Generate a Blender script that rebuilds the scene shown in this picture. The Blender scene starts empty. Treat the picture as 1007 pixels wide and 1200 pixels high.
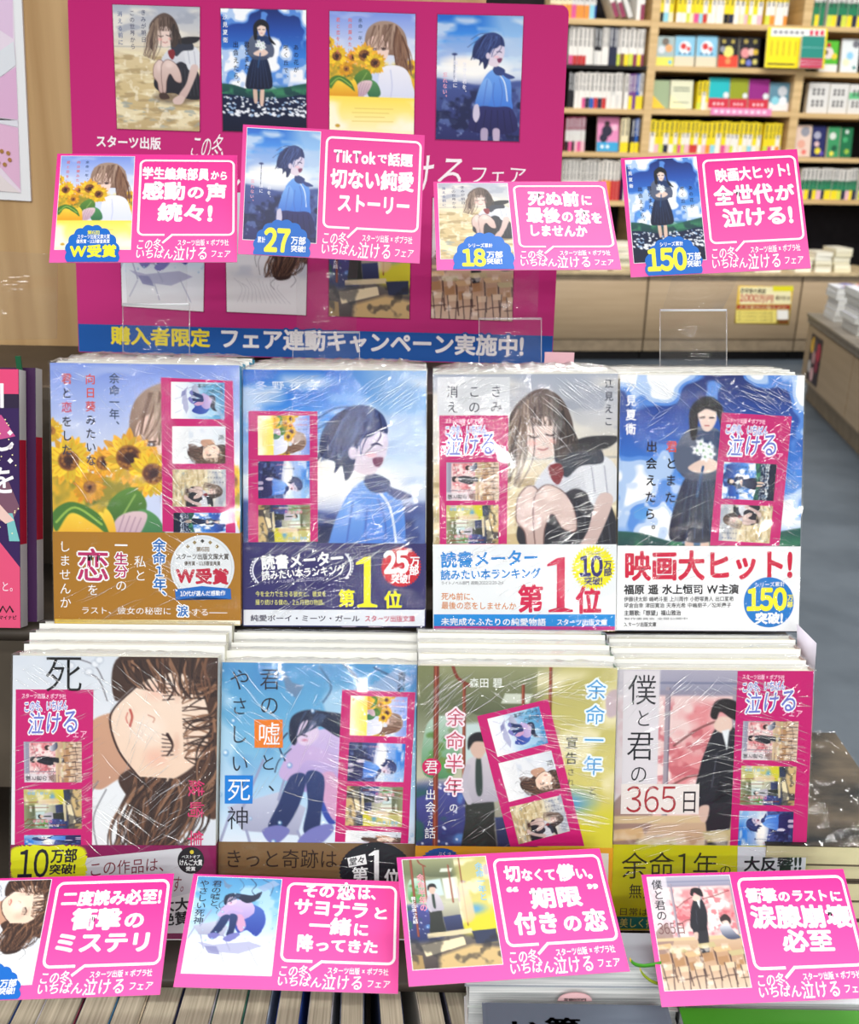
import bpy, math, random
import numpy as np
from mathutils import Matrix, Vector

# ------------------------------------------------------------------ camera, world, lamps, exposure
SC = bpy.context.scene
COL = SC.collection
F, CX, CY = 1150.0, 503.5, 600.0          # focal length in pixels of the 1007x1200 frame
PITCH, ROLL = math.radians(20), math.radians(1.0)
cam_d = bpy.data.cameras.new('camera')
cam_d.sensor_fit = 'VERTICAL'
cam_d.sensor_height = 36.0
cam_d.lens = F * 36.0 / 1200.0
cam_d.clip_start = 0.02
cam_d.dof.use_dof = True
cam_d.dof.focus_distance = 0.56
cam_d.dof.aperture_fstop = 15.0
cam = bpy.data.objects.new('camera', cam_d)
COL.objects.link(cam)
CAMM = Matrix.Rotation(math.pi / 2 - PITCH, 3, 'X') @ Matrix.Rotation(ROLL, 3, 'Z')
cam.matrix_world = CAMM.to_4x4()
SC.camera = cam
SC.view_settings.view_transform = 'Standard'
SC.view_settings.look = 'None'
SC.view_settings.gamma = 1.0
SC.view_settings.exposure = -0.08
SC.view_settings.use_curve_mapping = False

world = bpy.data.worlds.new('store_light')
SC.world = world
world.use_nodes = True
world.node_tree.nodes['Background'].inputs[0].default_value = (0.93, 0.97, 1.0, 1)
world.node_tree.nodes['Background'].inputs[1].default_value = 0.46

def area(name, loc, sx, sy, power, color=(1.0, 0.98, 0.95), aim=None):
    d = bpy.data.lights.new(name, 'AREA')
    d.shape = 'RECTANGLE'; d.size = sx; d.size_y = sy
    d.energy = power; d.color = color
    o = bpy.data.objects.new(name, d)
    COL.objects.link(o)
    o.location = loc
    if aim is not None:
        o.rotation_euler = (Vector(aim) - Vector(loc)).to_track_quat('-Z', 'Y').to_euler()
    return o

CEIL = 1.75
for x, y, p, l in [(-1.5, -3.4, 34, 1.2), (0.0, -3.4, 34, 1.2), (1.5, -3.4, 34, 1.2), (-1.5, -2.2, 27, 1.2), (0.9, -2.3, 30, 1.2), (-0.05, -1.44, 11, 1.2), (1.25, -1.2, 11, 1.2),
                   (0.2, 0.55, 5, 1.2), (-1.2, 1.1, 10, 1.2), (0.55, 1.3, 17, 1.2), (1.7, 1.3, 17, 1.2), (0.6, 2.5, 33, 1.2), (1.9, 2.5, 33, 1.2)]:
    area('ceiling_lamp', (x, y, CEIL), l, 0.12, p)
for x, y, l, w, p in [(0.0, -6.2, 1.3, 0.6, 200), (0.7, -8.0, 0.6, 0.6, 110), (-0.9, -9.5, 1.2, 0.3, 130), (2.6, -8.0, 1.2, 0.3, 130)]:  # unseen far lamps, added and sized to put glare on the shrink film
    area('ceiling_lamp', (x, y, CEIL), l, w, p)

# ------------------------------------------------------------------ small helpers
rnd = random.Random(7)
def V3(a): return Vector(a)
def ray(px, py):
    d = CAMM @ Vector(((px - CX) / F, -(py - CY) / F, -1.0))
    return d
def at_y(px, py, y):
    d = ray(px, py); return d * (y / d.y)
def at_z(px, py, z):
    d = ray(px, py); return d * (z / d.z)

def tag(o, label=None, cat=None, group=None, kind=None):
    if label: o['label'] = label
    if cat: o['category'] = cat
    if group: o['group'] = group
    if kind: o['kind'] = kind
    return o
def empty(name, mat=None, loc=None):
    o = bpy.data.objects.new(name, None)
    o.empty_display_size = 0.02
    COL.objects.link(o)
    if mat is not None: o.matrix_world = mat
    if loc is not None: o.location = loc
    return o

def lin(c):
    c = np.asarray(c, float) / 255.0
    return np.where(c <= 0.04045, c / 12.92, ((c + 0.055) / 1.055) ** 2.4)

class Acc:
    """collects coloured flat shapes, boxes and lettering; build() links them as one mesh"""
    def __init__(s): s.V = []; s.C = []; s.T = []; s.n = 0
    def add(s, v, faces, col):
        v = np.asarray(v, float).reshape(-1, 3)
        col = np.asarray(col, float)
        if col.ndim == 1: col = np.tile(col, (len(v), 1))
        s.V.append(v); s.C.append(col)
        f = np.asarray(faces, int)
        s.T.append(f + s.n); s.n += len(v)
    def flat(s, p2, col, y=0.0):                      # convex polygon, (x,z), counter-clockwise or not
        p2 = np.asarray(p2, float)
        a = np.sum(p2[:, 0] * np.roll(p2[:, 1], -1) - np.roll(p2[:, 0], -1) * p2[:, 1])
        if a < 0: p2 = p2[::-1]; col = np.asarray(col, float)[::-1] if np.ndim(col) == 2 else col
        n = len(p2)
        v = np.stack([p2[:, 0], np.full(n, y), p2[:, 1]], 1)
        s.add(v, [[0, i, i + 1] for i in range(1, n - 1)], col)
    def fan(s, c, p2, col, y=0.0):                    # star-shaped polygon about c
        p2 = np.asarray(p2, float)
        a = np.sum(p2[:, 0] * np.roll(p2[:, 1], -1) - np.roll(p2[:, 0], -1) * p2[:, 1])
        if a < 0: p2 = p2[::-1]
        n = len(p2)
        v = np.zeros((n + 1, 3)); v[0] = (c[0], y, c[1]); v[1:, 0] = p2[:, 0]; v[1:, 1] = y; v[1:, 2] = p2[:, 1]
        s.add(v, [[0, 1 + i, 1 + (i + 1) % n] for i in range(n)], col)
    def stroke(s, pts, w, col, y=0.0, closed=False):
        p = np.asarray(pts, float); n = len(p)
        nxt = np.roll(p, -1, 0); prv = np.roll(p, 1, 0)
        if not closed: nxt[-1] = p[-1]; prv[0] = p[0]
        d = nxt - prv; d /= np.maximum(np.linalg.norm(d, axis=1, keepdims=True), 1e-9)
        nr = np.stack([-d[:, 1], d[:, 0]], 1)
        w = np.broadcast_to(np.asarray(w, float), (n,))[:, None] / 2
        A = p + nr * w; B = p - nr * w
        v = np.zeros((2 * n, 3)); v[:n, 0] = A[:, 0]; v[:n, 2] = A[:, 1]; v[n:, 0] = B[:, 0]; v[n:, 2] = B[:, 1]; v[:, 1] = y
        f = []
        for i in range(n if closed else n - 1):
            j = (i + 1) % n
            f += [[i, n + i, n + j], [i, n + j, j]]
        s.add(v, f, col)
    def box(s, x0, x1, y0, y1, z0, z1, col, front=None, top=None, right=None, left=None):
        P = [(x0, y0, z0), (x1, y0, z0), (x1, y1, z0), (x0, y1, z0), (x0, y0, z1), (x1, y0, z1), (x1, y1, z1), (x0, y1, z1)]
        for q, c in (((0, 1, 5, 4), front), ((1, 2, 6, 5), right), ((2, 3, 7, 6), None), ((3, 0, 4, 7), left), ((4, 5, 6, 7), top), ((3, 2, 1, 0), None)):
            s.add([P[i] for i in q], [[0, 1, 2], [0, 2, 3]], col if c is None else c)
    def grid(s, img, quad, y=0.0):                    # img HxWx3 painted on a quad TL,TR,BR,BL given in (x,z)
        H, W, _ = img.shape
        u = np.linspace(0, 1, W)[None, :]; v = np.linspace(0, 1, H)[:, None]
        q = np.asarray(quad, float)
        P = ((1 - u) * (1 - v))[..., None] * q[0] + (u * (1 - v))[..., None] * q[1] + (u * v)[..., None] * q[2] + ((1 - u) * v)[..., None] * q[3]
        vv = np.zeros((H, W, 3)); vv[..., 0] = P[..., 0]; vv[..., 1] = y; vv[..., 2] = P[..., 1]
        idx = np.arange(H * W).reshape(H, W)
        a = idx[:-1, :-1].ravel(); b = idx[:-1, 1:].ravel(); c = idx[1:, 1:].ravel(); d = idx[1:, :-1].ravel()
        f = np.concatenate([np.stack([a, d, c], 1), np.stack([a, c, b], 1)])
        s.add(vv.reshape(-1, 3), f, img.reshape(-1, 3))
    def build(s, name, mat, parent=None, M=None, smooth=False):
        me = bpy.data.meshes.new(name)
        if s.V:
            v = np.concatenate(s.V); c = np.concatenate(s.C); t = np.concatenate(s.T)
            me.vertices.add(len(v)); me.vertices.foreach_set('co', v.astype(np.float32).ravel())
            me.loops.add(len(t) * 3); me.loops.foreach_set('vertex_index', t.astype(np.int32).ravel())
            me.polygons.add(len(t)); me.polygons.foreach_set('loop_start', np.arange(0, 3 * len(t), 3, dtype=np.int32))
            at = me.color_attributes.new('Col', 'FLOAT_COLOR', 'POINT')
            rgba = np.ones((len(v), 4), np.float32); rgba[:, :3] = lin(np.clip(c, 0, 255))
            at.data.foreach_set('color', rgba.ravel())
            me.update(calc_edges=True)
            if smooth: me.polygons.foreach_set('use_smooth', np.ones(len(t), bool))
        me.materials.append(mat)
        o = bpy.data.objects.new(name, me)
        COL.objects.link(o)
        if parent is not None: o.parent = parent
        if M is not None: o.matrix_world = M
        return o

# ------------------------------------------------------------------ lettering
_gl = {}
_fc = bpy.data.curves.new('letter_source', 'FONT')
_fo = bpy.data.objects.new('letter_source', _fc)
COL.objects.link(_fo)
_fc.size = 1.0; _fc.resolution_u = 3
def glyph(ch, off):
    k = (ch, off)
    if k not in _gl:
        _fc.body = ch; _fc.offset = off
        bpy.context.view_layer.update()
        ev = _fo.evaluated_get(bpy.context.evaluated_depsgraph_get())
        m = ev.to_mesh()
        m.calc_loop_triangles()
        v = np.array([(q.co.x, q.co.y) for q in m.vertices]).reshape(-1, 2)
        t = np.array([tuple(q.vertices) for q in m.loop_triangles], int).reshape(-1, 3)
        if len(t):
            a, b, c = v[t[:, 0]], v[t[:, 1]], v[t[:, 2]]
            cr = (b[:, 0] - a[:, 0]) * (c[:, 1] - a[:, 1]) - (b[:, 1] - a[:, 1]) * (c[:, 0] - a[:, 0])
            t[cr < 0] = t[cr < 0][:, ::-1]
        ev.to_mesh_clear()
        _gl[k] = (v, t)
    return _gl[k]
def adv(ch):
    if ch == ' ': return 0.35
    if '０' <= ch <= '９': return 0.6
    if ord(ch) > 0x2000 and ch not in '“”': return 1.0
    v, t = glyph(ch, 0.0)
    return (v[:, 0].max() + 0.07) if len(v) else 0.4
_ROT = 'ー―〜—'
STEP = 8e-6                                             # each thickening layer lies a hair behind the last
def stamps(off):
    """shifts (em) that thicken a letter by off all round"""
    if off < 0.012: return [(0.0, 0.0)]
    n = 6 if off < 0.03 else 8 if off < 0.07 else 14
    o = [(off * math.cos(2 * math.pi * (k + .5) / n), off * math.sin(2 * math.pi * (k + .5) / n)) for k in range(n)]
    return o + ([(x / 2, q / 2) for x, q in o[::2]] if off > 0.06 else []) + ([(0.0, 0.0)] if off > 0.035 else [])
def htext(A, s, a, b, h, col, off=0.0, y=0.0, skew=0.0, jit=0.0, seed=1):
    """letters from point a to point b (x,z) on their centre line, h tall"""
    s = ''.join(chr(ord(c) + 0xFEE0) if c.isdigit() and c.isascii() else c for c in s)
    a = np.asarray(a, float); b = np.asarray(b, float)
    d = b - a; L = np.linalg.norm(d); ex = d / L; ey = np.array([-ex[1], ex[0]])
    ad = [adv(c) for c in s]; tot = sum(ad)
    sx = L / tot; sy = h / 0.92
    r = random.Random(seed); x = 0.0
    for c, w in zip(s, ad):
        if c != ' ':
            v, t = glyph(c, off if off < 0.012 else 0.0)
            ang, kk, dyj = (r.uniform(-jit, jit), 1 + r.uniform(-jit, jit), r.uniform(-jit, jit)) if jit else (0, 1, 0)
            wide = '０' <= c <= '９'
            for q, (ou, ov) in enumerate(stamps(off) if len(t) else []):
                v2 = v + np.array([ou - (.2 if wide else 0), ov]); lx = (v2[:, 0] + x) * sx; ly = (v2[:, 1] - 0.385 if ord(c) > 0x2000 and not wide else (v2[:, 1] - 0.36) * 1.12) * sy
                if jit:
                    an, k, cx = ang, kk, (x + w / 2) * sx
                    dx, dy = lx - cx, ly
                    lx = cx + k * (dx * math.cos(an) - dy * math.sin(an)); ly = k * (dx * math.sin(an) + dy * math.cos(an)) + dyj * h * 0.4
                lx = lx + skew * ly
                p = a + lx[:, None] * ex + ly[:, None] * ey
                A.add(np.stack([p[:, 0], np.full(len(p), y + q * STEP), p[:, 1]], 1), t, col)
        x += w
def vtext(A, s, a, b, w, cols, off=0.0, y=0.0):
    """letters stacked from point a (top) to b (bottom), each w wide; cols one colour or one per letter"""
    a = np.asarray(a, float); b = np.asarray(b, float)
    d = (b - a) / len(s); L = np.linalg.norm(d); ey = -d / L; ex = np.array([ey[1], -ey[0]])
    for i, c in enumerate(s):
        v, t = glyph(c, off if off < 0.012 else 0.0)
        if not len(t): continue
        col = cols[i] if np.ndim(cols[0]) else cols
        m = a + d * (i + 0.5)
        for q, (ou, ov) in enumerate(stamps(off)):
            lx = v[:, 0] - 0.5 + ou; ly = v[:, 1] - 0.385 + ov
            if c in '、。': lx = lx + 0.62; ly = ly + 0.58
            elif c in _ROT: lx, ly = ly, -lx
            p = m + (lx * w)[:, None] * ex + (ly * min(w * 1.05, L * 1.02))[:, None] * ey
            A.add(np.stack([p[:, 0], np.full(len(p), y + q * STEP), p[:, 1]], 1), t, col)

class Homog:
    """maps photo pixels on a flat sheet to the sheet's own (x,z)"""
    def __init__(s, px, loc):
        M = []; r = []
        for (u, v), (x, z) in zip(px, loc):
            M.append([u, v, 1, 0, 0, 0, -x * u, -x * v]); r.append(x)
            M.append([0, 0, 0, u, v, 1, -z * u, -z * v]); r.append(z)
        s.h = np.append(np.linalg.solve(np.array(M, float), np.array(r, float)), 1).reshape(3, 3)
    def __call__(s, u, v):
        p = s.h @ np.array([u, v, 1.0]); return p[:2] / p[2]
    def H(s, x0, y0, x1, y1, h):                      # centre line end points and local height
        a, b = s(x0, y0), s(x1, y1); mx, my = (x0 + x1) / 2, (y0 + y1) / 2
        t, q = s(mx, my - h / 2), s(mx, my + h / 2)
        return a, b, abs(t[1] - q[1])
    def W(s, x0, y0, x1, y1, w):
        a, b = s(x0, y0), s(x1, y1); mx, my = (x0 + x1) / 2, (y0 + y1) / 2
        l, q = s(mx - w / 2, my), s(mx + w / 2, my)
        return a, b, abs(q[0] - l[0])
    def quad(s, pts): return [s(*p) for p in pts]
def one_shape(H, x0, y0, x1, y1):                     # a heavy serifed figure one
    P = lambda u, v: H(x0 + (x1 - x0) * u, y0 + (y1 - y0) * v)
    return [[P(.36, .02), P(.66, 0), P(.66, .94), P(.36, .94)], [P(.36, .02), P(.36, .14), P(0, .17), P(0, .13)],
            [P(.06, 1), P(.06, .96), P(.36, .92), P(.66, .92), P(.97, .96), P(.97, 1)]]
def burst(n, r0, r1, cx, cy, H, sx=1.0):
    return [H(cx + sx * (r1 if i % 2 == 0 else r0) * math.cos(math.pi * i / n), cy + (r1 if i % 2 == 0 else r0) * math.sin(math.pi * i / n)) for i in range(2 * n)]
def scallop(n, r, d, cx, cy, H):
    k = n * 6
    return [H(cx + (r - d + d * abs(math.sin(n * math.pi * i / k))) * math.cos(2 * math.pi * i / k), cy + (r - d + d * abs(math.sin(n * math.pi * i / k))) * math.sin(2 * math.pi * i / k)) for i in range(k)]
def clip_z(poly, z0):
    out = []; n = len(poly)
    for i in range(n):
        a, b = np.array(poly[i]), np.array(poly[(i + 1) % n])
        if a[1] >= z0: out.append(a)
        if (a[1] >= z0) != (b[1] >= z0): t = (z0 - a[1]) / (b[1] - a[1]); out.append(a + t * (b - a))
    return out
def clip_x(poly, x0):
    return [(p[1], p[0]) for p in clip_z([(q[1], q[0]) for q in poly], x0)]

# ------------------------------------------------------------------ materials
def nodes(name):
    m = bpy.data.materials.new(name); m.use_nodes = True
    nt = m.node_tree; return m, nt, nt.nodes['Principled BSDF']
def print_mat(name, rough=0.45, spec=0.3, bump=0.0, scale=200):
    m, nt, b = nodes(name)
    a = nt.nodes.new('ShaderNodeVertexColor'); a.layer_name = 'Col'
    nt.links.new(a.outputs[0], b.inputs['Base Color'])
    b.inputs['Roughness'].default_value = rough; b.inputs['Specular IOR Level'].default_value = spec
    if bump:
        t = nt.nodes.new('ShaderNodeTexCoord'); n = nt.nodes.new('ShaderNodeTexNoise'); n.inputs['Scale'].default_value = scale
        u = nt.nodes.new('ShaderNodeBump'); u.inputs['Strength'].default_value = bump; u.inputs['Distance'].default_value = 0.0005
        nt.links.new(t.outputs['Object'], n.inputs['Vector']); nt.links.new(n.outputs[0], u.inputs['Height']); nt.links.new(u.outputs[0], b.inputs['Normal'])
    return m
def noise_mat(name, c0, c1, scale=(20, 20, 20), rough=0.5, spec=0.3, detail=4, bump=0.0, lo=0.35, hi=0.65):
    m, nt, b = nodes(name)
    t = nt.nodes.new('ShaderNodeTexCoord'); mp = nt.nodes.new('ShaderNodeMapping'); mp.inputs['Scale'].default_value = scale
    n = nt.nodes.new('ShaderNodeTexNoise'); n.inputs['Scale'].default_value = 1.0; n.inputs['Detail'].default_value = detail
    r = nt.nodes.new('ShaderNodeValToRGB')
    r.color_ramp.elements[0].position = lo; r.color_ramp.elements[1].position = hi
    r.color_ramp.elements[0].color = (*lin(c0), 1); r.color_ramp.elements[1].color = (*lin(c1), 1)
    L = nt.links.new
    L(t.outputs['Object'], mp.inputs[0]); L(mp.outputs[0], n.inputs['Vector']); L(n.outputs[0], r.inputs[0]); L(r.outputs[0], b.inputs['Base Color'])
    b.inputs['Roughness'].default_value = rough; b.inputs['Specular IOR Level'].default_value = spec
    if bump:
        u = nt.nodes.new('ShaderNodeBump'); u.inputs['Strength'].default_value = bump; u.inputs['Distance'].default_value = 0.001
        L(n.outputs[0], u.inputs['Height']); L(u.outputs[0], b.inputs['Normal'])
    return m
def film_mat(name, fine=420, along=26, turn=32, fac=0.034, rough=0.05, strength=0.6, haze=0.0, dist=0.002, edge=0.35, axis='Y'):
    """thin clear film: see-through, a weak even gloss that grows at grazing angles, crinkled in slanting streaks"""
    m, nt, b = nodes(name); nt.nodes.remove(b); out = nt.nodes['Material Output']; L = nt.links.new; N = nt.nodes.new
    t = N('ShaderNodeTexCoord')
    warp = N('ShaderNodeTexNoise'); warp.inputs['Scale'].default_value = 14; L(t.outputs['Object'], warp.inputs['Vector'])
    wv = N('ShaderNodeVectorMath'); wv.operation = 'MULTIPLY_ADD'; wv.inputs[1].default_value = (.03, .03, .03); L(warp.outputs['Color'], wv.inputs[0]); L(t.outputs['Object'], wv.inputs[2])
    rt = N('ShaderNodeMapping'); rt.inputs['Rotation'].default_value = (0, math.radians(turn), 0) if axis == 'Y' else (0, 0, math.radians(turn)); L(wv.outputs[0], rt.inputs[0])
    sc = N('ShaderNodeMapping'); sc.inputs['Scale'].default_value = (along, fine, fine) if axis == 'Y' else (along, fine, fine); L(rt.outputs[0], sc.inputs[0])
    n = N('ShaderNodeTexNoise'); n.inputs['Scale'].default_value = 1; n.inputs['Detail'].default_value = 2; L(sc.outputs[0], n.inputs['Vector'])
    msk = N('ShaderNodeTexNoise'); msk.inputs['Scale'].default_value = 28; msk.inputs['Detail'].default_value = 1; L(t.outputs['Object'], msk.inputs['Vector'])
    mr = N('ShaderNodeMapRange'); mr.inputs[1].default_value = .42; mr.inputs[2].default_value = .62; mr.inputs[3].default_value = .0; mr.inputs[4].default_value = 1; L(msk.outputs[0], mr.inputs[0])
    mu = N('ShaderNodeMath'); mu.operation = 'MULTIPLY'; mu.inputs[1].default_value = strength; L(mr.outputs[0], mu.inputs[0])
    u = N('ShaderNodeBump'); u.inputs['Distance'].default_value = dist; L(mu.outputs[0], u.inputs['Strength']); L(n.outputs[0], u.inputs['Height'])
    g = N('ShaderNodeBsdfGlossy'); g.inputs['Roughness'].default_value = rough; L(u.outputs[0], g.inputs['Normal'])
    tr = N('ShaderNodeBsdfTransparent'); tr.inputs[0].default_value = (0.99, 0.99, 0.99, 1)
    df = N('ShaderNodeBsdfDiffuse'); df.inputs[0].default_value = (0.9, 0.92, 0.95, 1)
    m1 = N('ShaderNodeMixShader'); m1.inputs[0].default_value = haze; L(tr.outputs[0], m1.inputs[1]); L(df.outputs[0], m1.inputs[2])
    lw = N('ShaderNodeLayerWeight'); lw.inputs[0].default_value = .5
    pw = N('ShaderNodeMath'); pw.operation = 'POWER'; pw.inputs[1].default_value = 4; L(lw.outputs['Facing'], pw.inputs[0])
    ad = N('ShaderNodeMath'); ad.operation = 'MULTIPLY_ADD'; ad.inputs[1].default_value = edge; ad.inputs[2].default_value = fac; L(pw.outputs[0], ad.inputs[0])
    m2 = N('ShaderNodeMixShader'); L(ad.outputs[0], m2.inputs[0]); L(m1.outputs[0], m2.inputs[1]); L(g.outputs[0], m2.inputs[2]); L(m2.outputs[0], out.inputs[0])
    return m
def page_mat(name, c0, c1, axis_scale):
    return noise_mat(name, c0, c1, axis_scale, rough=0.8, spec=0.1, detail=3, bump=0.3, lo=0.3, hi=0.7)
M_PRINT = print_mat('printed_paper', 0.5, 0.2)
M_CARD = print_mat('coated_card', 0.38, 0.4)
M_POSTER = print_mat('poster_board_print', 0.55, 0.2, bump=0.05, scale=250)
M_SMALL = print_mat('far_book_print', 0.5, 0.3)
M_PAGE = page_mat('page_edges', (205, 200, 178), (250, 246, 228), (25, 1100, 25))
M_PAGEF = page_mat('page_edges_of_upright_books', (158, 150, 130), (204, 196, 172), (900, 14, 900))
M_PAGEM = page_mat('magazine_page_edges', (165, 170, 172), (240, 242, 240), (10, 10, 900))
M_FILM = film_mat('shrink_film')
M_CREASE = film_mat('film_crease', 900, 900, 0, 0.30, 0.18, 0.3, 0.16, 0.001, 0.4)
M_FILMTOP = film_mat('crumpled_film', 260, 90, 20, 0.14, 0.16, 1.0, 0.10, 0.004)
M_CLEDGE = film_mat('clear_acrylic_side', 3, 3, 0, 0.10, 0.1, 0.0, 0.22, 0.001, 0.3)
M_CLEAR = film_mat('clear_acrylic', 3, 3, 0, 0.022, 0.05, 0.0, 0.012, 0.001, 0.3)
def solid(name, c, rough=0.5, spec=0.3, dv=0.06):
    a = [max(0, q * (1 - dv)) for q in c]; b = [min(255, q * (1 + dv)) for q in c]
    return noise_mat(name, a, b, (30, 30, 30), rough, spec, 3)
M_EDGE = solid('light_caught_acrylic_edge', (225, 232, 236), 0.2, 0.6)  # whitish colour paints in the light caught along the acrylic bend
# ------------------------------------------------------------------ painted cover pictures (plain stand-in drawings)
def cat(p, n=7, closed=True):
    p = np.asarray(p, float); N = len(p); out = []
    for i in range(N if closed else N - 1):
        if closed: a, b, c, d = p[i - 1], p[i], p[(i + 1) % N], p[(i + 2) % N]
        else: a, b, c, d = p[max(i - 1, 0)], p[i], p[i + 1], p[min(i + 2, N - 1)]
        for k in range(n):
            t = k / n
            out.append(0.5 * (2 * b + (c - a) * t + (2 * a - 5 * b + 4 * c - d) * t * t + (3 * b - a - 3 * c + d) * t ** 3))
    if not closed: out.append(p[-1])
    return np.array(out)
class Cv:
    ASP = 1.41
    def __init__(s, W=200):
        s.W = W; s.Hh = int(W * s.ASP)
        s.x = (np.arange(W) + .5) / W; s.y = (np.arange(s.Hh) + .5) / W
        s.X, s.Y = np.meshgrid(s.x, s.y); s.c = np.full((s.Hh, W, 3), 255.0); s.e = 1.0 / W
    def _mix(s, m, col, sl=(slice(None), slice(None))):
        q = s.c[sl]; q += (np.asarray(col, float) - q) * m[..., None]
    def grad(s, stops):
        ys = [t[0] for t in stops]
        for k in range(3): s.c[..., k] = np.interp(s.Y, ys, [t[1][k] for t in stops])
    def bb(s, x0, x1, y0, y1):
        i0, i1 = np.searchsorted(s.x, [x0, x1]); j0, j1 = np.searchsorted(s.y, [y0, y1])
        return slice(j0, j1), slice(i0, i1)
    def poly(s, p, col, a=1.0, sm=True, soft=0.008):
        p = cat(p) if sm else np.asarray(p, float)
        g = soft + s.e
        sl = s.bb(p[:, 0].min() - g, p[:, 0].max() + g, p[:, 1].min() - g, p[:, 1].max() + g)
        X, Y = s.X[sl], s.Y[sl]
        if X.size == 0: return
        D = np.full(X.shape, 9.0); ins = np.zeros(X.shape, bool)
        q = np.roll(p, -1, 0)
        for (ax, ay), (bx, by) in zip(p, q):
            dx, dy = bx - ax, by - ay; l = dx * dx + dy * dy + 1e-12
            t = np.clip(((X - ax) * dx + (Y - ay) * dy) / l, 0, 1)
            D = np.minimum(D, (X - ax - t * dx) ** 2 + (Y - ay - t * dy) ** 2)
            if (ay > Y.min() or by > Y.min()):
                cr = ((ay > Y) != (by > Y)) & (X < dx * (Y - ay) / (dy + 1e-12) + ax)
                ins ^= cr
        D = np.sqrt(D) * np.where(ins, -1, 1)
        m = np.clip(.5 - D / max(soft, s.e), 0, 1) * a
        if np.ndim(col[0]):
            t = np.clip((Y - p[:, 1].min()) / (np.ptp(p[:, 1]) + 1e-9), 0, 1)[..., None]
            col = np.asarray(col[0], float) * (1 - t) + np.asarray(col[1], float) * t
        s._mix(m, col, sl)
    def ell(s, cx, cy, rx, ry, col, rot=0, a=1.0, soft=0.01):
        r = max(rx, ry) + soft; sl = s.bb(cx - r, cx + r, cy - r, cy + r)
        X, Y = s.X[sl] - cx, s.Y[sl] - cy
        if X.size == 0: return
        c, n = math.cos(rot), math.sin(rot)
        d = (np.sqrt(((X * c + Y * n) / rx) ** 2 + ((-X * n + Y * c) / ry) ** 2) - 1) * min(rx, ry)
        s._mix(np.clip(.5 - d / max(soft, s.e), 0, 1) * a, col, sl)
    def line(s, p, w, col, a=1.0, sm=True, w1=None):
        p = cat(p, 6, False) if sm and len(p) > 2 else np.asarray(p, float)
        n = len(p); w1 = w if w1 is None else w1
        g = max(w, w1) + s.e * 2
        sl = s.bb(p[:, 0].min() - g, p[:, 0].max() + g, p[:, 1].min() - g, p[:, 1].max() + g)
        X, Y = s.X[sl], s.Y[sl]
        if X.size == 0: return
        D = np.full(X.shape, 9.0)
        for i in range(n - 1):
            (ax, ay), (bx, by) = p[i], p[i + 1]
            dx, dy = bx - ax, by - ay; l = dx * dx + dy * dy + 1e-12
            t = np.clip(((X - ax) * dx + (Y - ay) * dy) / l, 0, 1)
            ww = (w + (w1 - w) * (i + t) / (n - 1)) / 2
            D = np.minimum(D, np.hypot(X - ax - t * dx, Y - ay - t * dy) - ww)
        s._mix(np.clip(.5 - D / s.e, 0, 1) * a, col, sl)
    def nz(s, fx, fy, seed):
        r = np.random.RandomState(seed); g = r.rand(int(fy * s.ASP) + 3, int(fx) + 3)
        u, v = s.X * fx, s.Y * fy; i, j = u.astype(int), v.astype(int); a, b = u - i, v - j
        a = a * a * (3 - 2 * a); b = b * b * (3 - 2 * b)
        return (g[j, i] * (1 - a) + g[j, i + 1] * a) * (1 - b) + (g[j + 1, i] * (1 - a) + g[j + 1, i + 1] * a) * b
    def fbm(s, f, seed, k=1.0): return (s.nz(f, f * k, seed) + .5 * s.nz(2 * f, 2 * f * k, seed + 1) + .25 * s.nz(4 * f, 4 * f * k, seed + 2)) / 1.75
    def patch(s, n, lo, hi, col, y0, y1, a=1.0, fe=0.06):
        m = np.clip((n - lo) / (hi - lo), 0, 1) * np.clip((s.Y - y0) / fe, 0, 1) * np.clip((y1 - s.Y) / fe, 0, 1) * a
        s._mix(m, col)
    def hair(s, roots, tips, n, w, cols, seed=1, a=.8, bend=0.05):
        r = random.Random(seed)
        for i in range(n):
            t = r.random(); A = np.array(roots[0]) * (1 - t) + np.array(roots[1]) * t; u = min(1, max(0, t + r.uniform(-.15, .15)))
            B = np.array(tips[0]) * (1 - u) + np.array(tips[1]) * u; m = (A + B) / 2 + np.array([r.uniform(-bend, bend), r.uniform(-bend, bend)])
            s.line([A, m, B], w, cols[i % len(cols)], a, True, w * .3)

def sunflower(c, x, y, r, rc, seed=1, yl=(250, 205, 50)):
    q = random.Random(seed)
    for ly in range(2):
        n = 17
        for i in range(n):
            an = 2 * math.pi * (i + .5 * ly) / n + q.uniform(-.1, .1); L = r * q.uniform(.82, 1.05) * (1 - .12 * ly)
            ca, sa = math.cos(an), math.sin(an); w = r * .17
            k = q.uniform(.82, 1.05)
            col = (min(255, yl[0] * k), yl[1] * k * (.9 if ly == 0 else 1.02), yl[2] * k)
            c.poly([(x + ca * rc * .5, y + sa * rc * .5), (x + ca * L * .55 - sa * w, y + sa * L * .55 + ca * w), (x + ca * L, y + sa * L), (x + ca * L * .55 + sa * w, y + sa * L * .55 - ca * w)], col, 1, True, .006)
            c.line([(x + ca * rc, y + sa * rc), (x + ca * L * .8, y + sa * L * .8)], .006, (215, 140, 20), .6)
    c.ell(x, y, rc * 1.12, rc * 1.08, (150, 95, 45)); c.ell(x, y, rc * .95, rc * .9, (95, 55, 40)); c.ell(x + rc * .1, y + rc * .05, rc * .55, rc * .5, (60, 35, 35), soft=.02)
    for i in range(26):
        an = q.uniform(0, 6.3); d = rc * q.uniform(.55, 1.05); c.ell(x + d * math.cos(an), y + d * math.sin(an), .006, .006, (180, 120, 55), a=.8)

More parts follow.
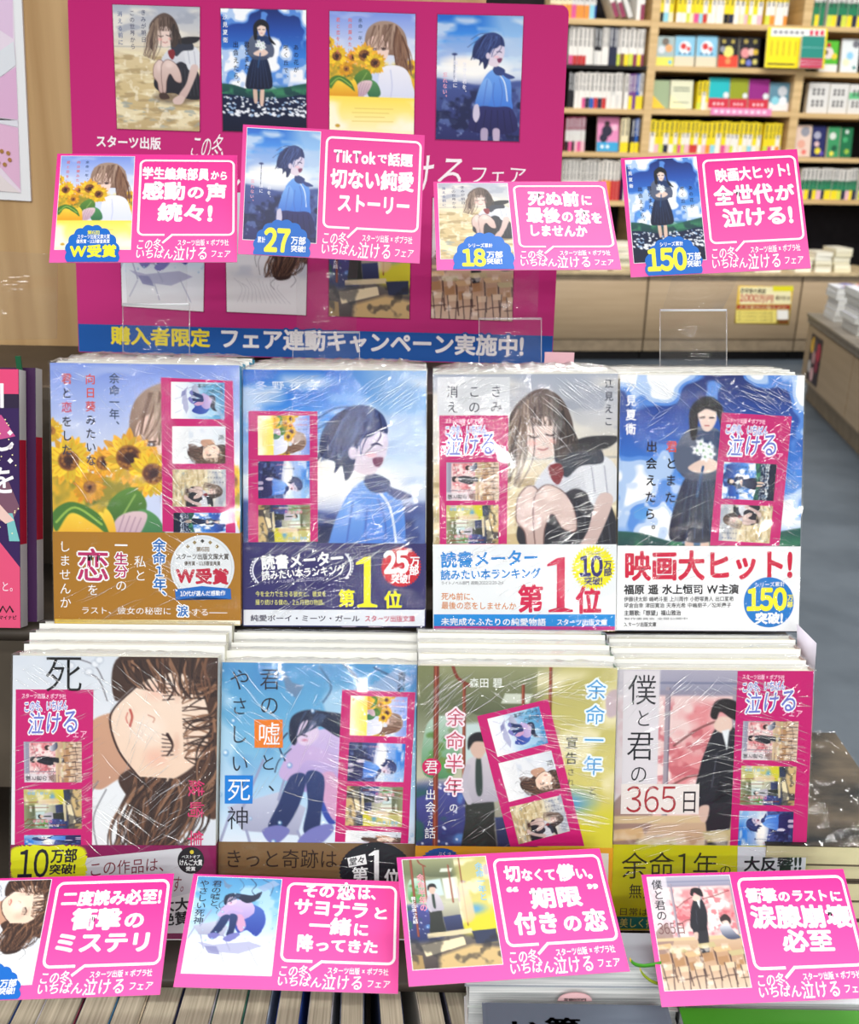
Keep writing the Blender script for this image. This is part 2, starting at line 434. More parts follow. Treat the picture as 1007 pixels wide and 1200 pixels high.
def art_sunflower(W):
    c = Cv(W); c.grad([(0, (120, 145, 220)), (.2, (160, 178, 230)), (.5, (214, 220, 238)), (.7, (236, 232, 225)), (1.41, (245, 235, 190))])
    c.patch(c.fbm(3, 3, 2), .5, .7, (235, 238, 246), 0, .6, .7)
    c.poly([(-.1, .62), (.15, .58), (.4, .62), (.7, .6), (1.1, .58), (1.1, 1.0), (-.1, 1.0)], (150, 140, 50), 1)
    c.patch(c.fbm(9, 4), .45, .6, (235, 180, 45), .58, 1.0, .9); c.patch(c.fbm(7, 12), .55, .68, (70, 105, 50), .6, 1.0, .9); c.patch(c.fbm(12, 22), .6, .7, (245, 215, 90), .55, 1.0, .7)
    sunflower(c, .0, .36, .07, .02, 5); sunflower(c, .275, .53, .09, .035, 6, (240, 175, 45)); sunflower(c, .2, .66, .1, .03, 9, (238, 170, 40)); sunflower(c, .95, .62, .1, .035, 15)
    sunflower(c, .09, .52, .135, .05, 2)
    # girl at the right with her face half turned
    c.poly([(0.415, .3), (0.465, .17), (0.595, .1), (0.765, .12), (0.885, .25), (0.915, .5), (0.895, .75), (0.815, .72), (0.775, .5), (0.515, .5), (0.435, .44)], ((165, 140, 125), (110, 78, 62)), 1)
    c.poly([(0.445, .36), (0.495, .28), (0.635, .26), (0.695, .4), (0.655, .55), (0.535, .6), (0.485, .54), (0.465, .46)], ((232, 198, 184), (240, 212, 200)), 1)
    c.hair([(0.515, .16), (0.765, .13)], [(0.415, .44), (0.735, .42)], 44, .016, [(150, 122, 105), (126, 98, 84), (178, 150, 132), (105, 78, 66)], 3, .8)
    c.hair([(0.775, .15), (0.865, .3)], [(0.775, .62), (0.965, .72)], 40, .018, [(122, 88, 70), (150, 112, 88), (92, 62, 52)], 4, .85)
    c.ell(0.530, .43, .02, .013, (75, 60, 60)); c.ell(0.630, .42, .024, .015, (75, 60, 60)); c.ell(0.530, .428, .007, .007, (235, 235, 240)); c.line([(0.505, .415), (0.555, .412)], .008, (85, 60, 55)); c.line([(0.605, .405), (0.66, .405)], .008, (85, 60, 55))
    c.line([(0.54, .5), (0.56, .515)], .008, (205, 150, 140)); c.ell(0.565, .545, .025, .009, (205, 115, 115)); c.ell(0.515, .5, .03, .02, (235, 165, 155), a=.4)
    c.poly([(0.495, .8), (0.575, .66), (0.715, .6), (0.885, .64), (0.965, .8), (0.965, 1.02), (0.415, 1.02)], ((238, 236, 244), (212, 218, 240)), 1)
    c.line([(0.575, .7), (0.555, .85), (0.515, 1.0)], .012, (190, 196, 225)); c.line([(0.715, .66), (0.735, .85), (0.715, 1.0)], .012, (196, 200, 228)); c.poly([(0.475, .7), (0.535, .62), (0.575, .8), (0.515, .98), (0.445, 1.0)], (205, 214, 242))
    sunflower(c, .41, .5, .155, .062, 3, (246, 196, 60)); sunflower(c, .535, .585, .14, .052, 4)
    c.poly([(.28, .9), (.3, .74), (.42, .66), (.5, .74), (.46, .86), (.36, .95)], ((96, 140, 60), (52, 92, 46))); c.line([(.32, .9), (.44, .7)], .01, (140, 175, 90))
    c.poly([(.46, .78), (.56, .82), (.6, .95), (.5, 1.0), (.44, .92)], ((90, 150, 90), (50, 105, 75)))
    c.poly([(.3, .93), (.34, .83), (.42, .79), (.5, .8), (.48, .88), (.42, .96), (.34, 1.02), (.29, 1.0)], ((225, 196, 200), (180, 150, 172)))
    for k in range(4): c.line([(.38 + .03 * k, .81 + .005 * k), (.35 + .03 * k, .9), (.34 + .03 * k, .96)], .006, (165, 130, 150), .8)
    for k in range(10):
        x = -.03 + k * .034; c.poly([(x, .78 + .01 * (k % 3)), (x + .05, .84), (x + .04 + .02 * (k % 2), 1.0), (x - .01, .96)], ((248, 214, 70), (225, 150, 30)))
    c.poly([(0, .8), (.1, .74), (.24, .8), (.3, .92), (.22, .86), (.1, .8), (.02, .9)], (72, 120, 50)); c.line([(.02, .85), (.12, .77), (.26, .86)], .012, (150, 185, 80))
    # pale band with a short caption at the foot
    c.poly([(-.1, .98), (1.1, .98), (1.1, 1.5), (-.1, 1.5)], ((255, 226, 90), (255, 250, 225)), 1, False); c.patch(c.fbm(3, 40), .5, .7, (255, 252, 235), 1.0, 1.41, .8)
    for k in range(4): c.line([(.3 - .03 * (k % 2), 1.12 + .05 * k), (.75 - .05 * (k % 3), 1.115 + .05 * k)], .008, (205, 170, 60), .5)
    c.ell(.1, 1.33, .028, .02, (205, 160, 60))
    return c.c

def art_dawn(W):
    c = Cv(W); c.grad([(0, (20, 98, 196)), (.22, (58, 136, 222)), (.45, (170, 202, 236)), (.6, (235, 240, 246)), (.75, (150, 165, 205)), (.85, (50, 66, 130)), (1.41, (30, 34, 92))])
    c.patch(c.fbm(3, 5, 2.2), .48, .66, (222, 226, 236), .0, .7, .75); c.patch(c.fbm(4, 9, 2.5), .52, .65, (140, 168, 220), .2, .7, .7)
    c.poly([(.6, -.1), (1.1, -.1), (1.1, .7), (.82, .62), (.7, .3)], (205, 222, 236), .55, True, .25)
    c.ell(.42, .6, .34, .13, (255, 252, 246), a=.95, soft=.14); c.ell(.3, .52, .2, .05, (255, 246, 235), a=.8, soft=.06)
    c.poly([(-.1, .78), (.2, .74), (.5, .78), (.8, .74), (1.1, .79), (1.1, 1.5), (-.1, 1.5)], ((70, 88, 150), (28, 30, 84)), 1, True, .03)
    c.patch(c.fbm(10, 7), .55, .7, (110, 135, 190), .76, 1.4, .5); c.patch(c.fbm(18, 17), .62, .7, (200, 215, 240), .95, 1.41, .35)
    c.patch(c.fbm(8, 27), .5, .62, (18, 24, 60), .8, 1.41, .7)
    c.line([(.21, .45), (.21, .72)], .008, (50, 60, 110)); c.ell(.21, .44, .03, .014, (50, 60, 110))
    # girl in profile, short dark hair, looking right
    c.poly([(.55, 1.06), (.52, .85), (.56, .7), (.66, .6), (.78, .62), (.87, .72), (.89, .92), (.88, 1.06)], ((112, 164, 234), (60, 116, 210)))
    c.poly([(.46, 1.0), (.52, .78), (.6, .7), (.66, .8), (.62, 1.0), (.5, 1.1)], ((128, 176, 238), (58, 108, 200)))
    for p in ([(.6, .72), (.58, .85), (.56, 1.0)], [(.74, .7), (.78, .85), (.76, 1.02)], [(.68, .75), (.67, .9), (.7, 1.04)]): c.line(p, .01, (72, 104, 190), .7)
    c.line([(.7, .62), (.8, .74), (.84, .95)], .014, (228, 236, 248), .9)
    c.poly([(.66, .6), (.7, .56), (.8, .6), (.78, .66), (.7, .66)], (50, 66, 120)); c.poly([(.75, .62), (.92, .68), (.84, .7)], (54, 70, 130))
    c.poly([(.48, 1.04), (.7, 1.02), (.9, 1.04), (.94, 1.3), (.42, 1.3)], ((44, 46, 104), (32, 32, 84)))
    for k in range(6): c.line([(.52 + .07 * k, 1.06), (.47 + .09 * k, 1.29)], .008, (26, 26, 70))
    c.poly([(.54, 1.28), (.62, 1.28), (.61, 1.45), (.55, 1.45)], (175, 160, 190)); c.poly([(.68, 1.28), (.76, 1.28), (.75, 1.45), (.7, 1.45)], (190, 172, 198))
    c.poly([(.45, 1.02), (.5, 1.0), (.52, 1.12), (.48, 1.2), (.44, 1.14)], (205, 196, 218))
    c.poly([(.6, .36), (.7, .3), (.78, .34), (.79, .42), (.76, .5), (.7, .57), (.6, .54), (.57, .46)], ((206, 198, 224), (228, 212, 222)))
    c.poly([(.42, .46), (.44, .32), (.54, .22), (.66, .19), (.76, .24), (.79, .34), (.74, .33), (.7, .36), (.64, .38), (.62, .46), (.6, .55), (.56, .6), (.54, .52), (.5, .56), (.5, .5)], ((48, 66, 122), (28, 38, 82)))
    c.hair([(.55, .22), (.75, .24)], [(.4, .5), (.66, .46)], 34, .012, [(42, 56, 108), (26, 34, 76), (74, 96, 158)], 8, .8)
    c.ell(.6, .45, .025, .035, (214, 200, 220)); c.line([(.7, .405), (.735, .4), (.755, .41)], .009, (45, 45, 90)); c.poly([(.71, .48), (.765, .475), (.75, .52), (.72, .52)], (120, 60, 95)); c.ell(.7, .46, .03, .015, (240, 180, 190), a=.6)
    c.line([(.36, .36), (.44, .3), (.52, .26)], .006, (50, 66, 122)); c.line([(.4, .27), (.5, .21), (.6, .2)], .006, (50, 66, 122))
    return c.c

def art_beach(W):
    c = Cv(W); c.grad([(0, (165, 172, 188)), (.25, (196, 196, 198)), (.48, (222, 210, 186)), (.6, (214, 194, 152)), (1.0, (206, 184, 136)), (1.41, (190, 166, 122))])
    c.patch(c.fbm(3, 5, 2), .48, .66, (232, 226, 214), 0, .5, .8); c.patch(c.fbm(5, 15, 2.4), .56, .68, (150, 156, 172), .02, .45, .6)
    c.line([(0, .47), (1, .45)], .012, (150, 150, 150), .6, False); c.patch(c.fbm(4, 25, 4), .46, .6, (232, 220, 186), .47, .85, .9); c.patch(c.fbm(6, 33, 5), .54, .64, (168, 146, 106), .5, 1.41, .75)
    c.patch(c.fbm(5, 43, 3.5), .52, .66, (238, 226, 190), .8, 1.41, .8); c.patch(c.fbm(9, 53, 3), .6, .7, (150, 160, 160), 1.0, 1.41, .7); c.patch(c.fbm(16, 63), .62, .72, (250, 244, 225), .5, 1.41, .5)
    c.poly([(.45, 1.02), (.6, .98), (.85, 1.0), (.98, 1.04), (.8, 1.1), (.55, 1.09)], (112, 96, 80), .7, True, .05)
    c.poly([(.5, .76), (.7, .6), (.9, .62), (1.0, .8), (1.02, 1.02), (.86, 1.04), (.7, .98), (.56, .98), (.46, .9)], ((48, 48, 58), (32, 33, 42)))
    for k in range(5): c.line([(.78 + .04 * k, .7), (.8 + .045 * k, 1.0)], .008, (70, 72, 84), .7)
    c.poly([(.55, .62), (.62, .5), (.72, .44), (.88, .42), (.97, .52), (1.0, .66), (.9, .68), (.78, .62), (.68, .66)], ((226, 226, 230), (196, 198, 208)))
    c.poly([(.82, .46), (.96, .46), (1.02, .6), (.98, .7), (.86, .7)], (218, 220, 226)); c.line([(.86, .5), (.88, .64)], .008, (170, 172, 186)); c.line([(.93, .5), (.95, .66)], .008, (174, 176, 190))
    for q in ([(.455, .8), (.46, .68), (.52, .605), (.575, .64), (.58, .76), (.575, .92), (.55, .985), (.515, .95), (.5, .86)], [(.545, .78), (.555, .66), (.62, .6), (.71, .64), (.77, .74), (.78, .85), (.71, .84), (.65, .76), (.61, .84), (.6, .96), (.57, .99), (.555, .9)]):
        c.poly(q, ((222, 198, 190), (190, 162, 154))); w_ = np.array(q + q[:1]); c.line([tuple(t) for t in w_], .007, (112, 82, 80), .85)
    c.ell(.52, .68, .02, .045, (236, 214, 206), a=.7, soft=.03); c.ell(.64, .66, .04, .03, (236, 214, 206), a=.7, soft=.03)
    c.poly([(.9, .66), (.98, .68), (.9, .9), (.82, 1.04), (.74, 1.06), (.76, .98), (.84, .86)], ((214, 190, 184), (198, 170, 164))); c.poly([(.68, 1.05), (.76, 1.0), (.82, 1.03), (.78, 1.1), (.7, 1.1)], (212, 186, 178))
    c.poly([(.52, .99), (.6, .98), (.64, 1.04), (.54, 1.05)], (70, 52, 48))
    c.poly([(.66, .44), (.76, .38), (.9, .4), (.92, .48), (.8, .5), (.72, .56)], (52, 56, 70)); c.poly([(.74, .38), (.84, .34), (1.0, .34), (.95, .4), (.82, .42)], (40, 40, 46)); c.poly([(.63, .5), (.69, .485), (.71, .54), (.68, .6), (.64, .56)], (130, 44, 52))
    c.poly([(.42, .34), (.42, .22), (.5, .12), (.6, .08), (.7, .14), (.76, .28), (.74, .42), (.68, .46), (.62, .36), (.5, .34), (.46, .5), (.42, .46)], ((96, 80, 74), (66, 54, 52)))
    c.poly([(.49, .3), (.54, .24), (.64, .24), (.69, .34), (.66, .43), (.58, .46), (.51, .4)], ((224, 200, 190), (232, 208, 198)))
    c.hair([(.52, .12), (.68, .14)], [(.48, .28), (.7, .28)], 40, .014, [(86, 70, 64), (66, 52, 48), (120, 100, 90)], 5, .85, .02)
    c.hair([(.46, .2), (.52, .14)], [(.34, .56), (.48, .62)], 34, .012, [(120, 100, 88), (90, 72, 66), (158, 136, 118)], 6, .85, .06); c.hair([(.7, .2), (.74, .3)], [(.66, .44), (.8, .42)], 24, .014, [(50, 44, 44), (70, 58, 54)], 7, .85, .03)
    c.line([(.52, .335), (.55, .345), (.575, .335)], .008, (60, 42, 42)); c.line([(.61, .325), (.64, .335), (.66, .32)], .008, (60, 42, 42)); c.line([(.57, .405), (.6, .412), (.625, .4)], .007, (170, 90, 90)); c.ell(.54, .375, .025, .014, (238, 160, 150), a=.6); c.ell(.65, .365, .02, .013, (238, 160, 150), a=.5)
    return c.c

def art_flowers(W):
    c = Cv(W); c.grad([(0, (20, 42, 108)), (.25, (34, 78, 168)), (.55, (54, 128, 218)), (.8, (96, 160, 224)), (.95, (40, 80, 120)), (1.41, (10, 20, 52))])
    n = c.fbm(4, 3); c.patch(n, .44, .47, (88, 142, 220), -.1, .9, .95); c.patch(n, .51, .535, (176, 202, 238), -.1, .88, 1); c.patch(n, .58, .6, (246, 248, 252), -.1, .86, 1)
    n = c.fbm(5, 31); c.patch(n, .56, .58, (205, 220, 244), .3, .95, .9); c.patch(n, .61, .63, (248, 250, 253), .3, .95, 1)
    c.poly([(-.1, .88), (.1, .86), (.3, .91), (.5, .93), (.75, .88), (1.1, .84), (1.1, 1.1), (-.1, 1.1)], ((36, 92, 80), (14, 36, 60))); c.patch(c.fbm(9, 8), .52, .66, (60, 135, 95), .86, 1.02, .9)
    c.poly([(-.1, 1.0), (.5, 1.03), (1.1, .99), (1.1, 1.5), (-.1, 1.5)], ((14, 30, 66), (8, 14, 38)))
    r = random.Random(4)
    for k in range(150):
        y = 1.0 + .22 * r.random() ** 1.3; q = .008 + .016 * (y - .97) * 3
        c.ell(r.random(), y, q * 1.2, q * .7, (240, 244, 250) if k % 4 else (160, 190, 225), rot=r.uniform(-.6, .6), a=.95, soft=.006)
    c.poly([(.37, .87), (.41, .87), (.42, 1.05), (.38, 1.06)], (214, 182, 165)); c.poly([(.46, .87), (.5, .87), (.49, 1.08), (.45, 1.08)], (222, 190, 172))
    c.poly([(.37, .55), (.53, .55), (.6, .86), (.5, .91), (.38, .91), (.28, .87)], ((30, 44, 78), (16, 24, 50)))
    for k in range(6): c.line([(.39 + .022 * k, .57), (.33 + .045 * k, .89)], .007, (48, 66, 106), .8)
    c.poly([(.31, .42), (.36, .31), (.44, .28), (.54, .3), (.59, .42), (.55, .56), (.36, .56)], ((96, 106, 130), (62, 72, 98))); c.poly([(.3, .42), (.36, .36), (.42, .48), (.4, .54), (.32, .52)], (86, 96, 120)); c.poly([(.55, .34), (.62, .44), (.6, .54), (.5, .52), (.52, .44)], (82, 92, 118))
    c.poly([(.38, .5), (.48, .45), (.55, .49), (.5, .53), (.42, .53)], (232, 204, 190)); c.poly([(.4, .32), (.48, .3), (.56, .32), (.58, .4), (.48, .38)], (30, 54, 100)); c.line([(.46, .5), (.44, .6), (.43, .66)], .014, (40, 80, 130))
    c.poly([(.39, .34), (.38, .2), (.43, .13), (.5, .12), (.56, .18), (.57, .3), (.64, .4), (.57, .36), (.53, .22), (.44, .22), (.42, .34)], ((30, 30, 42), (18, 20, 30)))
    c.poly([(.425, .2), (.46, .17), (.515, .18), (.525, .25), (.49, .305), (.45, .29)], (238, 212, 200)); c.poly([(.41, .17), (.47, .14), (.53, .17), (.53, .2), (.47, .185), (.42, .21)], (26, 28, 38))
    c.line([(.44, .232), (.462, .23)], .008, (50, 40, 45)); c.line([(.49, .232), (.512, .232)], .008, (50, 40, 45)); c.line([(.465, .275), (.487, .275)], .006, (190, 100, 100))
    for dx, dy in ((0, 0), (.03, -.02), (-.035, .0), (.01, .035), (.04, .02), (-.015, -.035)):
        for k in range(5): c.ell(.46 + dx + .015 * math.cos(k * 1.26), .41 + dy + .015 * math.sin(k * 1.26), .013, .009, (245, 247, 250), rot=k * 1.26)
        c.ell(.46 + dx, .41 + dy, .006, .006, (120, 170, 120))
    return c.c

def art_sleeper(W):
    c = Cv(W); c.grad([(0, (214, 221, 230)), (.4, (228, 232, 238)), (1.0, (236, 238, 240)), (1.41, (250, 250, 250))])
    c.patch(c.fbm(4, 3), .55, .7, (196, 206, 222), 0, 1, .5)
    c.poly([(.36, .36), (.48, .28), (.62, .3), (.66, .5), (.5, .62), (.42, .66), (.36, .6)], ((206, 160, 130), (196, 150, 126)))
    c.poly([(.5, .02), (.7, -.05), (1.05, -.05), (1.05, .7), (.94, .78), (.92, .5), (.8, .2), (.62, .14), (.5, .22)], ((62, 44, 38), (84, 58, 46)))
    c.poly([(.52, .6), (.7, .52), (.95, .5), (1.05, .66), (.95, .74), (.84, .86), (.78, .98), (.62, 1.0), (.56, .88), (.6, .76)], ((74, 52, 44), (58, 42, 38)))
    c.poly([(.48, .33), (.51, .24), (.6, .15), (.72, .09), (.84, .09), (.93, .2), (.96, .36), (.92, .5), (.8, .6), (.68, .63), (.58, .56), (.52, .46)], ((243, 222, 204), (238, 208, 184)))
    c.line([(.6, .15), (.5, .25), (.475, .33), (.52, .47), (.62, .6)], .01, (60, 40, 38)); c.ell(.66, .36, .07, .07, (248, 232, 218), a=.7, soft=.08); c.ell(.7, .17, .05, .04, (236, 170, 150), a=.4, soft=.05); c.ell(.7, .5, .05, .04, (236, 170, 150), a=.45, soft=.05)
    for y in (.165, .44):
        c.line([(.755, y - .055), (.782, y), (.755, y + .05)], .016, (52, 32, 32), 1, True, .008)
        for k in range(6): c.line([(.765 + .004 * k, y - .045 + .018 * k), (.73, y - .055 + .021 * k)], .005, (52, 32, 32))
        c.ell(.8, y, .015, .05, (222, 178, 156), a=.6, soft=.02); c.line([(.85, y - .05), (.865, y + .05)], .012, (150, 112, 96), .5)
    c.line([(.572, .265), (.582, .3), (.572, .345)], .012, (190, 90, 80)); c.line([(.56, .28), (.553, .305), (.56, .33)], .007, (214, 130, 118)); c.line([(.66, .29), (.69, .305), (.685, .325)], .006, (205, 150, 130))
    cols = [(72, 50, 42), (48, 34, 32), (118, 82, 62), (150, 110, 84), (58, 42, 38)]
    c.hair([(.98, .08), (1.02, .5)], [(.82, .14), (.84, .5)], 46, .014, cols, 11, .9, .05); c.hair([(.52, .03), (.95, .0)], [(.62, .16), (.95, .22)], 46, .014, cols, 12, .85, .04)
    c.hair([(.6, .6), (1.0, .62)], [(.48, .98), (.86, .94)], 74, .013, cols, 13, .85, .09); c.hair([(.98, .3), (1.02, .7)], [(.9, .62), (.94, .78)], 30, .014, cols, 14, .9, .05)
    for p in ([(.36, .08), (.42, .12), (.46, .22)], [(.33, .02), (.4, .05), (.44, .12)], [(.46, .66), (.4, .8), (.42, .95)], [(.42, .62), (.36, .74), (.38, .86)], [(.62, .98), (.55, 1.05), (.6, 1.12)], [(.8, .9), (.86, 1.0), (.8, 1.08)]): c.line(p, .007, (112, 110, 118), .8)
    for k in range(12): c.line([(.1 + .05 * k, 1.0 + .03 * (k % 3)), (.2 + .04 * k, 1.12), (.14 + .06 * k, 1.28)], .004, (170, 172, 180), .7)
    for x, y in ((.4, .04), (.37, .08), (.42, .02), (.28, .05)): c.ell(x, y, .022, .02, (160, 170, 185), a=.6); c.ell(x, y, .017, .015, (232, 236, 242))
    return c.c

def art_falling(W):
    c = Cv(W); c.grad([(0, (78, 148, 200)), (.4, (112, 178, 216)), (.7, (178, 210, 236)), (.95, (230, 238, 248)), (1.41, (252, 252, 254))])
    c.patch(c.fbm(4, 3), .52, .66, (52, 118, 186), 0, .6, .5); c.patch(c.fbm(5, 23), .56, .68, (205, 226, 242), .1, .9, .6)
    for p, q in (([(.62, .0), (.7, .1), (.66, .2), (.74, .3)], (40, 60, 90)), ([(.5, .02), (.56, .12), (.52, .2)], (70, 110, 150)), ([(.78, .02), (.9, .1), (.88, .26)], (60, 90, 130))): c.line(p, .012, q, .8)
    c.poly([(.3, .02), (.36, .1), (.42, .12), (.38, .18), (.33, .14)], (110, 130, 160), .8, False); c.poly([(.72, .14), (.9, .02), (.98, .08), (.8, .2)], (150, 170, 205), .8, False)
    # chair and shards
    c.poly([(.04, .74), (.3, .66), (.44, .74), (.4, .88), (.12, .86)], ((196, 200, 220), (160, 162, 190)), .95, False)
    for p in ([(.06, .76), (-.02, 1.0)], [(.14, .86), (.2, 1.06)], [(.4, .86), (.5, 1.08)], [(.3, .7), (.36, .48)], [(.12, .74), (.22, .5)]): c.line(p, .014, (150, 155, 190), .9, False)
    c.poly([(.1, .96), (.3, 1.0), (.7, .94), (.86, 1.0), (.6, 1.12), (.3, 1.1)], (168, 170, 205), .8, False); c.poly([(.2, 1.02), (.34, 1.02), (.4, 1.14), (.26, 1.12)], (130, 132, 180), .8, False)
    for p in ([(.2, 1.08), (.1, 1.28)], [(.4, 1.1), (.46, 1.3)], [(.7, 1.02), (.84, 1.3)]): c.line(p, .01, (170, 172, 200), .9, False)
    c.poly([(.6, .4), (.8, .46), (.86, .66), (.78, .86), (.66, .78), (.56, .82), (.5, .64)], ((72, 106, 190), (44, 66, 160)))
    c.poly([(.32, .52), (.38, .4), (.5, .34), (.66, .36), (.72, .5), (.62, .62), (.44, .66), (.34, .6)], ((206, 188, 226), (168, 148, 206)))
    c.poly([(.3, .56), (.4, .42), (.56, .46), (.58, .52), (.44, .5), (.36, .6)], (196, 172, 216)); c.poly([(.5, .6), (.58, .56), (.64, .72), (.58, .8)], (208, 160, 196))
    c.poly([(.36, .58), (.44, .58), (.4, .74), (.32, .86), (.25, .84), (.3, .72)], ((44, 62, 112), (30, 44, 92))); c.poly([(.44, .56), (.53, .58), (.52, .76), (.5, .88), (.43, .86), (.45, .72)], ((44, 64, 116), (30, 44, 92)))
    c.poly([(.22, .86), (.3, .83), (.36, .86), (.28, .93)], (116, 118, 184)); c.poly([(.4, .92), (.46, .85), (.56, .82), (.58, .86), (.48, .95)], (120, 122, 190))
    c.poly([(.35, .38), (.36, .28), (.44, .24), (.56, .25), (.68, .26), (.78, .2), (.74, .32), (.62, .38), (.5, .32), (.42, .34), (.38, .42)], ((40, 52, 78), (26, 34, 60)))
    c.poly([(.39, .36), (.42, .3), (.48, .3), (.5, .37), (.45, .42), (.4, .41)], (218, 200, 226)); c.line([(.41, .365), (.44, .375)], .007, (60, 50, 90)); c.ell(.43, .395, .012, .006, (200, 120, 150)); c.hair([(.42, .25), (.56, .27)], [(.36, .4), (.5, .32)], 20, .01, [(36, 48, 74), (60, 78, 112)], 3, .85, .02)
    c.line([(.34, .36), (.3, .42), (.33, .5)], .008, (40, 52, 78)); c.line([(.36, .44), (.3, .5), (.28, .56)], .006, (50, 64, 92))
    r = random.Random(5)
    for k in range(26):
        x, y, q = r.random(), r.random() * 1.0, r.uniform(.005, .016); c.ell(x, y, q, q * 1.1, (90, 150, 205), a=.7); c.ell(x - q * .2, y - q * .2, q * .55, q * .55, (240, 248, 254), a=.95)
    return c.c

def art_bus(W):
    c = Cv(W); c.grad([(0, (126, 132, 92)), (.2, (108, 116, 84)), (.35, (150, 156, 132)), (.6, (196, 196, 170)), (.9, (120, 116, 110)), (1.41, (70, 60, 60))])
    c.poly([(.1, .0), (.8, .0), (.7, .2), (.55, .26), (.3, .25), (.16, .2)], ((148, 152, 112), (88, 96, 72)), 1, False); c.poly([(.44, .14), (.58, .14), (.56, .19), (.42, .19)], (205, 212, 196), 1, False)
    c.poly([(.2, .3), (.42, .28), (.44, .5), (.24, .52)], (196, 216, 214), 1, False, .02); c.poly([(.44, .28), (.62, .26), (.62, .55), (.46, .55)], (222, 228, 214), 1, False, .02)
    c.poly([(.04, .34), (.1, .26), (.2, .3), (.2, .55), (.04, .56)], ((190, 214, 200), (80, 140, 90)), 1); c.patch(c.fbm(14, 3), .5, .6, (70, 130, 70), .3, .55, .0)
    for k in range(30): r = random.Random(k); c.ell(.05 + .13 * r.random(), .33 + .22 * r.random(), .018, .014, (60 + 60 * r.random(), 130 + 40 * r.random(), 70), a=.8)
    c.poly([(.66, .0), (1.1, .0), (1.1, 1.0), (.7, 1.0), (.64, .5)], ((196, 188, 120), (222, 208, 96)), .9, True, .12); c.patch(c.fbm(5, 13) * (c.X > .6), .5, .66, (240, 232, 196), 0, 1, .8); c.patch(c.fbm(6, 33) * (c.X > .6), .6, .68, (176, 150, 190), 0, .8, .6); c.ell(.78, .7, .1, .06, (70, 150, 215), a=.8, soft=.08)
    c.poly([(.64, .85), (1.1, .72), (1.1, 1.0), (.64, 1.0)], (214, 206, 46), .9, True, .1)
    c.poly([(-.1, .68), (.1, .6), (.28, .66), (.34, .8), (.36, 1.04), (-.1, 1.04)], ((70, 72, 150), (34, 46, 92)), .95, True, .06); c.patch(c.fbm(9, 44) * (c.X < .4), .52, .64, (96, 150, 215), .62, 1.0, .8); c.patch(c.fbm(7, 55) * (c.X < .45), .56, .66, (38, 92, 84), .6, 1.0, .9)
    r = random.Random(3)
    for k in range(46): c.ell(.4 * r.random(), .6 + .4 * r.random(), .006, .006, (235, 240, 255), a=.9, soft=.006)
    for x, y0, y1 in ((.095, 0, 1.0), (.235, .1, .6), (.53, .1, .6), (.665, .0, .9)): c.line([(x, y0), (x + .005, y1)], .026 if x < .2 else .016, (120, 52, 38), 1, False); c.line([(x - .003, y0), (x + .002, y1)], .006, (190, 108, 80), .8, False)
    c.line([(.17, -.02), (.2, .06), (.26, .1)], .016, (130, 60, 44))
    # young man in shirt and tie
    c.poly([(.26, .66), (.38, .66), (.4, .84), (.4, 1.0), (.24, 1.0), (.25, .8)], ((54, 58, 54), (38, 42, 40)))
    c.poly([(.24, .62), (.25, .5), (.3, .46), (.36, .47), (.4, .54), (.42, .68), (.36, .7), (.26, .7)], ((206, 200, 206), (176, 170, 184))); c.poly([(.3, .48), (.325, .48), (.335, .64), (.315, .67), (.3, .62)], (52, 66, 62)); c.line([(.26, .52), (.24, .62), (.27, .7)], .03, (190, 184, 196))
    c.poly([(.27, .42), (.29, .38), (.34, .38), (.35, .43), (.32, .475), (.285, .46)], (214, 182, 166)); c.poly([(.26, .43), (.26, .37), (.3, .34), (.35, .35), (.365, .41), (.34, .39), (.29, .39)], (34, 34, 38))
    # rear seats
    c.poly([(.4, .78), (.6, .76), (.62, .95), (.42, .96)], ((60, 70, 110), (40, 46, 80)), 1, False); c.poly([(.2, .98), (.7, .94), (.72, 1.0), (.2, 1.04)], (226, 210, 170), .9, False); c.poly([(.7, .98), (.98, .96), (.98, 1.12), (.74, 1.14)], (50, 58, 84), 1, False)
    c.poly([(.12, 1.12), (.6, 1.04), (.62, 1.14), (.16, 1.26)], (236, 220, 180), 1, False); c.poly([(.3, 1.26), (.7, 1.14), (1.1, 1.22), (1.1, 1.5), (.3, 1.5)], (222, 190, 130), .9, False, .05); c.poly([(-.1, 1.2), (.12, 1.24), (.14, 1.5), (-.1, 1.5)], (180, 150, 96), .9, False); c.patch(c.fbm(7, 66), .54, .64, (44, 44, 50), 1.0, 1.41, .6)
    c.poly([(.62, .4), (.7, .36), (.74, .5), (.76, .8), (.64, .84)], ((236, 220, 190), (224, 190, 140)), .85, True, .03)
    return c.c

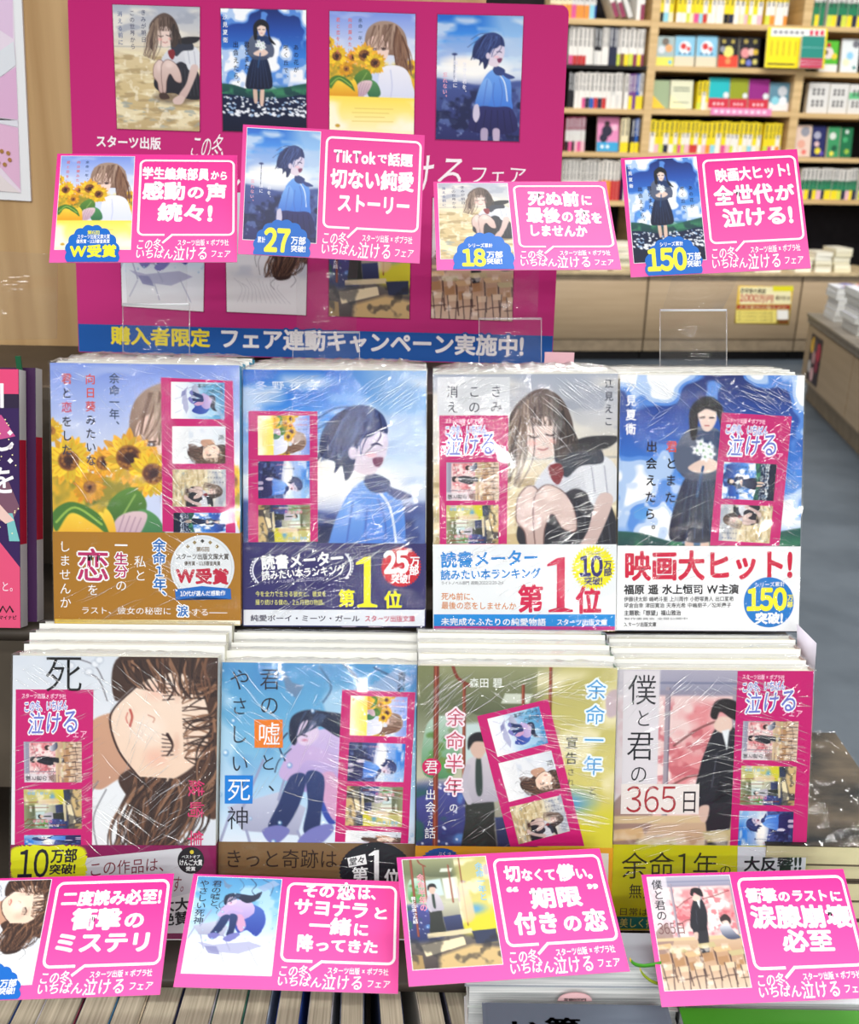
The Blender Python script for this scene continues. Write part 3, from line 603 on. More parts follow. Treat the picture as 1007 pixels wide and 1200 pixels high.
def art_blossom(W):
    c = Cv(W); c.grad([(0, (176, 172, 190)), (.12, (150, 150, 172)), (.15, (226, 188, 190)), (.7, (238, 206, 200)), (.78, (206, 178, 150)), (1.0, (190, 150, 118)), (1.41, (222, 196, 172))])
    c.poly([(.1, .14), (.96, .14), (.96, .78), (.1, .78)], (238, 208, 206), 1, False); n = c.fbm(6, 3); c.patch(n, .46, .6, (224, 132, 138), .14, .78, .85); c.patch(c.fbm(8, 17), .54, .64, (250, 232, 228), .14, .78, .9); c.patch(c.fbm(15, 27), .58, .68, (196, 92, 104), .14, .78, .7)
    for p in ([(.3, .4), (.44, .3), (.6, .24)], [(.62, .3), (.78, .26), (.95, .2)], [(.28, .62), (.4, .56), (.5, .58)]): c.line(p, .012, (120, 74, 74), .8)
    for x in (.26, .6, .98): c.line([(x, .1), (x, .78)], .022, (166, 156, 168), 1, False); c.line([(x + .012, .1), (x + .012, .78)], .006, (110, 104, 124), 1, False)
    c.line([(0, .12), (1, .12)], .022, (150, 146, 166), 1, False); c.line([(0, .07), (1, .07)], .012, (120, 124, 152), .8, False)
    c.poly([(-.02, .0), (.22, .0), (.22, .74), (-.02, .74)], (222, 214, 220), .8, False); c.poly([(-.02, .74), (.14, .6), (.2, .8), (.1, .95), (-.02, .95)], (150, 122, 116), .8)
    c.poly([(.0, .78), (1, .76), (1, .8), (0, .82)], (216, 190, 150), 1, False)
    # young man in a dark jacket, seen from the side
    c.poly([(.46, .64), (.6, .62), (.6, .86), (.57, 1.0), (.5, 1.0), (.48, .84)], (40, 40, 48)); c.poly([(.5, .32), (.56, .29), (.62, .33), (.64, .5), (.6, .68), (.5, .7), (.42, .66), (.44, .5)], ((44, 44, 54), (26, 26, 34))); c.poly([(.45, .46), (.52, .4), (.54, .56), (.5, .72), (.44, .74), (.44, .6)], (36, 36, 46))
    c.line([(.52, .44), (.5, .62)], .006, (70, 70, 84)); c.poly([(.44, .73), (.49, .72), (.48, .8), (.45, .8)], (218, 186, 172)); c.poly([(.5, .3), (.52, .25), (.58, .25), (.59, .31), (.54, .33)], (232, 202, 188)); c.poly([(.48, .24), (.5, .17), (.56, .15), (.62, .18), (.63, .27), (.58, .25), (.53, .22), (.51, .26)], (38, 34, 38)); c.poly([(.54, .32), (.58, .31), (.57, .42)], (232, 236, 240), 1, False)
    # seated girl
    c.poly([(.78, .56), (.84, .5), (.9, .54), (.9, .62), (.82, .64)], (58, 44, 46)); c.poly([(.8, .6), (.86, .58), (.88, .64), (.83, .66)], (232, 204, 192)); c.poly([(.76, .66), (.86, .62), (.92, .72), (.98, .8), (.86, .82), (.78, .76)], ((232, 232, 238), (60, 66, 92)))
    # desks and chairs
    r = random.Random(6)
    for k in range(7):
        x = -.05 + .17 * k; y = .86 + .05 * (k % 3); c.poly([(x, y), (x + .2, y - .02), (x + .22, y + .04), (x + .02, y + .06)], (214 - 20 * (k % 2), 178, 132), 1, False)
        for d in (.02, .18): c.line([(x + d, y + .05), (x + d + .03, y + .4)], .014, (86, 64, 60), .95, False)
        c.poly([(x + .04, y + .12), (x + .16, y + .1), (x + .17, y + .2), (x + .05, y + .22)], (176, 132, 92), .95, False)
    for k in range(6):
        x = .02 + .18 * k; y = 1.1 + .03 * (k % 2); c.poly([(x, y), (x + .13, y - .01), (x + .13, y + .06), (x, y + .07)], (226, 200, 168), .95, False); c.line([(x, y), (x + .03, y + .3)], .012, (70, 54, 56), .9, False); c.line([(x + .12, y), (x + .1, y + .3)], .012, (70, 54, 56), .9, False); c.line([(x - .02, y + .16), (x + .16, y + .14)], .012, (84, 62, 58), .9, False)
    c.patch(c.fbm(9, 77), .6, .7, (252, 240, 226), .85, 1.41, .6)
    return c.c

PAINT = {'sun': art_sunflower, 'dawn': art_dawn, 'beach': art_beach, 'flow': art_flowers, 'sleep': art_sleeper, 'fall': art_falling, 'bus': art_bus, 'blos': art_blossom}
ART = {k: f(210) for k, f in PAINT.items()}
def shrink(img, w):
    H, W, _ = img.shape; h = max(2, int(w * H / W)); k = max(1, int(W / w))
    a = img.copy()
    if k > 1:
        for ax in (0, 1):
            t = a.copy()
            for d in range(1, k): t = t + np.roll(a, -d, ax)
            a = t / k
    yi = np.linspace(0, H - 1 - (k - 1), h).astype(int); xi = np.linspace(0, W - 1 - (k - 1), w).astype(int)
    return a[yi][:, xi]
TITLES = {  # small printed title on the reduced pictures: (columns, colour) as (text, u, v0, v1, width)
    'sun': [('余命一年、', .36, .06, .4, .05, (70, 90, 130)), ('向日葵みたいな', .24, .06, .55, .05, (225, 110, 100)), ('君と恋をした', .1, .06, .5, .05, (225, 110, 110))],
    'dawn': [('僕は永遠に', .22, .5, .82, .055, (235, 235, 245)), ('忘れない。', .1, .64, .96, .055, (240, 170, 190)), ('生きる君を、', .33, .52, .9, .055, (235, 235, 245))],
    'beach': [('きみが明日', .35, .04, .42, .06, (80, 84, 110)), ('この世界から', .22, .05, .5, .06, (90, 90, 110)), ('消える前に', .08, .06, .46, .06, (96, 110, 150))],
    'flow': [('汐見夏衛', .05, .05, .4, .06, (240, 244, 250)), ('あの花が', .88, .38, .72, .06, (20, 22, 40)), ('咲く丘で、', .76, .38, .82, .06, (20, 22, 40)), ('君とまた', .3, .36, .7, .07, (30, 30, 45)), ('出会えたら。', .17, .36, .9, .07, (20, 22, 40))],
    'sleep': [('死', .3, .03, .2, .16, (20, 20, 24))],
    'fall': [('君の嘘と、', .24, .05, .55, .12, (30, 34, 50)), ('やさしい死神', .09, .05, .72, .12, (30, 34, 50))],
    'bus': [('余命一年と', .9, .08, .6, .1, (120, 190, 235)), ('余命半年の', .19, .2, .7, .09, (245, 150, 175)), ('君と出会った話', .08, .5, .85, .06, (250, 250, 255))],
    'blos': [('僕と君の', .1, .03, .56, .13, (44, 44, 52))],
}
def picture(A, key, quad, w, y, turn=0):
    """a reduced cover picture with its title, turned 0, 90 (top to the right) or -90 (top to the left)"""
    img = shrink(ART[key], w)
    TL, TR, BR, BL = [np.asarray(q, float) for q in quad]
    if turn == 90: q = (TR, BR, BL, TL)
    elif turn == -90: q = (BL, TL, TR, BR)
    else: q = (TL, TR, BR, BL)
    A.grid(img, q, y)
    def P(u, v):
        v /= 1.41; return q[0] * (1 - u) * (1 - v) + q[1] * u * (1 - v) + q[2] * u * v + q[3] * (1 - u) * v
    wid = np.linalg.norm(q[1] - q[0])
    for t, u, v0, v1, cw, col in TITLES[key]: vtext(A, t, P(u, v0), P(u, v1), wid * cw, col, 0.01, y - 0.00006)
    if key == 'blos': htext(A, '365日', P(.03, .66), P(.36, .66), wid * .13, (120, 80, 80), 0.0, y - 0.00006)
# ------------------------------------------------------------------ floor, far shelving, cabinets
FLOOR = -0.72
YAW = math.radians(5)
D0 = 4.0
P0 = at_y(766, 100, D0)
SX, SN = Vector((math.cos(YAW), math.sin(YAW), 0)), Vector((math.sin(YAW), -math.cos(YAW), 0))   # along the shelf, towards the viewer
M_SHELF = Matrix(((SX.x, -SN.x, 0, P0.x), (SX.y, -SN.y, 0, P0.y), (0, 0, 1, 0), (0, 0, 0, 1)))
def shelf_at(px, py, off=0.0):
    """pixel -> (along, height) on the shelf's front plane moved off metres towards the viewer"""
    d = ray(px, py); o = P0 + SN * off
    t = o.dot(SN) / d.dot(SN); p = d * t
    return (p - P0).dot(SX), p.z
M_SWOOD = noise_mat('pale_shelf_wood', (206, 172, 120), (226, 194, 142), (3, 3, 60), 0.45, 0.3, 4)
M_DARK = solid('dark_shelf_back', (36, 34, 38), 0.7, 0.1)
M_WALL = solid('plain_store_wall', (214, 206, 194), 0.8, 0.1)
M_PANEL = noise_mat('beige_cabinet_laminate', (170, 147, 117), (178, 155, 125), (4, 4, 60), 0.4, 0.3)
M_RAIL = solid('beige_cabinet_rail', (140, 124, 102), 0.4, 0.3)
M_KICK = solid('dark_kick_board', (30, 28, 30), 0.5, 0.3)
M_FLOOR = noise_mat('slate_vinyl_floor', (70, 79, 88), (84, 93, 102), (9, 9, 9), 0.5, 0.35, 6)

def boxobj(name, x0, x1, y0, y1, z0, z1, mat, parent=None, M=None, bev=0.0):
    A = Acc(); A.box(x0, x1, y0, y1, z0, z1, (200, 200, 200)); o = A.build(name, mat, parent, M)
    if bev:
        m = o.modifiers.new('bevel', 'BEVEL'); m.width = bev; m.segments = 2
        import bmesh
        b = bmesh.new(); b.from_mesh(o.data); bmesh.ops.remove_doubles(b, verts=b.verts, dist=1e-6); b.to_mesh(o.data); b.free()
    return o
o = boxobj('floor', -3.2, 4.2, -0.6, 5.2, FLOOR - 0.03, FLOOR, M_FLOOR); tag(o, kind='structure')
o = boxobj('wall_back', -2.6, 3.6, 0.47, 0.5, FLOOR, 1.7, M_WALL, None, M_SHELF); tag(o, kind='structure')

shelf = empty('bookshelf', M_SHELF)
tag(shelf, 'tall pale wood bookshelf with dark back full of paperbacks behind the pink fair board', 'bookshelf')
SDEP = 0.24
sL, sR = shelf_at(560, 100)[0], shelf_at(1090, 100)[0]
boxobj('back_panel', sL, sR, SDEP, SDEP + 0.012, -0.5, 0.72, M_DARK, shelf)
zs = lambda px, py: shelf_at(px, py)[1]
UP = [(757, 766.5), (931, 941)]
ups = []
for a, b in UP:
    x0, x1 = shelf_at(a, 100)[0], shelf_at(b, 100)[0]; ups.append((x0, x1))
    boxobj('upright', x0, x1, -0.002, SDEP, -0.5, 0.72, M_SWOOD, shelf)
boxobj('upright', sL - .03, sL, 0, SDEP, -0.5, 0.72, M_SWOOD, shelf); boxobj('upright', sR, sR + .03, 0, SDEP, -0.5, 0.72, M_SWOOD, shelf)
bays = [(sL, ups[0][0]), (ups[0][1], ups[1][0]), (ups[1][1], sR)]
BOARDS = [[(700, 22, 29), (700, 76, 80.5), (700, 127, 133), (700, 178, 184), (700, 235, 241)],
          [(850, 27.5, 34), (850, 79, 85), (850, 129, 135.5), (850, 180, 187), (850, 232, 238)],
          [(975, 31, 37), (975, 84.5, 90.5), (975, 133, 139), (975, 185, 190.5), (975, 234, 239.5)]]
BZ = []
for bay, rows in zip(bays, BOARDS):
    zz = []
    for k, (px, a, b) in enumerate(rows):
        z1, z0 = zs(px, a), zs(px, b); zz.append((z0, z1))
        boxobj('shelf_board', bay[0], bay[1], 0, SDEP, z0, z1, M_KICK if (k == 1 and bay is bays[0]) else M_SWOOD, shelf)
    BZ.append(zz)

# ---- books on the far shelves: each its own object
CN = {(245, 240, 232): 'white', (225, 222, 216): 'pale grey', (250, 225, 40): 'yellow', (40, 45, 70): 'navy', (30, 30, 34): 'black', (205, 60, 60): 'red', (240, 150, 60): 'orange',
      (225, 90, 150): 'pink', (40, 95, 180): 'blue', (40, 130, 90): 'green', (120, 70, 140): 'purple', (150, 60, 90): 'wine', (150, 215, 230): 'sky blue', (240, 190, 200): 'rose', (130, 90, 60): 'brown', (245, 232, 190): 'cream', (215, 225, 80): 'lime'}
NC = {v: k for k, v in CN.items()}
ORD = ['first', 'second', 'third', 'fourth', 'fifth', 'sixth', 'seventh', 'eighth', 'ninth', 'tenth', 'eleventh', 'twelfth', 'thirteenth', 'fourteenth', 'fifteenth', 'sixteenth', 'seventeenth', 'eighteenth', 'nineteenth', 'twentieth']
def ordw(i):
    if i < 20: return ORD[i]
    t = ['twenty', 'thirty', 'forty', 'fifty'][(i + 1) // 10 - 2]; u = (i + 1) % 10
    return t + '-' + ORD[u - 1] if u else {'twenty': 'twentieth', 'thirty': 'thirtieth', 'forty': 'fortieth', 'fifty': 'fiftieth'}[t]
def spine_book(x0, x1, z0, h, top, foot, mid=None, lean=0.0, depth=0.11, setback=0.012, split=.38):
    """upright book seen from its spine; shelf-local coordinates"""
    A = Acc(); w = x1 - x0; T = NC[top]; Fc = NC[foot]; Md = NC[mid] if mid else T
    A.box(0, w, 0.0, depth, 0, h, T, top=(240, 234, 214))
    y = -0.0006
    A.flat([(0, 0), (w, 0), (w, h * split), (0, h * split)], Fc, y)
    if mid: A.flat([(0, h * split), (w, h * split), (w, h * .62), (0, h * .62)], Md, y)
    ink = (60, 55, 60) if sum(T) > 380 else (225, 225, 225)
    c = w / 2
    for a, b in ((.7, .95), (.5, .64)):
        k = a
        while k < b: A.flat([(c - w * .22, h * k), (c + w * .22, h * k), (c + w * .22, h * (k + .03)), (c - w * .22, h * (k + .03))], ink, y * 1.5); k += .045
    o = A.build('paperback', M_SMALL)
    o.matrix_world = M_SHELF @ Matrix.Translation((x0, setback, z0)) @ Matrix.Rotation(lean, 4, 'Y')
    return o
def row(bay, shelf_i, px0, px1, topy, pattern, where, wpx=5.2, seed=1, gapy=100, skipgaps=0.03):
    """fill a shelf from pixel px0 to px1 with upright books; pattern gives (top, foot, mid) by position 0..1"""
    r = random.Random(seed); z0 = BZ[bay][shelf_i][1]
    z1 = zs(BOARDS[bay][0][0], topy); H = z1 - z0
    x = max(shelf_at(px0, gapy)[0], bays[bay][0] + .003); xe = min(shelf_at(px1, gapy)[0], bays[bay][1] - .004); X0 = x; pxm = (shelf_at(px1, gapy)[0] - shelf_at(px0, gapy)[0]) / (px1 - px0)
    i = 0
    while x < xe - .003:
        w = wpx * pxm * r.uniform(.8, 1.25); w = min(w, xe - x)
        top, foot, mid, kw = pattern((x - X0) / (xe - X0), r)
        h = H * r.uniform(.955, 1.0)
        o = spine_book(x, x + w * .94, z0 + .0004, h, top, foot, mid, setback=.012 + .006 * r.random(), **kw)
        tag(o, '%s paperback with %s foot, %s from left, %s' % (top, foot, ordw(i), where), 'book', 'upright books, ' + where)
        x += w; i += 1
        if r.random() < skipgaps: x += w * .6
def pick(r, *a): return a[int(r.random() * len(a))]
def p_warm(t, r):
    if t < .42: return 'cream', 'orange' if t > .22 else 'red', None, {}
    return 'pale grey', pick(r, 'pink', 'yellow', 'blue', 'sky blue', 'wine', 'black', 'orange'), None, {}
row(0, 0, 646, 700, -22, p_warm, 'highest shelf of left bay', 4.9, 3, 10)
# three leaning books and two upright ones at the right end of that shelf
z0 = BZ[0][0][1]
for k, (px, c) in enumerate(((722, 'white'), (730, 'white'), (738, 'pale grey'))):
    x = shelf_at(px, 20)[0]; o = spine_book(x, x + .016, z0 + .0068, .135, c, 'wine' if k < 2 else 'pale grey', lean=-0.4)
    tag(o, '%s leaning paperback, %s of three tilted, highest shelf of left bay' % (c, ORD[k]), 'book', 'leaning books on the highest shelf')
for k, (px, a, b) in enumerate(((746.8, 'white', 'white'), (751.4, 'white', 'wine'))):
    x = shelf_at(px, 20)[0]; o = spine_book(x, x + .0138, z0 + .0004, .14, a, b); tag(o, 'white upright paperback with %s foot beside the left wooden upright, highest shelf' % b, 'book')
def p_b(t, r):
    if t < .2: return 'white', pick(r, 'red', 'wine', 'pink'), None, {'split': .25}
    if t < .52: return pick(r, 'white', 'white', 'white', 'black' if .3 < t else 'white'), pick(r, 'white', 'pale grey', 'white'), None, {}
    if t < .6: return pick(r, 'navy', 'black', 'green'), 'navy', None, {}
    return 'white', pick(r, 'lime', 'red', 'black', 'yellow', 'brown') if t < .85 else pick(r, 'yellow', 'wine'), None, {'split': .32}
row(0, 1, 668, 756, 30.5, p_b, 'second shelf of left bay', 4.5, 5, 60)
def p_c(t, r):
    if t < .06: return 'black', 'black', None, {}
    if .16 < t < .5: return 'white', pick(r, 'red', 'navy', 'blue', 'purple', 'pink'), None, {'split': .3}
    if t > .8: return pick(r, 'blue', 'purple', 'pale grey'), pick(r, 'yellow', 'navy', 'purple'), None, {}
    return pick(r, 'white', 'white', 'pale grey', 'black' if r.random() < .3 else 'white'), pick(r, 'white', 'pale grey'), None, {}
row(0, 2, 667, 755, 84, p_c, 'third shelf of left bay', 4.4, 8, 110)
row(0, 3, 664, 687, 136.5, lambda t, r: ('wine', pick(r, 'rose', 'black', 'rose', 'pink'), 'pale grey', {'split': .3}), 'fourth shelf of left bay', 3.8, 9, 160, 0)
row(0, 3, 729, 752, 137, lambda t, r: ('cream' if t < .3 else pick(r, 'navy', 'blue'), 'yellow', None, {'split': .3}), 'left bay beside the pink cover', 4.2, 10, 160, .2)
row(0, 4, 660, 728, 186.5, lambda t, r: (('pale grey', 'pale grey', None, {}) if t < .62 else (pick(r, 'white', 'pale grey'), pick(r, 'red', 'red', 'brown', 'orange'), None, {'split': .5})), 'fifth shelf of left bay', 4.2, 11, 210)
row(0, 4, 733, 752, 192, lambda t, r: (pick(r, 'white', 'purple'), pick(r, 'blue', 'white'), None, {}), 'fifth shelf between two pink cards', 5, 12, 210)
def p_y(t, r): return 'yellow', pick(r, 'cream', 'white', 'orange', 'rose', 'red', 'sky blue', 'navy', 'black', 'white', 'pink', 'lime'), 'white' if r.random() < .6 else 'yellow', {'split': .26}
row(1, 0, 768, 927, -18, p_y, 'highest shelf of middle bay', 5.2, 21, 10, .05)
row(1, 3, 763, 918, 142, p_y, 'fourth shelf of middle bay', 4.9, 22, 160, .02)
row(1, 2, 819, 832, 94.5, p_y, 'third shelf amid facing covers', 4.3, 23, 115, 0)
row(1, 4, 752, 800, 190, lambda t, r: ('yellow', pick(r, 'white', 'red'), None, {}), 'fifth shelf behind sky card', 5, 24, 210)
def p_g(t, r): return pick(r, 'pale grey', 'pale grey', 'white'), pick(r, 'yellow', 'lime', 'green', 'yellow', 'rose', 'navy'), 'green', {'split': .3}
row(2, 0, 944, 1015, -16, p_g, 'highest shelf of right bay', 5.6, 31, 10)
row(2, 4, 941, 1012, 197, p_g, 'shelf right of navy sky card', 4.4, 33, 215)

def face_book(bay, si, px0, px1, topy, art, label, tilt=0.12, cat='book', name='paperback', yoff=0.02, thick=.014, gy=100, lower=0.0):
    x0, x1 = shelf_at(px0, gy)[0], shelf_at(px1, gy)[0]; z0 = BZ[bay][si][1] + lower
    h = (zs((px0 + px1) / 2, topy) - z0); w = x1 - x0
    A = Acc(); A.box(0, w, 0, thick, 0, h, (238, 232, 214), front=(240, 240, 236)); art(A, w, h)
    o = A.build(name, M_SMALL)
    o.matrix_world = M_SHELF @ Matrix.Translation((x0, yoff, z0 + .0006 + thick * math.sin(tilt))) @ Matrix.Rotation(-tilt, 4, 'X')
    tag(o, label, cat); return o
def bands(*bs):
    def f(A, w, h):
        for (a, b, c) in bs: A.flat([(0, h * a), (w, h * a), (w, h * b), (0, h * b)], c, -.0006)
    return f
def blobs(base, seeds):
    def f(A, w, h):
        for (a, b, c) in base: A.flat([(0, h * a), (w, h * a), (w, h * b), (0, h * b)], c, -.0006)
        for i, (u, v, r, c) in enumerate(seeds):
            A.fan((w * u, h * v), [(w * u + r * w * math.cos(t * .5236), h * v + r * w * math.sin(t * .5236)) for t in range(12)], c, -.0009 - .0001 * i)
    return f
def diag(c0, c1, rest):
    def f(A, w, h):
        A.flat([(0, 0), (w, 0), (w, h), (0, h)], c0, -.0006); A.flat([(0, 0), (w * .8, 0), (0, h * .5)], c1, -.0009)
        for (a, b, c) in rest: A.flat([(w * .12, h * a), (w * .85, h * a), (w * .85, h * b), (w * .12, h * b)], c, -.0012)
    return f
face_book(0, 3, 702, 727, 137.5, blobs([(0, .28, (60, 165, 215)), (.28, 1, (228, 140, 185))], [(.45, .6, .26, (40, 36, 60)), (.45, .8, .14, (60, 40, 50)), (.3, .4, .2, (40, 36, 60)), (.8, .7, .14, (240, 190, 210)), (.25, .14, .08, (230, 245, 250)), (.5, .14, .08, (230, 245, 250))]), 'pink cover with a dark figure and a blue foot, facing out on the left bay', gy=160)
face_book(1, 1, 768, 789, 42, blobs([(0, .3, (230, 225, 100)), (.3, 1, (170, 190, 190))], [(.3, .55, .2, (220, 225, 230)), (.7, .6, .2, (240, 170, 110)), (.5, .82, .2, (120, 110, 100)), (.8, .12, .1, (90, 190, 230))]), 'grey and yellow cover facing out at the left end of the middle bay')
for k, (a, b) in enumerate(((790, 813), (815, 839))):
    face_book(1, 1, a, b, 41.5, blobs([(0, .33, (226, 214, 186)), (.33, 1, (140, 200, 228))], [(.5, .62, .3, (245, 246, 248)), (.42, .66, .15, (215, 60, 60)), (.68, .58, .11, (220, 90, 90)), (.25, .42, .05, (30, 60, 120)), (.5, .42, .05, (30, 60, 120)), (.75, .42, .05, (30, 60, 120))]), 'sky blue cover with red flowers, %s of the two alike on the middle bay' % ('left' if k == 0 else 'right'))
face_book(1, 1, 841, 864, 43, blobs([(0, .4, (225, 72, 50)), (.4, 1, (26, 24, 30))], [(.5, .52, .26, (236, 226, 120)), (.2, .6, .14, (150, 150, 160)), (.25, .86, .09, (190, 170, 80)), (.7, .86, .09, (190, 170, 80)), (.5, .2, .14, (240, 150, 90))]), 'black cover with a red foot facing out on the middle bay')
face_book(1, 1, 865, 889, 43, blobs([(0, 1, (24, 24, 34))], [(.3, .48, .22, (230, 150, 150)), (.6, .52, .16, (240, 200, 190)), (.8, .52, .13, (225, 190, 60)), (.2, .2, .12, (210, 190, 80)), (.5, .16, .14, (110, 120, 200)), (.8, .2, .12, (220, 210, 120)), (.3, .86, .1, (180, 160, 80)), (.75, .86, .1, (150, 140, 70))]), 'black cover with pink and blue spots facing out on the middle bay')
def promo(A, w, h):
    A.flat([(0, 0), (w, 0), (w, h), (0, h)], (248, 226, 30), -.0006); A.flat([(w * .06, h * .78), (w * .96, h * .78), (w * .96, h * .98), (w * .06, h * .98)], (240, 240, 238), -.001)
    for k in range(6): A.flat([(w * (.1 + .09 * k), h * .84), (w * (.16 + .09 * k), h * .84), (w * (.16 + .09 * k), h * .92), (w * (.1 + .09 * k), h * .92)], (150, 150, 155), -.0014)
    for k in range(3): A.flat([(w * (.7 + .09 * k), h * .82), (w * (.76 + .09 * k), h * .82), (w * (.76 + .09 * k), h * .95), (w * (.7 + .09 * k), h * .95)], (214, 60, 90), -.0014)
    for k in range(5): A.flat([(w * (.08 + .1 * k), h * .3), (w * (.095 + .1 * k), h * .3), (w * (.095 + .1 * k), h * .66), (w * (.08 + .1 * k), h * .66)], (170, 150, 40), -.0014)
    A.flat([(w * .04, h * .07), (w * .5, h * .07), (w * .5, h * .11), (w * .04, h * .11)], (80, 70, 40), -.0014)
face_book(1, 1, 890, 959, 33, promo, 'wide yellow card with a white heading standing on the middle bay', .1, 'card', 'shelf_card', -.03, .003, lower=-.0)
face_book(1, 1, 928, 954, 44, bands((0, .3, (206, 40, 84)), (.3, 1, (40, 140, 126)), (.08, .12, (240, 200, 210)), (.18, .22, (240, 200, 210)), (.62, .66, (120, 200, 190))), 'teal cover with a crimson foot standing before the yellow card', .1, yoff=-.05)
face_book(2, 1, 960, 981, 47, blobs([(0, .24, (240, 236, 232)), (.24, 1, (90, 190, 50))], [(.45, .6, .3, (245, 225, 220)), (.3, .62, .13, (60, 50, 50)), (.8, .5, .16, (240, 210, 60)), (.45, .86, .12, (200, 50, 60))]), 'green cover with a pale face-like spot, left on the right bay')
face_book(2, 1, 985, 1005, 45, blobs([(0, 1, (232, 238, 238))], [(.5, .5, .2, (150, 210, 240)), (.3, .3, .2, (236, 240, 200)), (.8, .85, .2, (120, 120, 130)), (.8, .14, .1, (90, 150, 150))]), 'white cover with a blue patch facing out on the right bay')
face_book(1, 2, 766.5, 786.5, 94, diag((160, 178, 140), (240, 200, 60), []), 'sage green cover with a yellow corner at the left of the third shelf', gy=115)
face_book(1, 2, 788, 814, 94, diag((228, 228, 196), (245, 240, 190), [(.62, .66, (120, 130, 110)), (.72, .76, (120, 130, 110)), (.2, .24, (170, 170, 140))]), 'cream cover with thin lines facing out on the third shelf', gy=115)
for k, (a, b, c, nm) in enumerate(((833, 857, (30, 186, 192), 'turquoise'), (858, 879, (150, 160, 30), 'olive green'), (880, 904, (150, 34, 130), 'magenta'))):
    face_book(1, 2, a, b, 91 + k, blobs([(.04, .36, (208, 52, 70)), (.36, 1, c), (0, .04, (240, 236, 230))], [(.86, .46, .14, (226, 232, 230)), (.3, .18, .06, (250, 220, 225)), (.5, .18, .06, (250, 220, 225)), (.7, .18, .06, (250, 220, 225))]), '%s cover with a red foot band on the pink-edged shelf' % nm, gy=115)
face_book(1, 2, 905, 928, 97, blobs([(0, .3, (238, 230, 228)), (.3, 1, (96, 140, 160))], [(.65, .7, .24, (196, 200, 206)), (.3, .36, .2, (140, 210, 224)), (.7, .36, .2, (236, 240, 244))]), 'blue grey cover with a pale figure at the right of the third shelf', gy=115)
x0, x1 = shelf_at(833, 130)[0], shelf_at(904, 130)[0]
A = Acc(); A.box(x0, x1, -.006, -.001, zs(868, 135.5), zs(868, 127), (236, 140, 190))
for k in range(9): A.flat([(x0 + (x1 - x0) * (.05 + .1 * k), zs(868, 133)), (x0 + (x1 - x0) * (.11 + .1 * k), zs(868, 133)), (x0 + (x1 - x0) * (.11 + .1 * k), zs(868, 129.5)), (x0 + (x1 - x0) * (.05 + .1 * k), zs(868, 129.5))], (250, 225, 240), -.0066)
tag(A.build('shelf_label', M_SMALL, None, M_SHELF), 'pink shelf edge strip below the turquoise and magenta covers', 'label')
for k, (a, b) in enumerate(((950, 974), (975, 997), (998, 1020))):
    def txt(A, w, h, k=k):
        A.flat([(0, 0), (w, 0), (w, h), (0, h)], (228, 226, 222), -.0006)
        if k == 2: A.flat([(0, h * .5), (w, h * .5), (w, h * .72), (0, h * .72)], (110, 200, 140), -.001)
        for i in range(3):
            for j in range(2):
                for q in range(2): A.flat([(w * (.2 + .22 * i), h * (.22 + .38 * j + .12 * q)), (w * (.32 + .22 * i), h * (.22 + .38 * j + .12 * q)), (w * (.32 + .22 * i), h * (.31 + .38 * j + .12 * q)), (w * (.2 + .22 * i), h * (.31 + .38 * j + .12 * q))], (70, 66, 70), -.001)
    face_book(2, 2, a, b, 97 + k, txt, ['white boxed book with black lettering, left of two alike on the right bay', 'white boxed book with black lettering, right of two alike on the right bay', 'white book with a green band at the right edge of the right bay'][k], .02, thick=.03, gy=115)
for k, (a, b, ar, lb) in enumerate(((936, 954, blobs([(0, 1, (232, 206, 190))], [(.4, .4, .26, (230, 170, 150)), (.6, .8, .3, (150, 150, 160)), (.6, .15, .16, (230, 120, 110))]), 'pale peach cover facing out on the fourth shelf of the right bay'),
        (955, 971, blobs([(0, 1, (34, 40, 96))], [(.4, .7, .26, (170, 170, 190)), (.5, .2, .22, (235, 215, 60)), (.8, .12, .16, (90, 70, 170)), (.4, .42, .18, (225, 190, 190))]), 'navy cover with a yellow spot on the fourth shelf of the right bay'),
        (974, 988, blobs([(0, 1, (60, 150, 96))], [(.4, .7, .28, (220, 225, 215)), (.6, .3, .24, (30, 90, 60)), (.4, .12, .18, (235, 225, 80))]), 'green cover with white and yellow spots, left of two on the right bay'),
        (989, 1003, blobs([(0, 1, (28, 112, 70))], [(.4, .6, .22, (70, 170, 110)), (.6, .2, .2, (150, 190, 70)), (.5, .86, .16, (200, 215, 205))]), 'dark green cover, right of two green ones on the right bay'))):
    face_book(2, 3, a, b, 147 + k, ar, lb, gy=165)

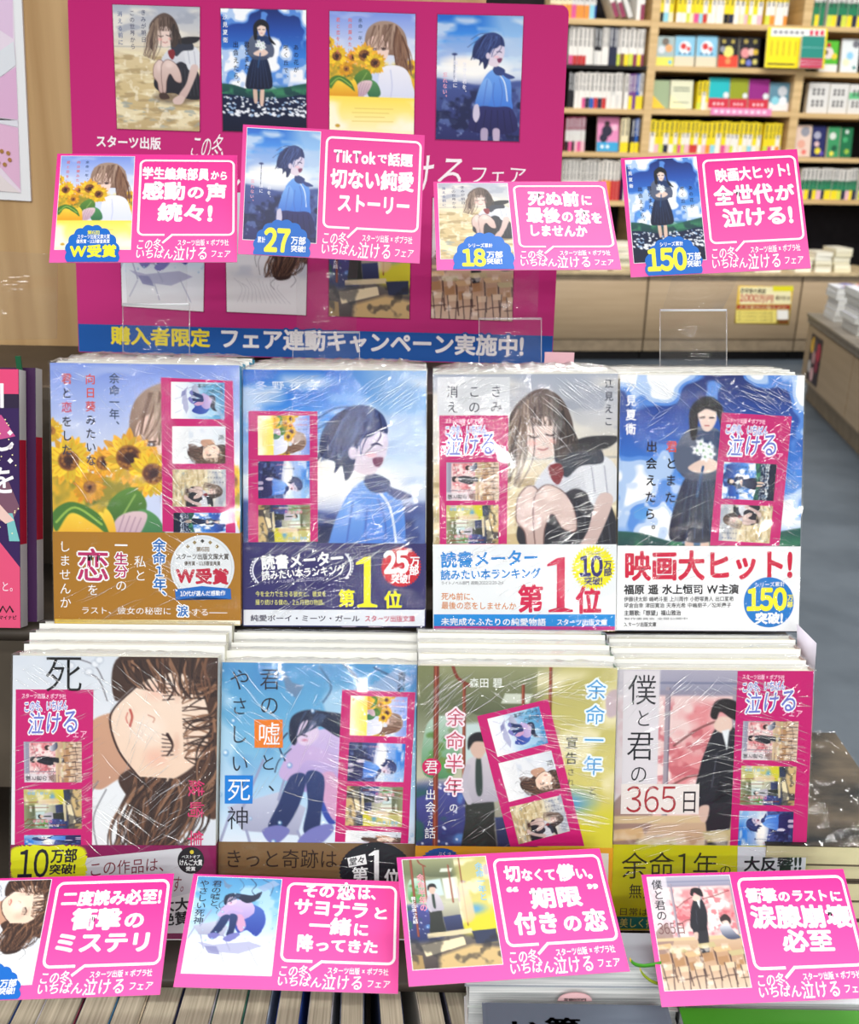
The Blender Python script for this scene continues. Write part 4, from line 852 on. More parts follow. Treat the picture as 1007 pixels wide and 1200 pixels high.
# ---- cabinets below the shelf, flat piles of books on their ledge
OFF = 0.3
cabM = M_SHELF @ Matrix.Translation((0, -OFF, 0))
cz = lambda py: shelf_at(800, py, OFF)[1]
cab = lambda px, py=360: shelf_at(px, py, OFF)[0]
LEDGE = cz(318.5)
xs = [cab(560), cab(757), cab(936), cab(1040)]
M_LEDGE = solid('pale_ledge', (200, 178, 140), 0.4, 0.3)
A = Acc(); A.box(xs[0], xs[3], -.012, OFF - .006, cz(322), LEDGE, (206, 184, 146)); tag(A.build('ledge_top', M_LEDGE, None, cabM), 'pale ledge board over the beige cabinets under the far shelf', 'ledge')
for k in range(3):
    a, b = xs[k] + .003, xs[k + 1] - .003
    c = empty('cabinet', cabM)
    tag(c, ['beige cabinet unit partly hidden by the pink fair board', 'beige cabinet unit carrying the yellow notice', 'beige cabinet unit beside the right hand island counter'][k], 'cabinet')
    boxobj('body', a, b, .004, OFF - .004, cz(411), cz(322.5), M_RAIL, c); boxobj('top_rail', a, b, -.004, .0035, cz(328), cz(322.5), M_RAIL, c)
    boxobj('drawer_front', a, b, -.006, .0035, cz(397), cz(329), M_PANEL, c, None, .002); boxobj('lower_rail', a, b, -.004, .0035, cz(411), cz(398.5), M_RAIL, c)
    boxobj('kick_board', a, b, .03, OFF - .004, FLOOR + .0003, cz(411) - .0002, M_KICK, c)
# notice stuck on the middle cabinet
q = [shelf_at(865, 334.5, OFF), shelf_at(929, 336.5, OFF), shelf_at(924, 380.4, OFF), shelf_at(860, 378.4, OFF)]
HN = Homog([(865, 334.5), (929, 336.5), (924, 380.4), (860, 378.4)], q)
A = Acc(); Y = -.0068
v = np.array([(p[0], yy, p[1]) for yy in (-.0072, -.0064) for p in q]); A.add(v, [[0, 3, 2], [0, 2, 1], [4, 5, 6], [4, 6, 7], [0, 1, 5], [0, 5, 4], [1, 2, 6], [1, 6, 5], [2, 3, 7], [2, 7, 6], [3, 0, 4], [3, 4, 7]], (236, 196, 70))
R = lambda x0, y0, x1, y1, c, y: A.flat(HN.quad([(x0, y0), (x1, y0), (x1, y1), (x0, y1)]), c, y)
R(866.5, 336, 926, 356, (250, 240, 190), -.0076); R(905, 334.8, 929, 341, (235, 225, 40), -.0079); R(863, 357, 925, 362, (170, 50, 40), -.0076); R(862, 363, 909, 378, (245, 226, 120), -.0076); R(910, 363, 923, 374, (250, 246, 236), -.0076); R(912, 374.5, 923, 379, (120, 70, 30), -.0076)
htext(A, '定年後の資産', *HN.H(867, 340, 897, 341, 5.5), (60, 40, 40), .02, -.008); htext(A, '1000万円', *HN.H(866, 348.5, 906, 350, 9), (196, 40, 50), .03, -.008); htext(A, '差が出る!', *HN.H(908, 348.5, 926, 349, 5), (80, 40, 40), .02, -.008)
for k in range(3): htext(A, '知っておきたいお金の話', *HN.H(864, 366 + 4.2 * k, 905, 366.5 + 4.2 * k, 2.6), (120, 90, 40), .0, -.008)
htext(A, '人生後半の備えかた', *HN.H(865, 359.5, 922, 360.3, 3.6), (245, 220, 160), .01, -.008)
tag(A.build('notice_sheet', M_SMALL, None, cabM), 'yellow notice with red sum taped to the middle beige cabinet', 'notice')
# flat piles on the ledge
r = random.Random(12)
piles = [(700, 6, 'behind the crouching girl card'), (737, 7, 'between the two upper right cards'), (905, 4, 'behind the blue sky card'), (947, 4, 'just right of the blue sky card'), (969, 5, 'second from the blue sky card'), (991, 6, 'near the right edge of the picture')]
for px, n, where in piles:
    x = shelf_at(px, 300, OFF)[0]; z = LEDGE + .0004
    for k in range(n):
        t = r.uniform(.011, .016); w = .062 if px > 940 else .1
        A = Acc(); c = pick(r, (246, 240, 214), (240, 232, 200), (250, 246, 230))
        A.box(-w / 2, w / 2, 0, .12, .0, t, c, top=pick(r, (235, 228, 200), (220, 205, 170), (196, 186, 170), (240, 236, 226)))
        A.box(-w / 2 - .0006, w / 2 + .0006, -.0006, .121, t, t + .0006, pick(r, (235, 228, 210), (205, 180, 150), (160, 160, 160)))
        o = A.build('paperback', M_SMALL); o.matrix_world = M_SHELF @ Matrix.Translation((x + r.uniform(-.004, .004), -OFF + .01 + r.uniform(0, .012), z)) @ Matrix.Rotation(r.uniform(-.06, .06), 4, 'Z')
        tag(o, 'flat paperback, %s from bottom of the ledge pile %s' % (ORD[k], where), 'book', 'flat piles on the far ledge'); z += t + .0008

# ---- island counter on the right
IA, IB = at_z(950, 367, -.45), at_z(1007, 405, -.45)
ex = (IA - IB).normalized(); ex.z = 0; ang = math.atan2(ex.y, ex.x)
M_ISL = Matrix.Translation((IA.x, IA.y, 0)) @ Matrix.Rotation(ang - math.pi / 2, 4, 'Z')       # +y away along the visible side, +x into the counter
isl = empty('island_counter', M_ISL); tag(isl, 'low beige island counter at the right edge with books on top', 'counter')
M_ITOP = solid('grey_counter_edge', (128, 120, 110), 0.4, 0.3)
boxobj('body', 0.004, .8, -1.7, 0, FLOOR + .06, -.478, M_PANEL, isl); boxobj('plinth', .02, .78, -1.68, -.02, FLOOR + .0003, FLOOR + .0595, M_RAIL, isl)
boxobj('top_board', -.008, .81, -1.71, .01, -.4605, -.45, M_ITOP, isl, None, .002); boxobj('edge_rail', -.004, .808, -1.705, .006, -.4775, -.461, M_ITOP, isl)
for k in range(3): boxobj('side_panel', -.001, .0035, -.55 * (k + 1) + .003, -.55 * k - .003, FLOOR + .07, -.482, M_PANEL, isl)
r = random.Random(3)
for k, (yy, n, ww) in enumerate(((-.10, 6, .13), (-.34, 7, .17), (-.58, 6, .17))):
    z = -.4496
    for j in range(n):
        t = r.uniform(.014, .018); A = Acc()
        A.box(0, .2, -ww / 2, ww / 2, 0, t, (226, 226, 222), top=(224, 224, 226)); A.box(-.0006, .2006, -ww / 2 - .0006, ww / 2 + .0006, t, t + .0006, (205, 205, 210))
        if j == n - 1:
            z_ = t + .0012
            for (u, v, q, c) in ((.06, .0, .03, (224, 150, 120)), (.1, .03, .028, (205, 90, 80)), (.05, .05, .022, (110, 110, 170)), (.12, -.04, .03, (214, 196, 180)), (.03, -.05, .02, (120, 110, 160))):
                vv = [(u, v, z_)] + [(u + q * math.cos(i * .5236), v + q * math.sin(i * .5236), z_) for i in range(12)]; A.add(vv, [[0, 1 + i, 1 + (i + 1) % 12] for i in range(12)], c); z_ += .0003
        o = A.build('picture_book', M_SMALL); o.matrix_world = M_ISL @ Matrix.Translation((.03 + r.uniform(-.008, .008), yy + r.uniform(-.005, .005), z)); z += t + .0008
        tag(o, 'pale book lying flat on the island counter, %s from the bottom of the %s pile' % (ORD[j], ['far', 'middle', 'near'][k]), 'book', 'piles on the island counter')
q = [(-.08, -.5), (-.2, -.5), (-.2, -.645), (-.08, -.645)]
A = Acc(); A.box(-.003, -.0013, -.215, -.075, -.64, -.5, (60, 52, 56))
def ip(u, v, q, c, k):
    y0, z0 = -.075 - .14 * u, -.5 - .14 * v; A.add([(-.0034 - .0002 * k, y0, z0)] + [(-.0034 - .0002 * k, y0 - q * math.cos(i * .5236), z0 + q * math.sin(i * .5236)) for i in range(12)], [[0, 1 + i, 1 + (i + 1) % 12] for i in range(12)], c)
for k, a in enumerate(((.2, .25, .022, (236, 190, 70)), (.25, .15, .016, (220, 170, 60)), (.45, .45, .022, (190, 150, 150)), (.8, .3, .028, (190, 60, 80)), (.78, .6, .02, (150, 60, 80)), (.2, .7, .02, (210, 205, 200)), (.5, .82, .022, (225, 180, 180)), (.55, .2, .02, (90, 80, 90)))): ip(*a, k)
tag(A.build('leaflet_poster', M_SMALL, None, M_ISL), 'small dark picture poster stuck on the side of the island counter', 'poster')
# ------------------------------------------------------------------ display rack, partition, fair board
def pose(pos, lean, yaw, roll):
    R = Matrix.Rotation(math.radians(yaw), 4, 'Z') @ Matrix.Rotation(math.radians(-lean), 4, 'X') @ Matrix.Rotation(math.radians(roll), 4, 'Y')
    return Matrix.Translation(pos) @ R
TABLE = -0.552
M_RACK = solid('dark_brown_rack', (66, 59, 52), 0.45, 0.3)
M_RACK2 = solid('brown_rack_back', (92, 83, 72), 0.5, 0.25)
M_WOOD = noise_mat('light_oak_panel', (176, 140, 94), (206, 172, 124), (55, 55, 2.2), 0.5, 0.25, 5, lo=.3, hi=.7)
S1F, S1Z, S2F, S2Z = .5115, -.2640, .395, -.4040        # front edge and front top height of the two tiers
SL = math.radians(7)                                   # the upper tier slopes down to the back, the lower one is level
rack = empty('display_rack', None, (0, 0, TABLE)); tag(rack, 'dark brown two tier display rack holding the shrink wrapped novels', 'display rack')
def tier(name, x0, x1, yf, yb, zf, th, mat, sl):
    A = Acc(); dz = math.tan(sl) * (yb - yf)
    P = [(x0, yf, zf - th), (x1, yf, zf - th), (x1, yb, zf - th - dz), (x0, yb, zf - th - dz), (x0, yf, zf), (x1, yf, zf), (x1, yb, zf - dz), (x0, yb, zf - dz)]
    P = [(a, b, c - TABLE) for a, b, c in P]
    A.add(P, [[0, 1, 5], [0, 5, 4], [1, 2, 6], [1, 6, 5], [2, 3, 7], [2, 7, 6], [3, 0, 4], [3, 4, 7], [4, 5, 6], [4, 6, 7], [3, 2, 1], [3, 1, 0]], (60, 54, 48)); return A.build(name, mat, rack)
XL, XR = -.62, .2155
tier('upper_tier', XL, XR, S1F, .6495, S1Z, .006, M_RACK, SL)
tier('lower_tier', XL, XR, S2F, .555, S2Z, .006, M_RACK, 0.0)
boxobj('back_panel', XL, XR, .65, .658, 0.0, (-.152 - TABLE), M_RACK2, rack)
boxobj('middle_panel', XL, XR, .5555, .561, 0.0, (S1Z - .030 - TABLE), M_RACK2, rack)
boxobj('top_ledge', XL, .095, .6585, .80, -.165 - TABLE, -.152 - TABLE, M_RACK, rack)
for x in (XL + .002, -.218, .2):
    boxobj('side_support', x, x + .012, .5615, .6495, 0.0, S1Z - .034 - TABLE, M_RACK2, rack)
boxobj('ledge_support', .06, .08, .66, .78, 0.0, -.1652 - TABLE, M_RACK2, rack)
M_TBL = solid('grey_brown_table', (104, 96, 86), 0.5, 0.3)
tb = empty('display_table', None, (0, 0, FLOOR)); tag(tb, 'low grey brown table under the rack and the front book piles', 'table')
boxobj('table_top', -.75, .30, .1, .80, TABLE - .02 - FLOOR, TABLE - .0005 - FLOOR, M_TBL, tb)
for x in (-.7, .24):
    for y in (.14, .74): boxobj('leg', x, x + .04, y, y + .04, .0003, TABLE - .0202 - FLOOR, M_TBL, tb)
riser = boxobj('riser_block', .222, .296, .47, .645, TABLE, -.417, M_TBL); tag(riser, 'grey brown block under the flat wrapped pile right of the rack', 'riser')

wall = boxobj('partition_panel', -.9, .035, .802, .82, FLOOR + .0003, .75, M_WOOD); tag(wall, 'light oak partition panel behind the pink fair board', 'partition')

# poster on the oak panel at the upper left
PY = .8
A = Acc(); p = [at_y(u, v, PY - .003) for u, v in ((-150, -60), (21, -60), (35, 236), (-139, 226))]
p = [(q.x, q.z) for q in p]
for yy in (0, .0025):
    A.flat(p, (238, 240, 242), yy)
for i in range(4):
    a, b = p[i], p[(i + 1) % 4]; A.add([(a[0], 0, a[1]), (b[0], 0, b[1]), (b[0], .0025, b[1]), (a[0], .0025, a[1])], [[0, 1, 2], [0, 2, 3]], (226, 226, 228))
HP = Homog([(-150, -60), (21, -60), (35, 236), (-139, 226)], p)
tri = lambda pts, c, y: A.flat(HP.quad(pts), c, y)
tri([(-140, -50), (12, -50), (23.5, 226), (-130, 216)], (236, 222, 236), -.0003)
for k, (pts, c) in enumerate((([(-60, -40), (12.5, -40), (14, 45), (-40, 10)], (228, 200, 228)), ([(-60, 130), (17.5, 78), (20, 140)], (226, 182, 216)), ([(-60, 130), (20, 150), (22.5, 222)], (230, 186, 216)), ([(-60, 100), (15, 48), (17.5, 76), (-50, 128)], (226, 230, 236)), ([(-60, 140), (20, 141), (20, 149), (-60, 132)], (228, 228, 236)), ([(-60, 150), (10, 215), (23, 226), (-80, 218)], (232, 222, 222)))): tri(pts, c, -.0004 - .0001 * k)
for k in range(6):
    an = k * 1.0472 + .3; c = HP(3 + 8 * math.cos(an), 185 + 8 * math.sin(an)); A.fan(c, [(c[0] + .0016 * math.cos(t * .5236), c[1] + .0016 * math.sin(t * .5236)) for t in range(12)], (176, 128, 70), -.0013)
o = A.build('wall_poster', M_POSTER); o.location = (0, PY - .0006, 0); tag(o, 'white bordered poster with pink triangles on the oak panel', 'poster')

# the pink fair board
PW, PH = .36, .258
BM = pose((-.0876, .7625, -.0221), 10.46, -.36, .53)
HB = Homog([(80, -6), (669, 9.5), (645, 425), (92, 413)], [(-PW / 2, .2525 / 2), (PW / 2, .2525 / 2), (PW / 2, -.2525 / 2), (-PW / 2, -.2525 / 2)])
A = Acc()
r_ = .006; outl = []
for cx, cz_, a0 in ((PW / 2 - r_, PH / 2 - .001 - r_, 0), (-PW / 2 + r_, PH / 2 - .001 - r_, 90), (-PW / 2 + .001, -PH / 2 + .003, 180), (PW / 2 - .001, -PH / 2 + .003, 270)):
    rr = r_ if a0 < 180 else .001
    for k in range(5): t = math.radians(a0 + 22.5 * k); outl.append((cx + rr * math.cos(t), cz_ + rr * math.sin(t)))
n = len(outl)
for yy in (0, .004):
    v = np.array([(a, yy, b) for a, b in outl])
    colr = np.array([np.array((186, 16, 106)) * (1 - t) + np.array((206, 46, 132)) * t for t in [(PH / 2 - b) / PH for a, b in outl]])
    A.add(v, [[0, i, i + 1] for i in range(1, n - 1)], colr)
for i in range(n):
    a, b = outl[i], outl[(i + 1) % n]; A.add([(a[0], 0, a[1]), (a[0], .004, a[1]), (b[0], .004, b[1]), (b[0], 0, b[1])], [[0, 1, 2], [0, 2, 3]], (214, 60, 146))
board = A.build('fair_board', M_POSTER, None, BM); tag(board, 'large pink bookshop fair board with eight small cover pictures and a blue foot', 'sign board')
A = Acc(); a, b = HB(92, 381), HB(648, 392); A.flat([(-PW / 2 + .0004, a[1]), (PW / 2 - .0004, b[1]), (PW / 2 - .0004, -PH / 2 + .0025), (-PW / 2 + .0004, -PH / 2 + .0025)], (22, 92, 176), -.0002)
for off, c, y in ((.13, (22, 92, 176), -.0003),):
    htext(A, '購入者限定', *HB.H(130, 394, 247, 397, 20), c, off, y); htext(A, 'フェア連動キャンペーン実施中!', *HB.H(257, 396.5, 613, 404, 23), c, off, y)
htext(A, '購入者限定', *HB.H(130, 394, 247, 397, 20), (250, 232, 60), .035, -.0005); htext(A, 'フェア連動キャンペーン実施中!', *HB.H(257, 396.5, 613, 404, 23), (250, 250, 250), .035, -.0005)
A.build('foot_band', M_POSTER, board)
A = Acc()
htext(A, 'スターツ出版', *HB.H(113, 166.5, 190, 169.5, 13.5), (250, 240, 245), .03, -.0003)
W_ = (250, 240, 246)
htext(A, 'この冬、', *HB.H(225, 172, 275, 173, 28), W_, .0, -.0003, .2, .12, 3)
htext(A, 'いちばん', *HB.H(262, 206, 430, 207, 38), W_, .0, -.0003, .2, .12, 3); htext(A, '泣ける', *HB.H(436, 205, 548, 207, 50), W_, .0, -.0003, .15, .06, 5); htext(A, 'フェア', *HB.H(551, 204.5, 617, 206, 22), W_, .0, -.0003, .1, .05, 5)
A.build('printed_message', M_POSTER, board)
PC = [('beach', [(133.5, 6), (236.5, 9), (235.5, 155), (138.5, 152)]), ('flow', [(261, 10.5), (361.5, 12.5), (361, 157), (263, 154.5)]), ('sun', [(389, 13.5), (489.5, 17), (486.5, 158), (388, 155)]), ('dawn', [(515.5, 17.5), (615.5, 19.5), (609, 166), (512, 163.5)]),
      ('fall', [(141, 223), (242, 226), (239, 366), (143.5, 360)]), ('sleep', [(265, 226), (363, 229), (359, 369.5), (266.5, 366)]), ('bus', [(387, 229), (483, 232), (479.5, 373), (386, 370)]), ('blos', [(508, 232), (604, 235), (599, 375), (505, 372)])]
for k, q in PC:
    A = Acc(); Q = HB.quad(q); e = .0007
    A.flat([(Q[0][0] - e, Q[0][1] + e), (Q[1][0] + e, Q[1][1] + e), (Q[2][0] + e, Q[2][1] - e), (Q[3][0] - e, Q[3][1] - e)], (150, 16, 88), -.0002)
    picture(A, k, Q, 105, -.0004); A.build('cover_picture', M_POSTER, board)

# ------------------------------------------------------------------ wrapped novels
MAG = (200, 24, 112)
def film_sheet(w, h, t, seed, bulge=.004):
    """thin wrinkled film over the front of a book, folded over its top and sides"""
    r = np.random.RandomState(seed); nx, nz = 40, 56
    gx = r.rand(9, 12); g2 = r.rand(22, 30)
    def nz2(g, u, v):
        H_, W_2 = g.shape; x, y = u * (W_2 - 1.001), v * (H_ - 1.001); i, j = x.astype(int), y.astype(int); a, b = x - i, y - j
        return (g[j, i] * (1 - a) + g[j, i + 1] * a) * (1 - b) + (g[j + 1, i] * (1 - a) + g[j + 1, i + 1] * a) * b
    us = np.linspace(0, 1, nx); vs = np.linspace(0, 1, nz); U, V = np.meshgrid(us, vs)
    d = .0010 + .00028 * nz2(gx, U, V) + .00004 * nz2(g2, V, U)
    P = np.stack([(U - .5) * (w + .0012), -d, V * (h + .0008)], -1)
    A = Acc(); idx = np.arange(nx * nz).reshape(nz, nx)
    a, b, c, e = idx[:-1, :-1].ravel(), idx[:-1, 1:].ravel(), idx[1:, 1:].ravel(), idx[1:, :-1].ravel()
    A.add(P.reshape(-1, 3), np.concatenate([np.stack([a, b, c], 1), np.stack([a, c, e], 1)]), (240, 240, 240))
    for s in (-1, 1):                                   # side folds
        x = s * (w + .0012) / 2; vs2 = np.linspace(0, 1, nz); e0 = P[:, 0 if s < 0 else -1]
        Q = np.stack([np.full(nz, x + s * .0002) + s * .0003 * r.rand(nz), np.full(nz, t), vs2 * (h + .0008)], 1)
        v = np.concatenate([e0, Q]); k = np.arange(nz - 1)
        f = np.concatenate([np.stack([k, k + 1, k + 1 + nz], 1), np.stack([k, k + 1 + nz, k + nz], 1)]); A.add(v, f if s > 0 else f[:, ::-1], (240, 240, 240))
    return A
def film_top(w, h, t, seed, rise):
    """crumpled film gathered over the head of the book"""
    r = np.random.RandomState(seed); nx, ny = 60, 7; g = r.rand(16, 40)
    A = Acc(); us = np.linspace(0, 1, nx); js = np.linspace(0, 1, ny); U, J = np.meshgrid(us, js)
    x, y = U * 38.9, J * 6; i, j = x.astype(int), y.astype(int); a, b = x - i, y - j
    N = (g[j, i] * (1 - a) + g[j, i + 1] * a) * (1 - b) + (g[j + 1, i] * (1 - a) + g[j + 1, i + 1] * a) * b
    env = np.clip(np.minimum(U, 1 - U) * 7, 0, 1) ** .6
    Z = h + .0008 + rise * np.sin(np.pi * np.clip(J * .98 + .02, 0, 1)) * env * (.45 + .8 * N)
    P = np.stack([(U - .5) * (w + .0012), -.001 + J * (t + .001), Z], -1); idx = np.arange(nx * ny).reshape(ny, nx)
    a, b, c, e = idx[:-1, :-1].ravel(), idx[:-1, 1:].ravel(), idx[1:, 1:].ravel(), idx[1:, :-1].ravel()
    A.add(P.reshape(-1, 3), np.concatenate([np.stack([a, b, c], 1), np.stack([a, c, e], 1)]), (240, 240, 240)); return A
def disc(A, H, cx, cy, r, col, y, n=36): A.fan(H(cx, cy), [H(cx + r * math.cos(2 * math.pi * i / n), cy + r * math.sin(2 * math.pi * i / n)) for i in range(n)], col, y)
def book_body(root, w, h, t, spine, cover_col):
    A = Acc(); A.box(-w / 2 + .0012, w / 2 - .0006, .0006, t - .0006, .0010, h - .0014, (240, 234, 214)); A.build('page_block', M_PAGE, root)
    A = Acc(); A.box(-w / 2, w / 2, 0, .0005, 0, h, cover_col); A.box(w / 2 - .0005, w / 2, .0005, t - .0005, 0, h, spine); A.box(-w / 2, w / 2, t - .0005, t, 0, h, (236, 236, 232)); return A
def creases(H, w, h, groups, seed):
    """raised folds in the film: little two-sided ridges; groups are (px, py, spread x, spread y, angle, length, count)"""
    r = random.Random(seed); A = Acc()
    for px, py, sx, sy, ang, ln, n in groups:
        for k in range(n):
            c = H(px + r.gauss(0, sx), py + r.gauss(0, sy)); a = math.radians(ang + r.gauss(0, 6)); L = ln * r.uniform(.3, 1.05) * .0004; q = r.uniform(.00008, .00022); e = r.uniform(.0001, .0003)
            d = np.array([math.cos(a), math.sin(a)]); m = np.array([-d[1], d[0]]); bend = m * L * r.uniform(-.12, .12)
            P = [c - d * L, c - d * L * .3 + bend, c + d * L * .3 + bend, c + d * L]
            if any(abs(p[0]) > w / 2 - .0005 or not .0005 < p[1] < h - .0005 for p in P): continue
            b = -.00155; v = []
            for i, p in enumerate(P):
                u = (.1, 1, 1, .1)[i]; v += [(p[0] - m[0] * q * u, b, p[1] - m[1] * q * u), (p[0], b - e * u, p[1]), (p[0] + m[0] * q * u, b, p[1] + m[1] * q * u)]
            f = []
            for i in range(3):
                s_ = 3 * i
                for j in (0, 1): f += [[s_ + j, s_ + 3 + j, s_ + 4 + j], [s_ + j, s_ + 4 + j, s_ + 1 + j]]
            A.add(v, f, (240, 240, 245))
    return A
CRE = {'sun': [(270, 480, 8, 45, -28, 26, 70), (200, 560, 6, 40, -35, 20, 40), (120, 440, 50, 5, -20, 24, 20), (230, 660, 30, 30, -30, 34, 46), (120, 690, 40, 25, 25, 30, 26), (100, 520, 30, 40, -50, 30, 14)],
       'dawn': [(330, 490, 35, 30, 8, 30, 40), (370, 560, 5, 50, 4, 14, 60), (294, 560, 4, 50, 6, 12, 40), (460, 460, 25, 14, 35, 26, 60), (340, 455, 35, 12, 25, 26, 36), (380, 650, 60, 12, 35, 30, 60), (430, 570, 25, 22, 12, 40, 40), (455, 640, 24, 8, 10, 40, 24), (330, 700, 40, 18, 30, 28, 40), (470, 590, 16, 30, 40, 24, 40)],
       'beach': [(553, 545, 30, 55, 0, 30, 70), (594, 560, 4, 50, 35, 16, 40), (650, 560, 30, 30, 20, 22, 60), (690, 620, 22, 40, 15, 24, 80), (690, 460, 22, 14, -35, 30, 50), (540, 455, 22, 12, 30, 26, 26), (640, 520, 14, 22, -45, 40, 20), (670, 690, 30, 24, 30, 20, 36), (560, 650, 30, 8, 20, 26, 24)],
       'flow': [(925, 560, 6, 50, -30, 22, 60), (850, 560, 5, 50, -30, 14, 40), (780, 455, 40, 10, -35, 26, 40), (900, 465, 28, 10, -25, 30, 40), (760, 560, 26, 60, 30, 22, 30), (800, 665, 60, 14, 25, 18, 40), (920, 640, 10, 8, 0, 30, 14)],
       'sleep': [(30, 900, 8, 55, 20, 20, 50), (100, 900, 7, 50, 30, 18, 50), (150, 830, 50, 40, -40, 26, 30), (60, 790, 40, 10, -30, 26, 26), (200, 940, 26, 26, 35, 24, 50), (130, 960, 50, 14, -35, 40, 20), (170, 860, 20, 30, 70, 22, 16)],
       'fall': [(440, 920, 30, 50, -12, 44, 60), (400, 900, 6, 45, -20, 16, 40), (300, 830, 26, 30, -40, 28, 26), (430, 800, 40, 14, -25, 26, 40), (340, 890, 30, 30, 60, 24, 30), (450, 960, 24, 10, -14, 40, 26)],
       'bus': [(530, 800, 20, 20, 40, 40, 60), (510, 850, 12, 40, 55, 34, 34), (670, 860, 20, 40, -8, 40, 60), (640, 800, 40, 10, 25, 30, 30), (690, 940, 16, 26, -10, 36, 50), (560, 960, 30, 20, 30, 20, 24), (600, 880, 20, 40, -35, 22, 30)],
       'blos': [(900, 900, 26, 60, -14, 40, 70), (940, 900, 6, 55, -18, 26, 50), (780, 810, 36, 20, 40, 26, 40), (790, 900, 40, 40, 20, 30, 40), (740, 940, 14, 40, 10, 26, 30), (880, 800, 26, 10, -25, 30, 30), (800, 975, 40, 10, 10, 30, 30)]}
BOOKS = {}
def novel(key, art, corners, pos, lean, yaw, roll, s=1.0, t=.012, behind=3, spine=(240, 238, 230), name='novel', label='', back='', rise=.004, w=.105, h=.148, zb=None, dxy=(0, 0)):
    w *= s; h *= s; pos = Vector(pos) * s
    M = pose(pos, lean, yaw, roll) @ Matrix.Translation((0, 0, -h / 2))
    M.translation.x += dxy[0]
    root = empty(name, M); tag(root, label, 'book', 'shrink wrapped novels on the rack')
    H = Homog(corners, [(-w / 2, h), (w / 2, h), (w / 2, 0), (-w / 2, 0)])
    A = book_body(root, w, h, t, spine, (236, 236, 232)); A.grid(ART[art], [(-w / 2, h), (w / 2, h), (w / 2, 0), (-w / 2, 0)], -.00012)
    cover = A.build('cover', M_PRINT, root)
    film_sheet(w, h, t, hash_(key)).build('shrink_wrap', M_FILM, root, None, True)
    creases(H, w, h, CRE[key], hash_(key) + 3).build('film_crease', M_CREASE, root)
    film_top(w, h, t, hash_(key) + 1, rise).build('film_gather', M_FILMTOP, root)
    # the copies behind
    n = Vector((0, math.cos(math.radians(lean)), -math.sin(math.radians(lean)))); sl = SL if pos.z > -.25 else 0.0; d = Vector((0, math.cos(sl), -math.sin(sl))); step = (t + .0012) / d.dot(n)
    proto = None; r = random.Random(hash_(key))
    for k in range(behind):
        Mk = Matrix.Translation(d * step * (k + 1) + Vector((r.uniform(-.0012, .0012), 0, r.uniform(0, .0012)))) @ M
        if proto is None:
            proto = empty(name, Mk); ch = [book_body(proto, w, h, t, spine, (236, 236, 232)).build('cover', M_PRINT, proto)]; ch.append(film_top(w, h, t, hash_(key) + 7, rise * .5).build('film_gather', M_FILMTOP, proto)); cp = proto
        else:
            cp = proto.copy(); COL.objects.link(cp); cp.matrix_world = Mk
            for c in list(proto.children):
                c2 = c.copy(); COL.objects.link(c2); c2.parent = cp
        tag(cp, 'wrapped copy %s, %s behind the front copy' % (back, ORD[k]), 'book', 'copies behind the front novels')
    BOOKS[key] = (root, cover, H, w, h)
    return root, cover, H
def hash_(k): return sum(ord(c) * (i + 3) for i, c in enumerate(k))
def band(root, H, w, y_px_l, col, name='belly_band', ypx_r=None, xm=500):
    """paper band round the foot of a novel; returns the collector"""
    A = Acc(); z = (H(*y_px_l)[1]); A.box(-w / 2 - .0003, w / 2 + .0003, -.00042, -.00025, .0006, z, col); A.box(w / 2 + .0001, w / 2 + .0004, -.0003, .0105, .0006, z, col); return A, z
YB = -.00055                                            # lettering level on a band
def bookmark(root, H, quad, items, turn, title=None):
    """pink strip of picture stickers under the film; items (art, quad px) turned"""
    A = Acc(); Q = H.quad(quad); A.flat(Q, MAG, -.0003)
    for i in range(4):
        a, b = Q[i], Q[(i + 1) % 4]; A.add([(a[0], -.0003, a[1]), (b[0], -.0003, b[1]), (b[0], -.00012, b[1]), (a[0], -.00012, a[1])], [[0, 1, 2], [0, 2, 3]], MAG)
    if title:
        (x0, y0, x1, y1), (u0, v0, u1, v1), (p0, q0, p1, q1), (f0, g0, f1, g1) = title
        htext(A, 'スターツ出版 × ポプラ社', *H.H(x0, y0, x1, y1, 5.5), (250, 200, 225), .03, -.0004)
        for off, c, y in ((.11, (250, 250, 255), -.0004), (.01, (110, 120, 205), -.0005)):
            htext(A, 'この冬、いちばん', *H.H(u0, v0, u1, v1, 11), c, off, y, .1, .08, 2); htext(A, '泣ける', *H.H(p0, q0, p1, q1, 26), c, off * .7, y, .1, .08, 4)
        htext(A, 'フェア', *H.H(f0, g0, f1, g1, 9), (250, 190, 220), .01, -.0004)
    bm = A.build('bookmark', M_PRINT, root)
    for art, q in items:
        A = Acc(); picture(A, art, H.quad(q), 60, -.00036, turn); A.build('picture_sticker', M_PRINT, bm)
    return bm
def rect(x0, y0, x1, y1, sh=0): return [(x0, y0), (x1, y0 + sh), (x1 - 0, y1 + sh), (x0, y1)]
def cutz(items): return items
WHITE, INK = (246, 247, 248), (38, 38, 46)

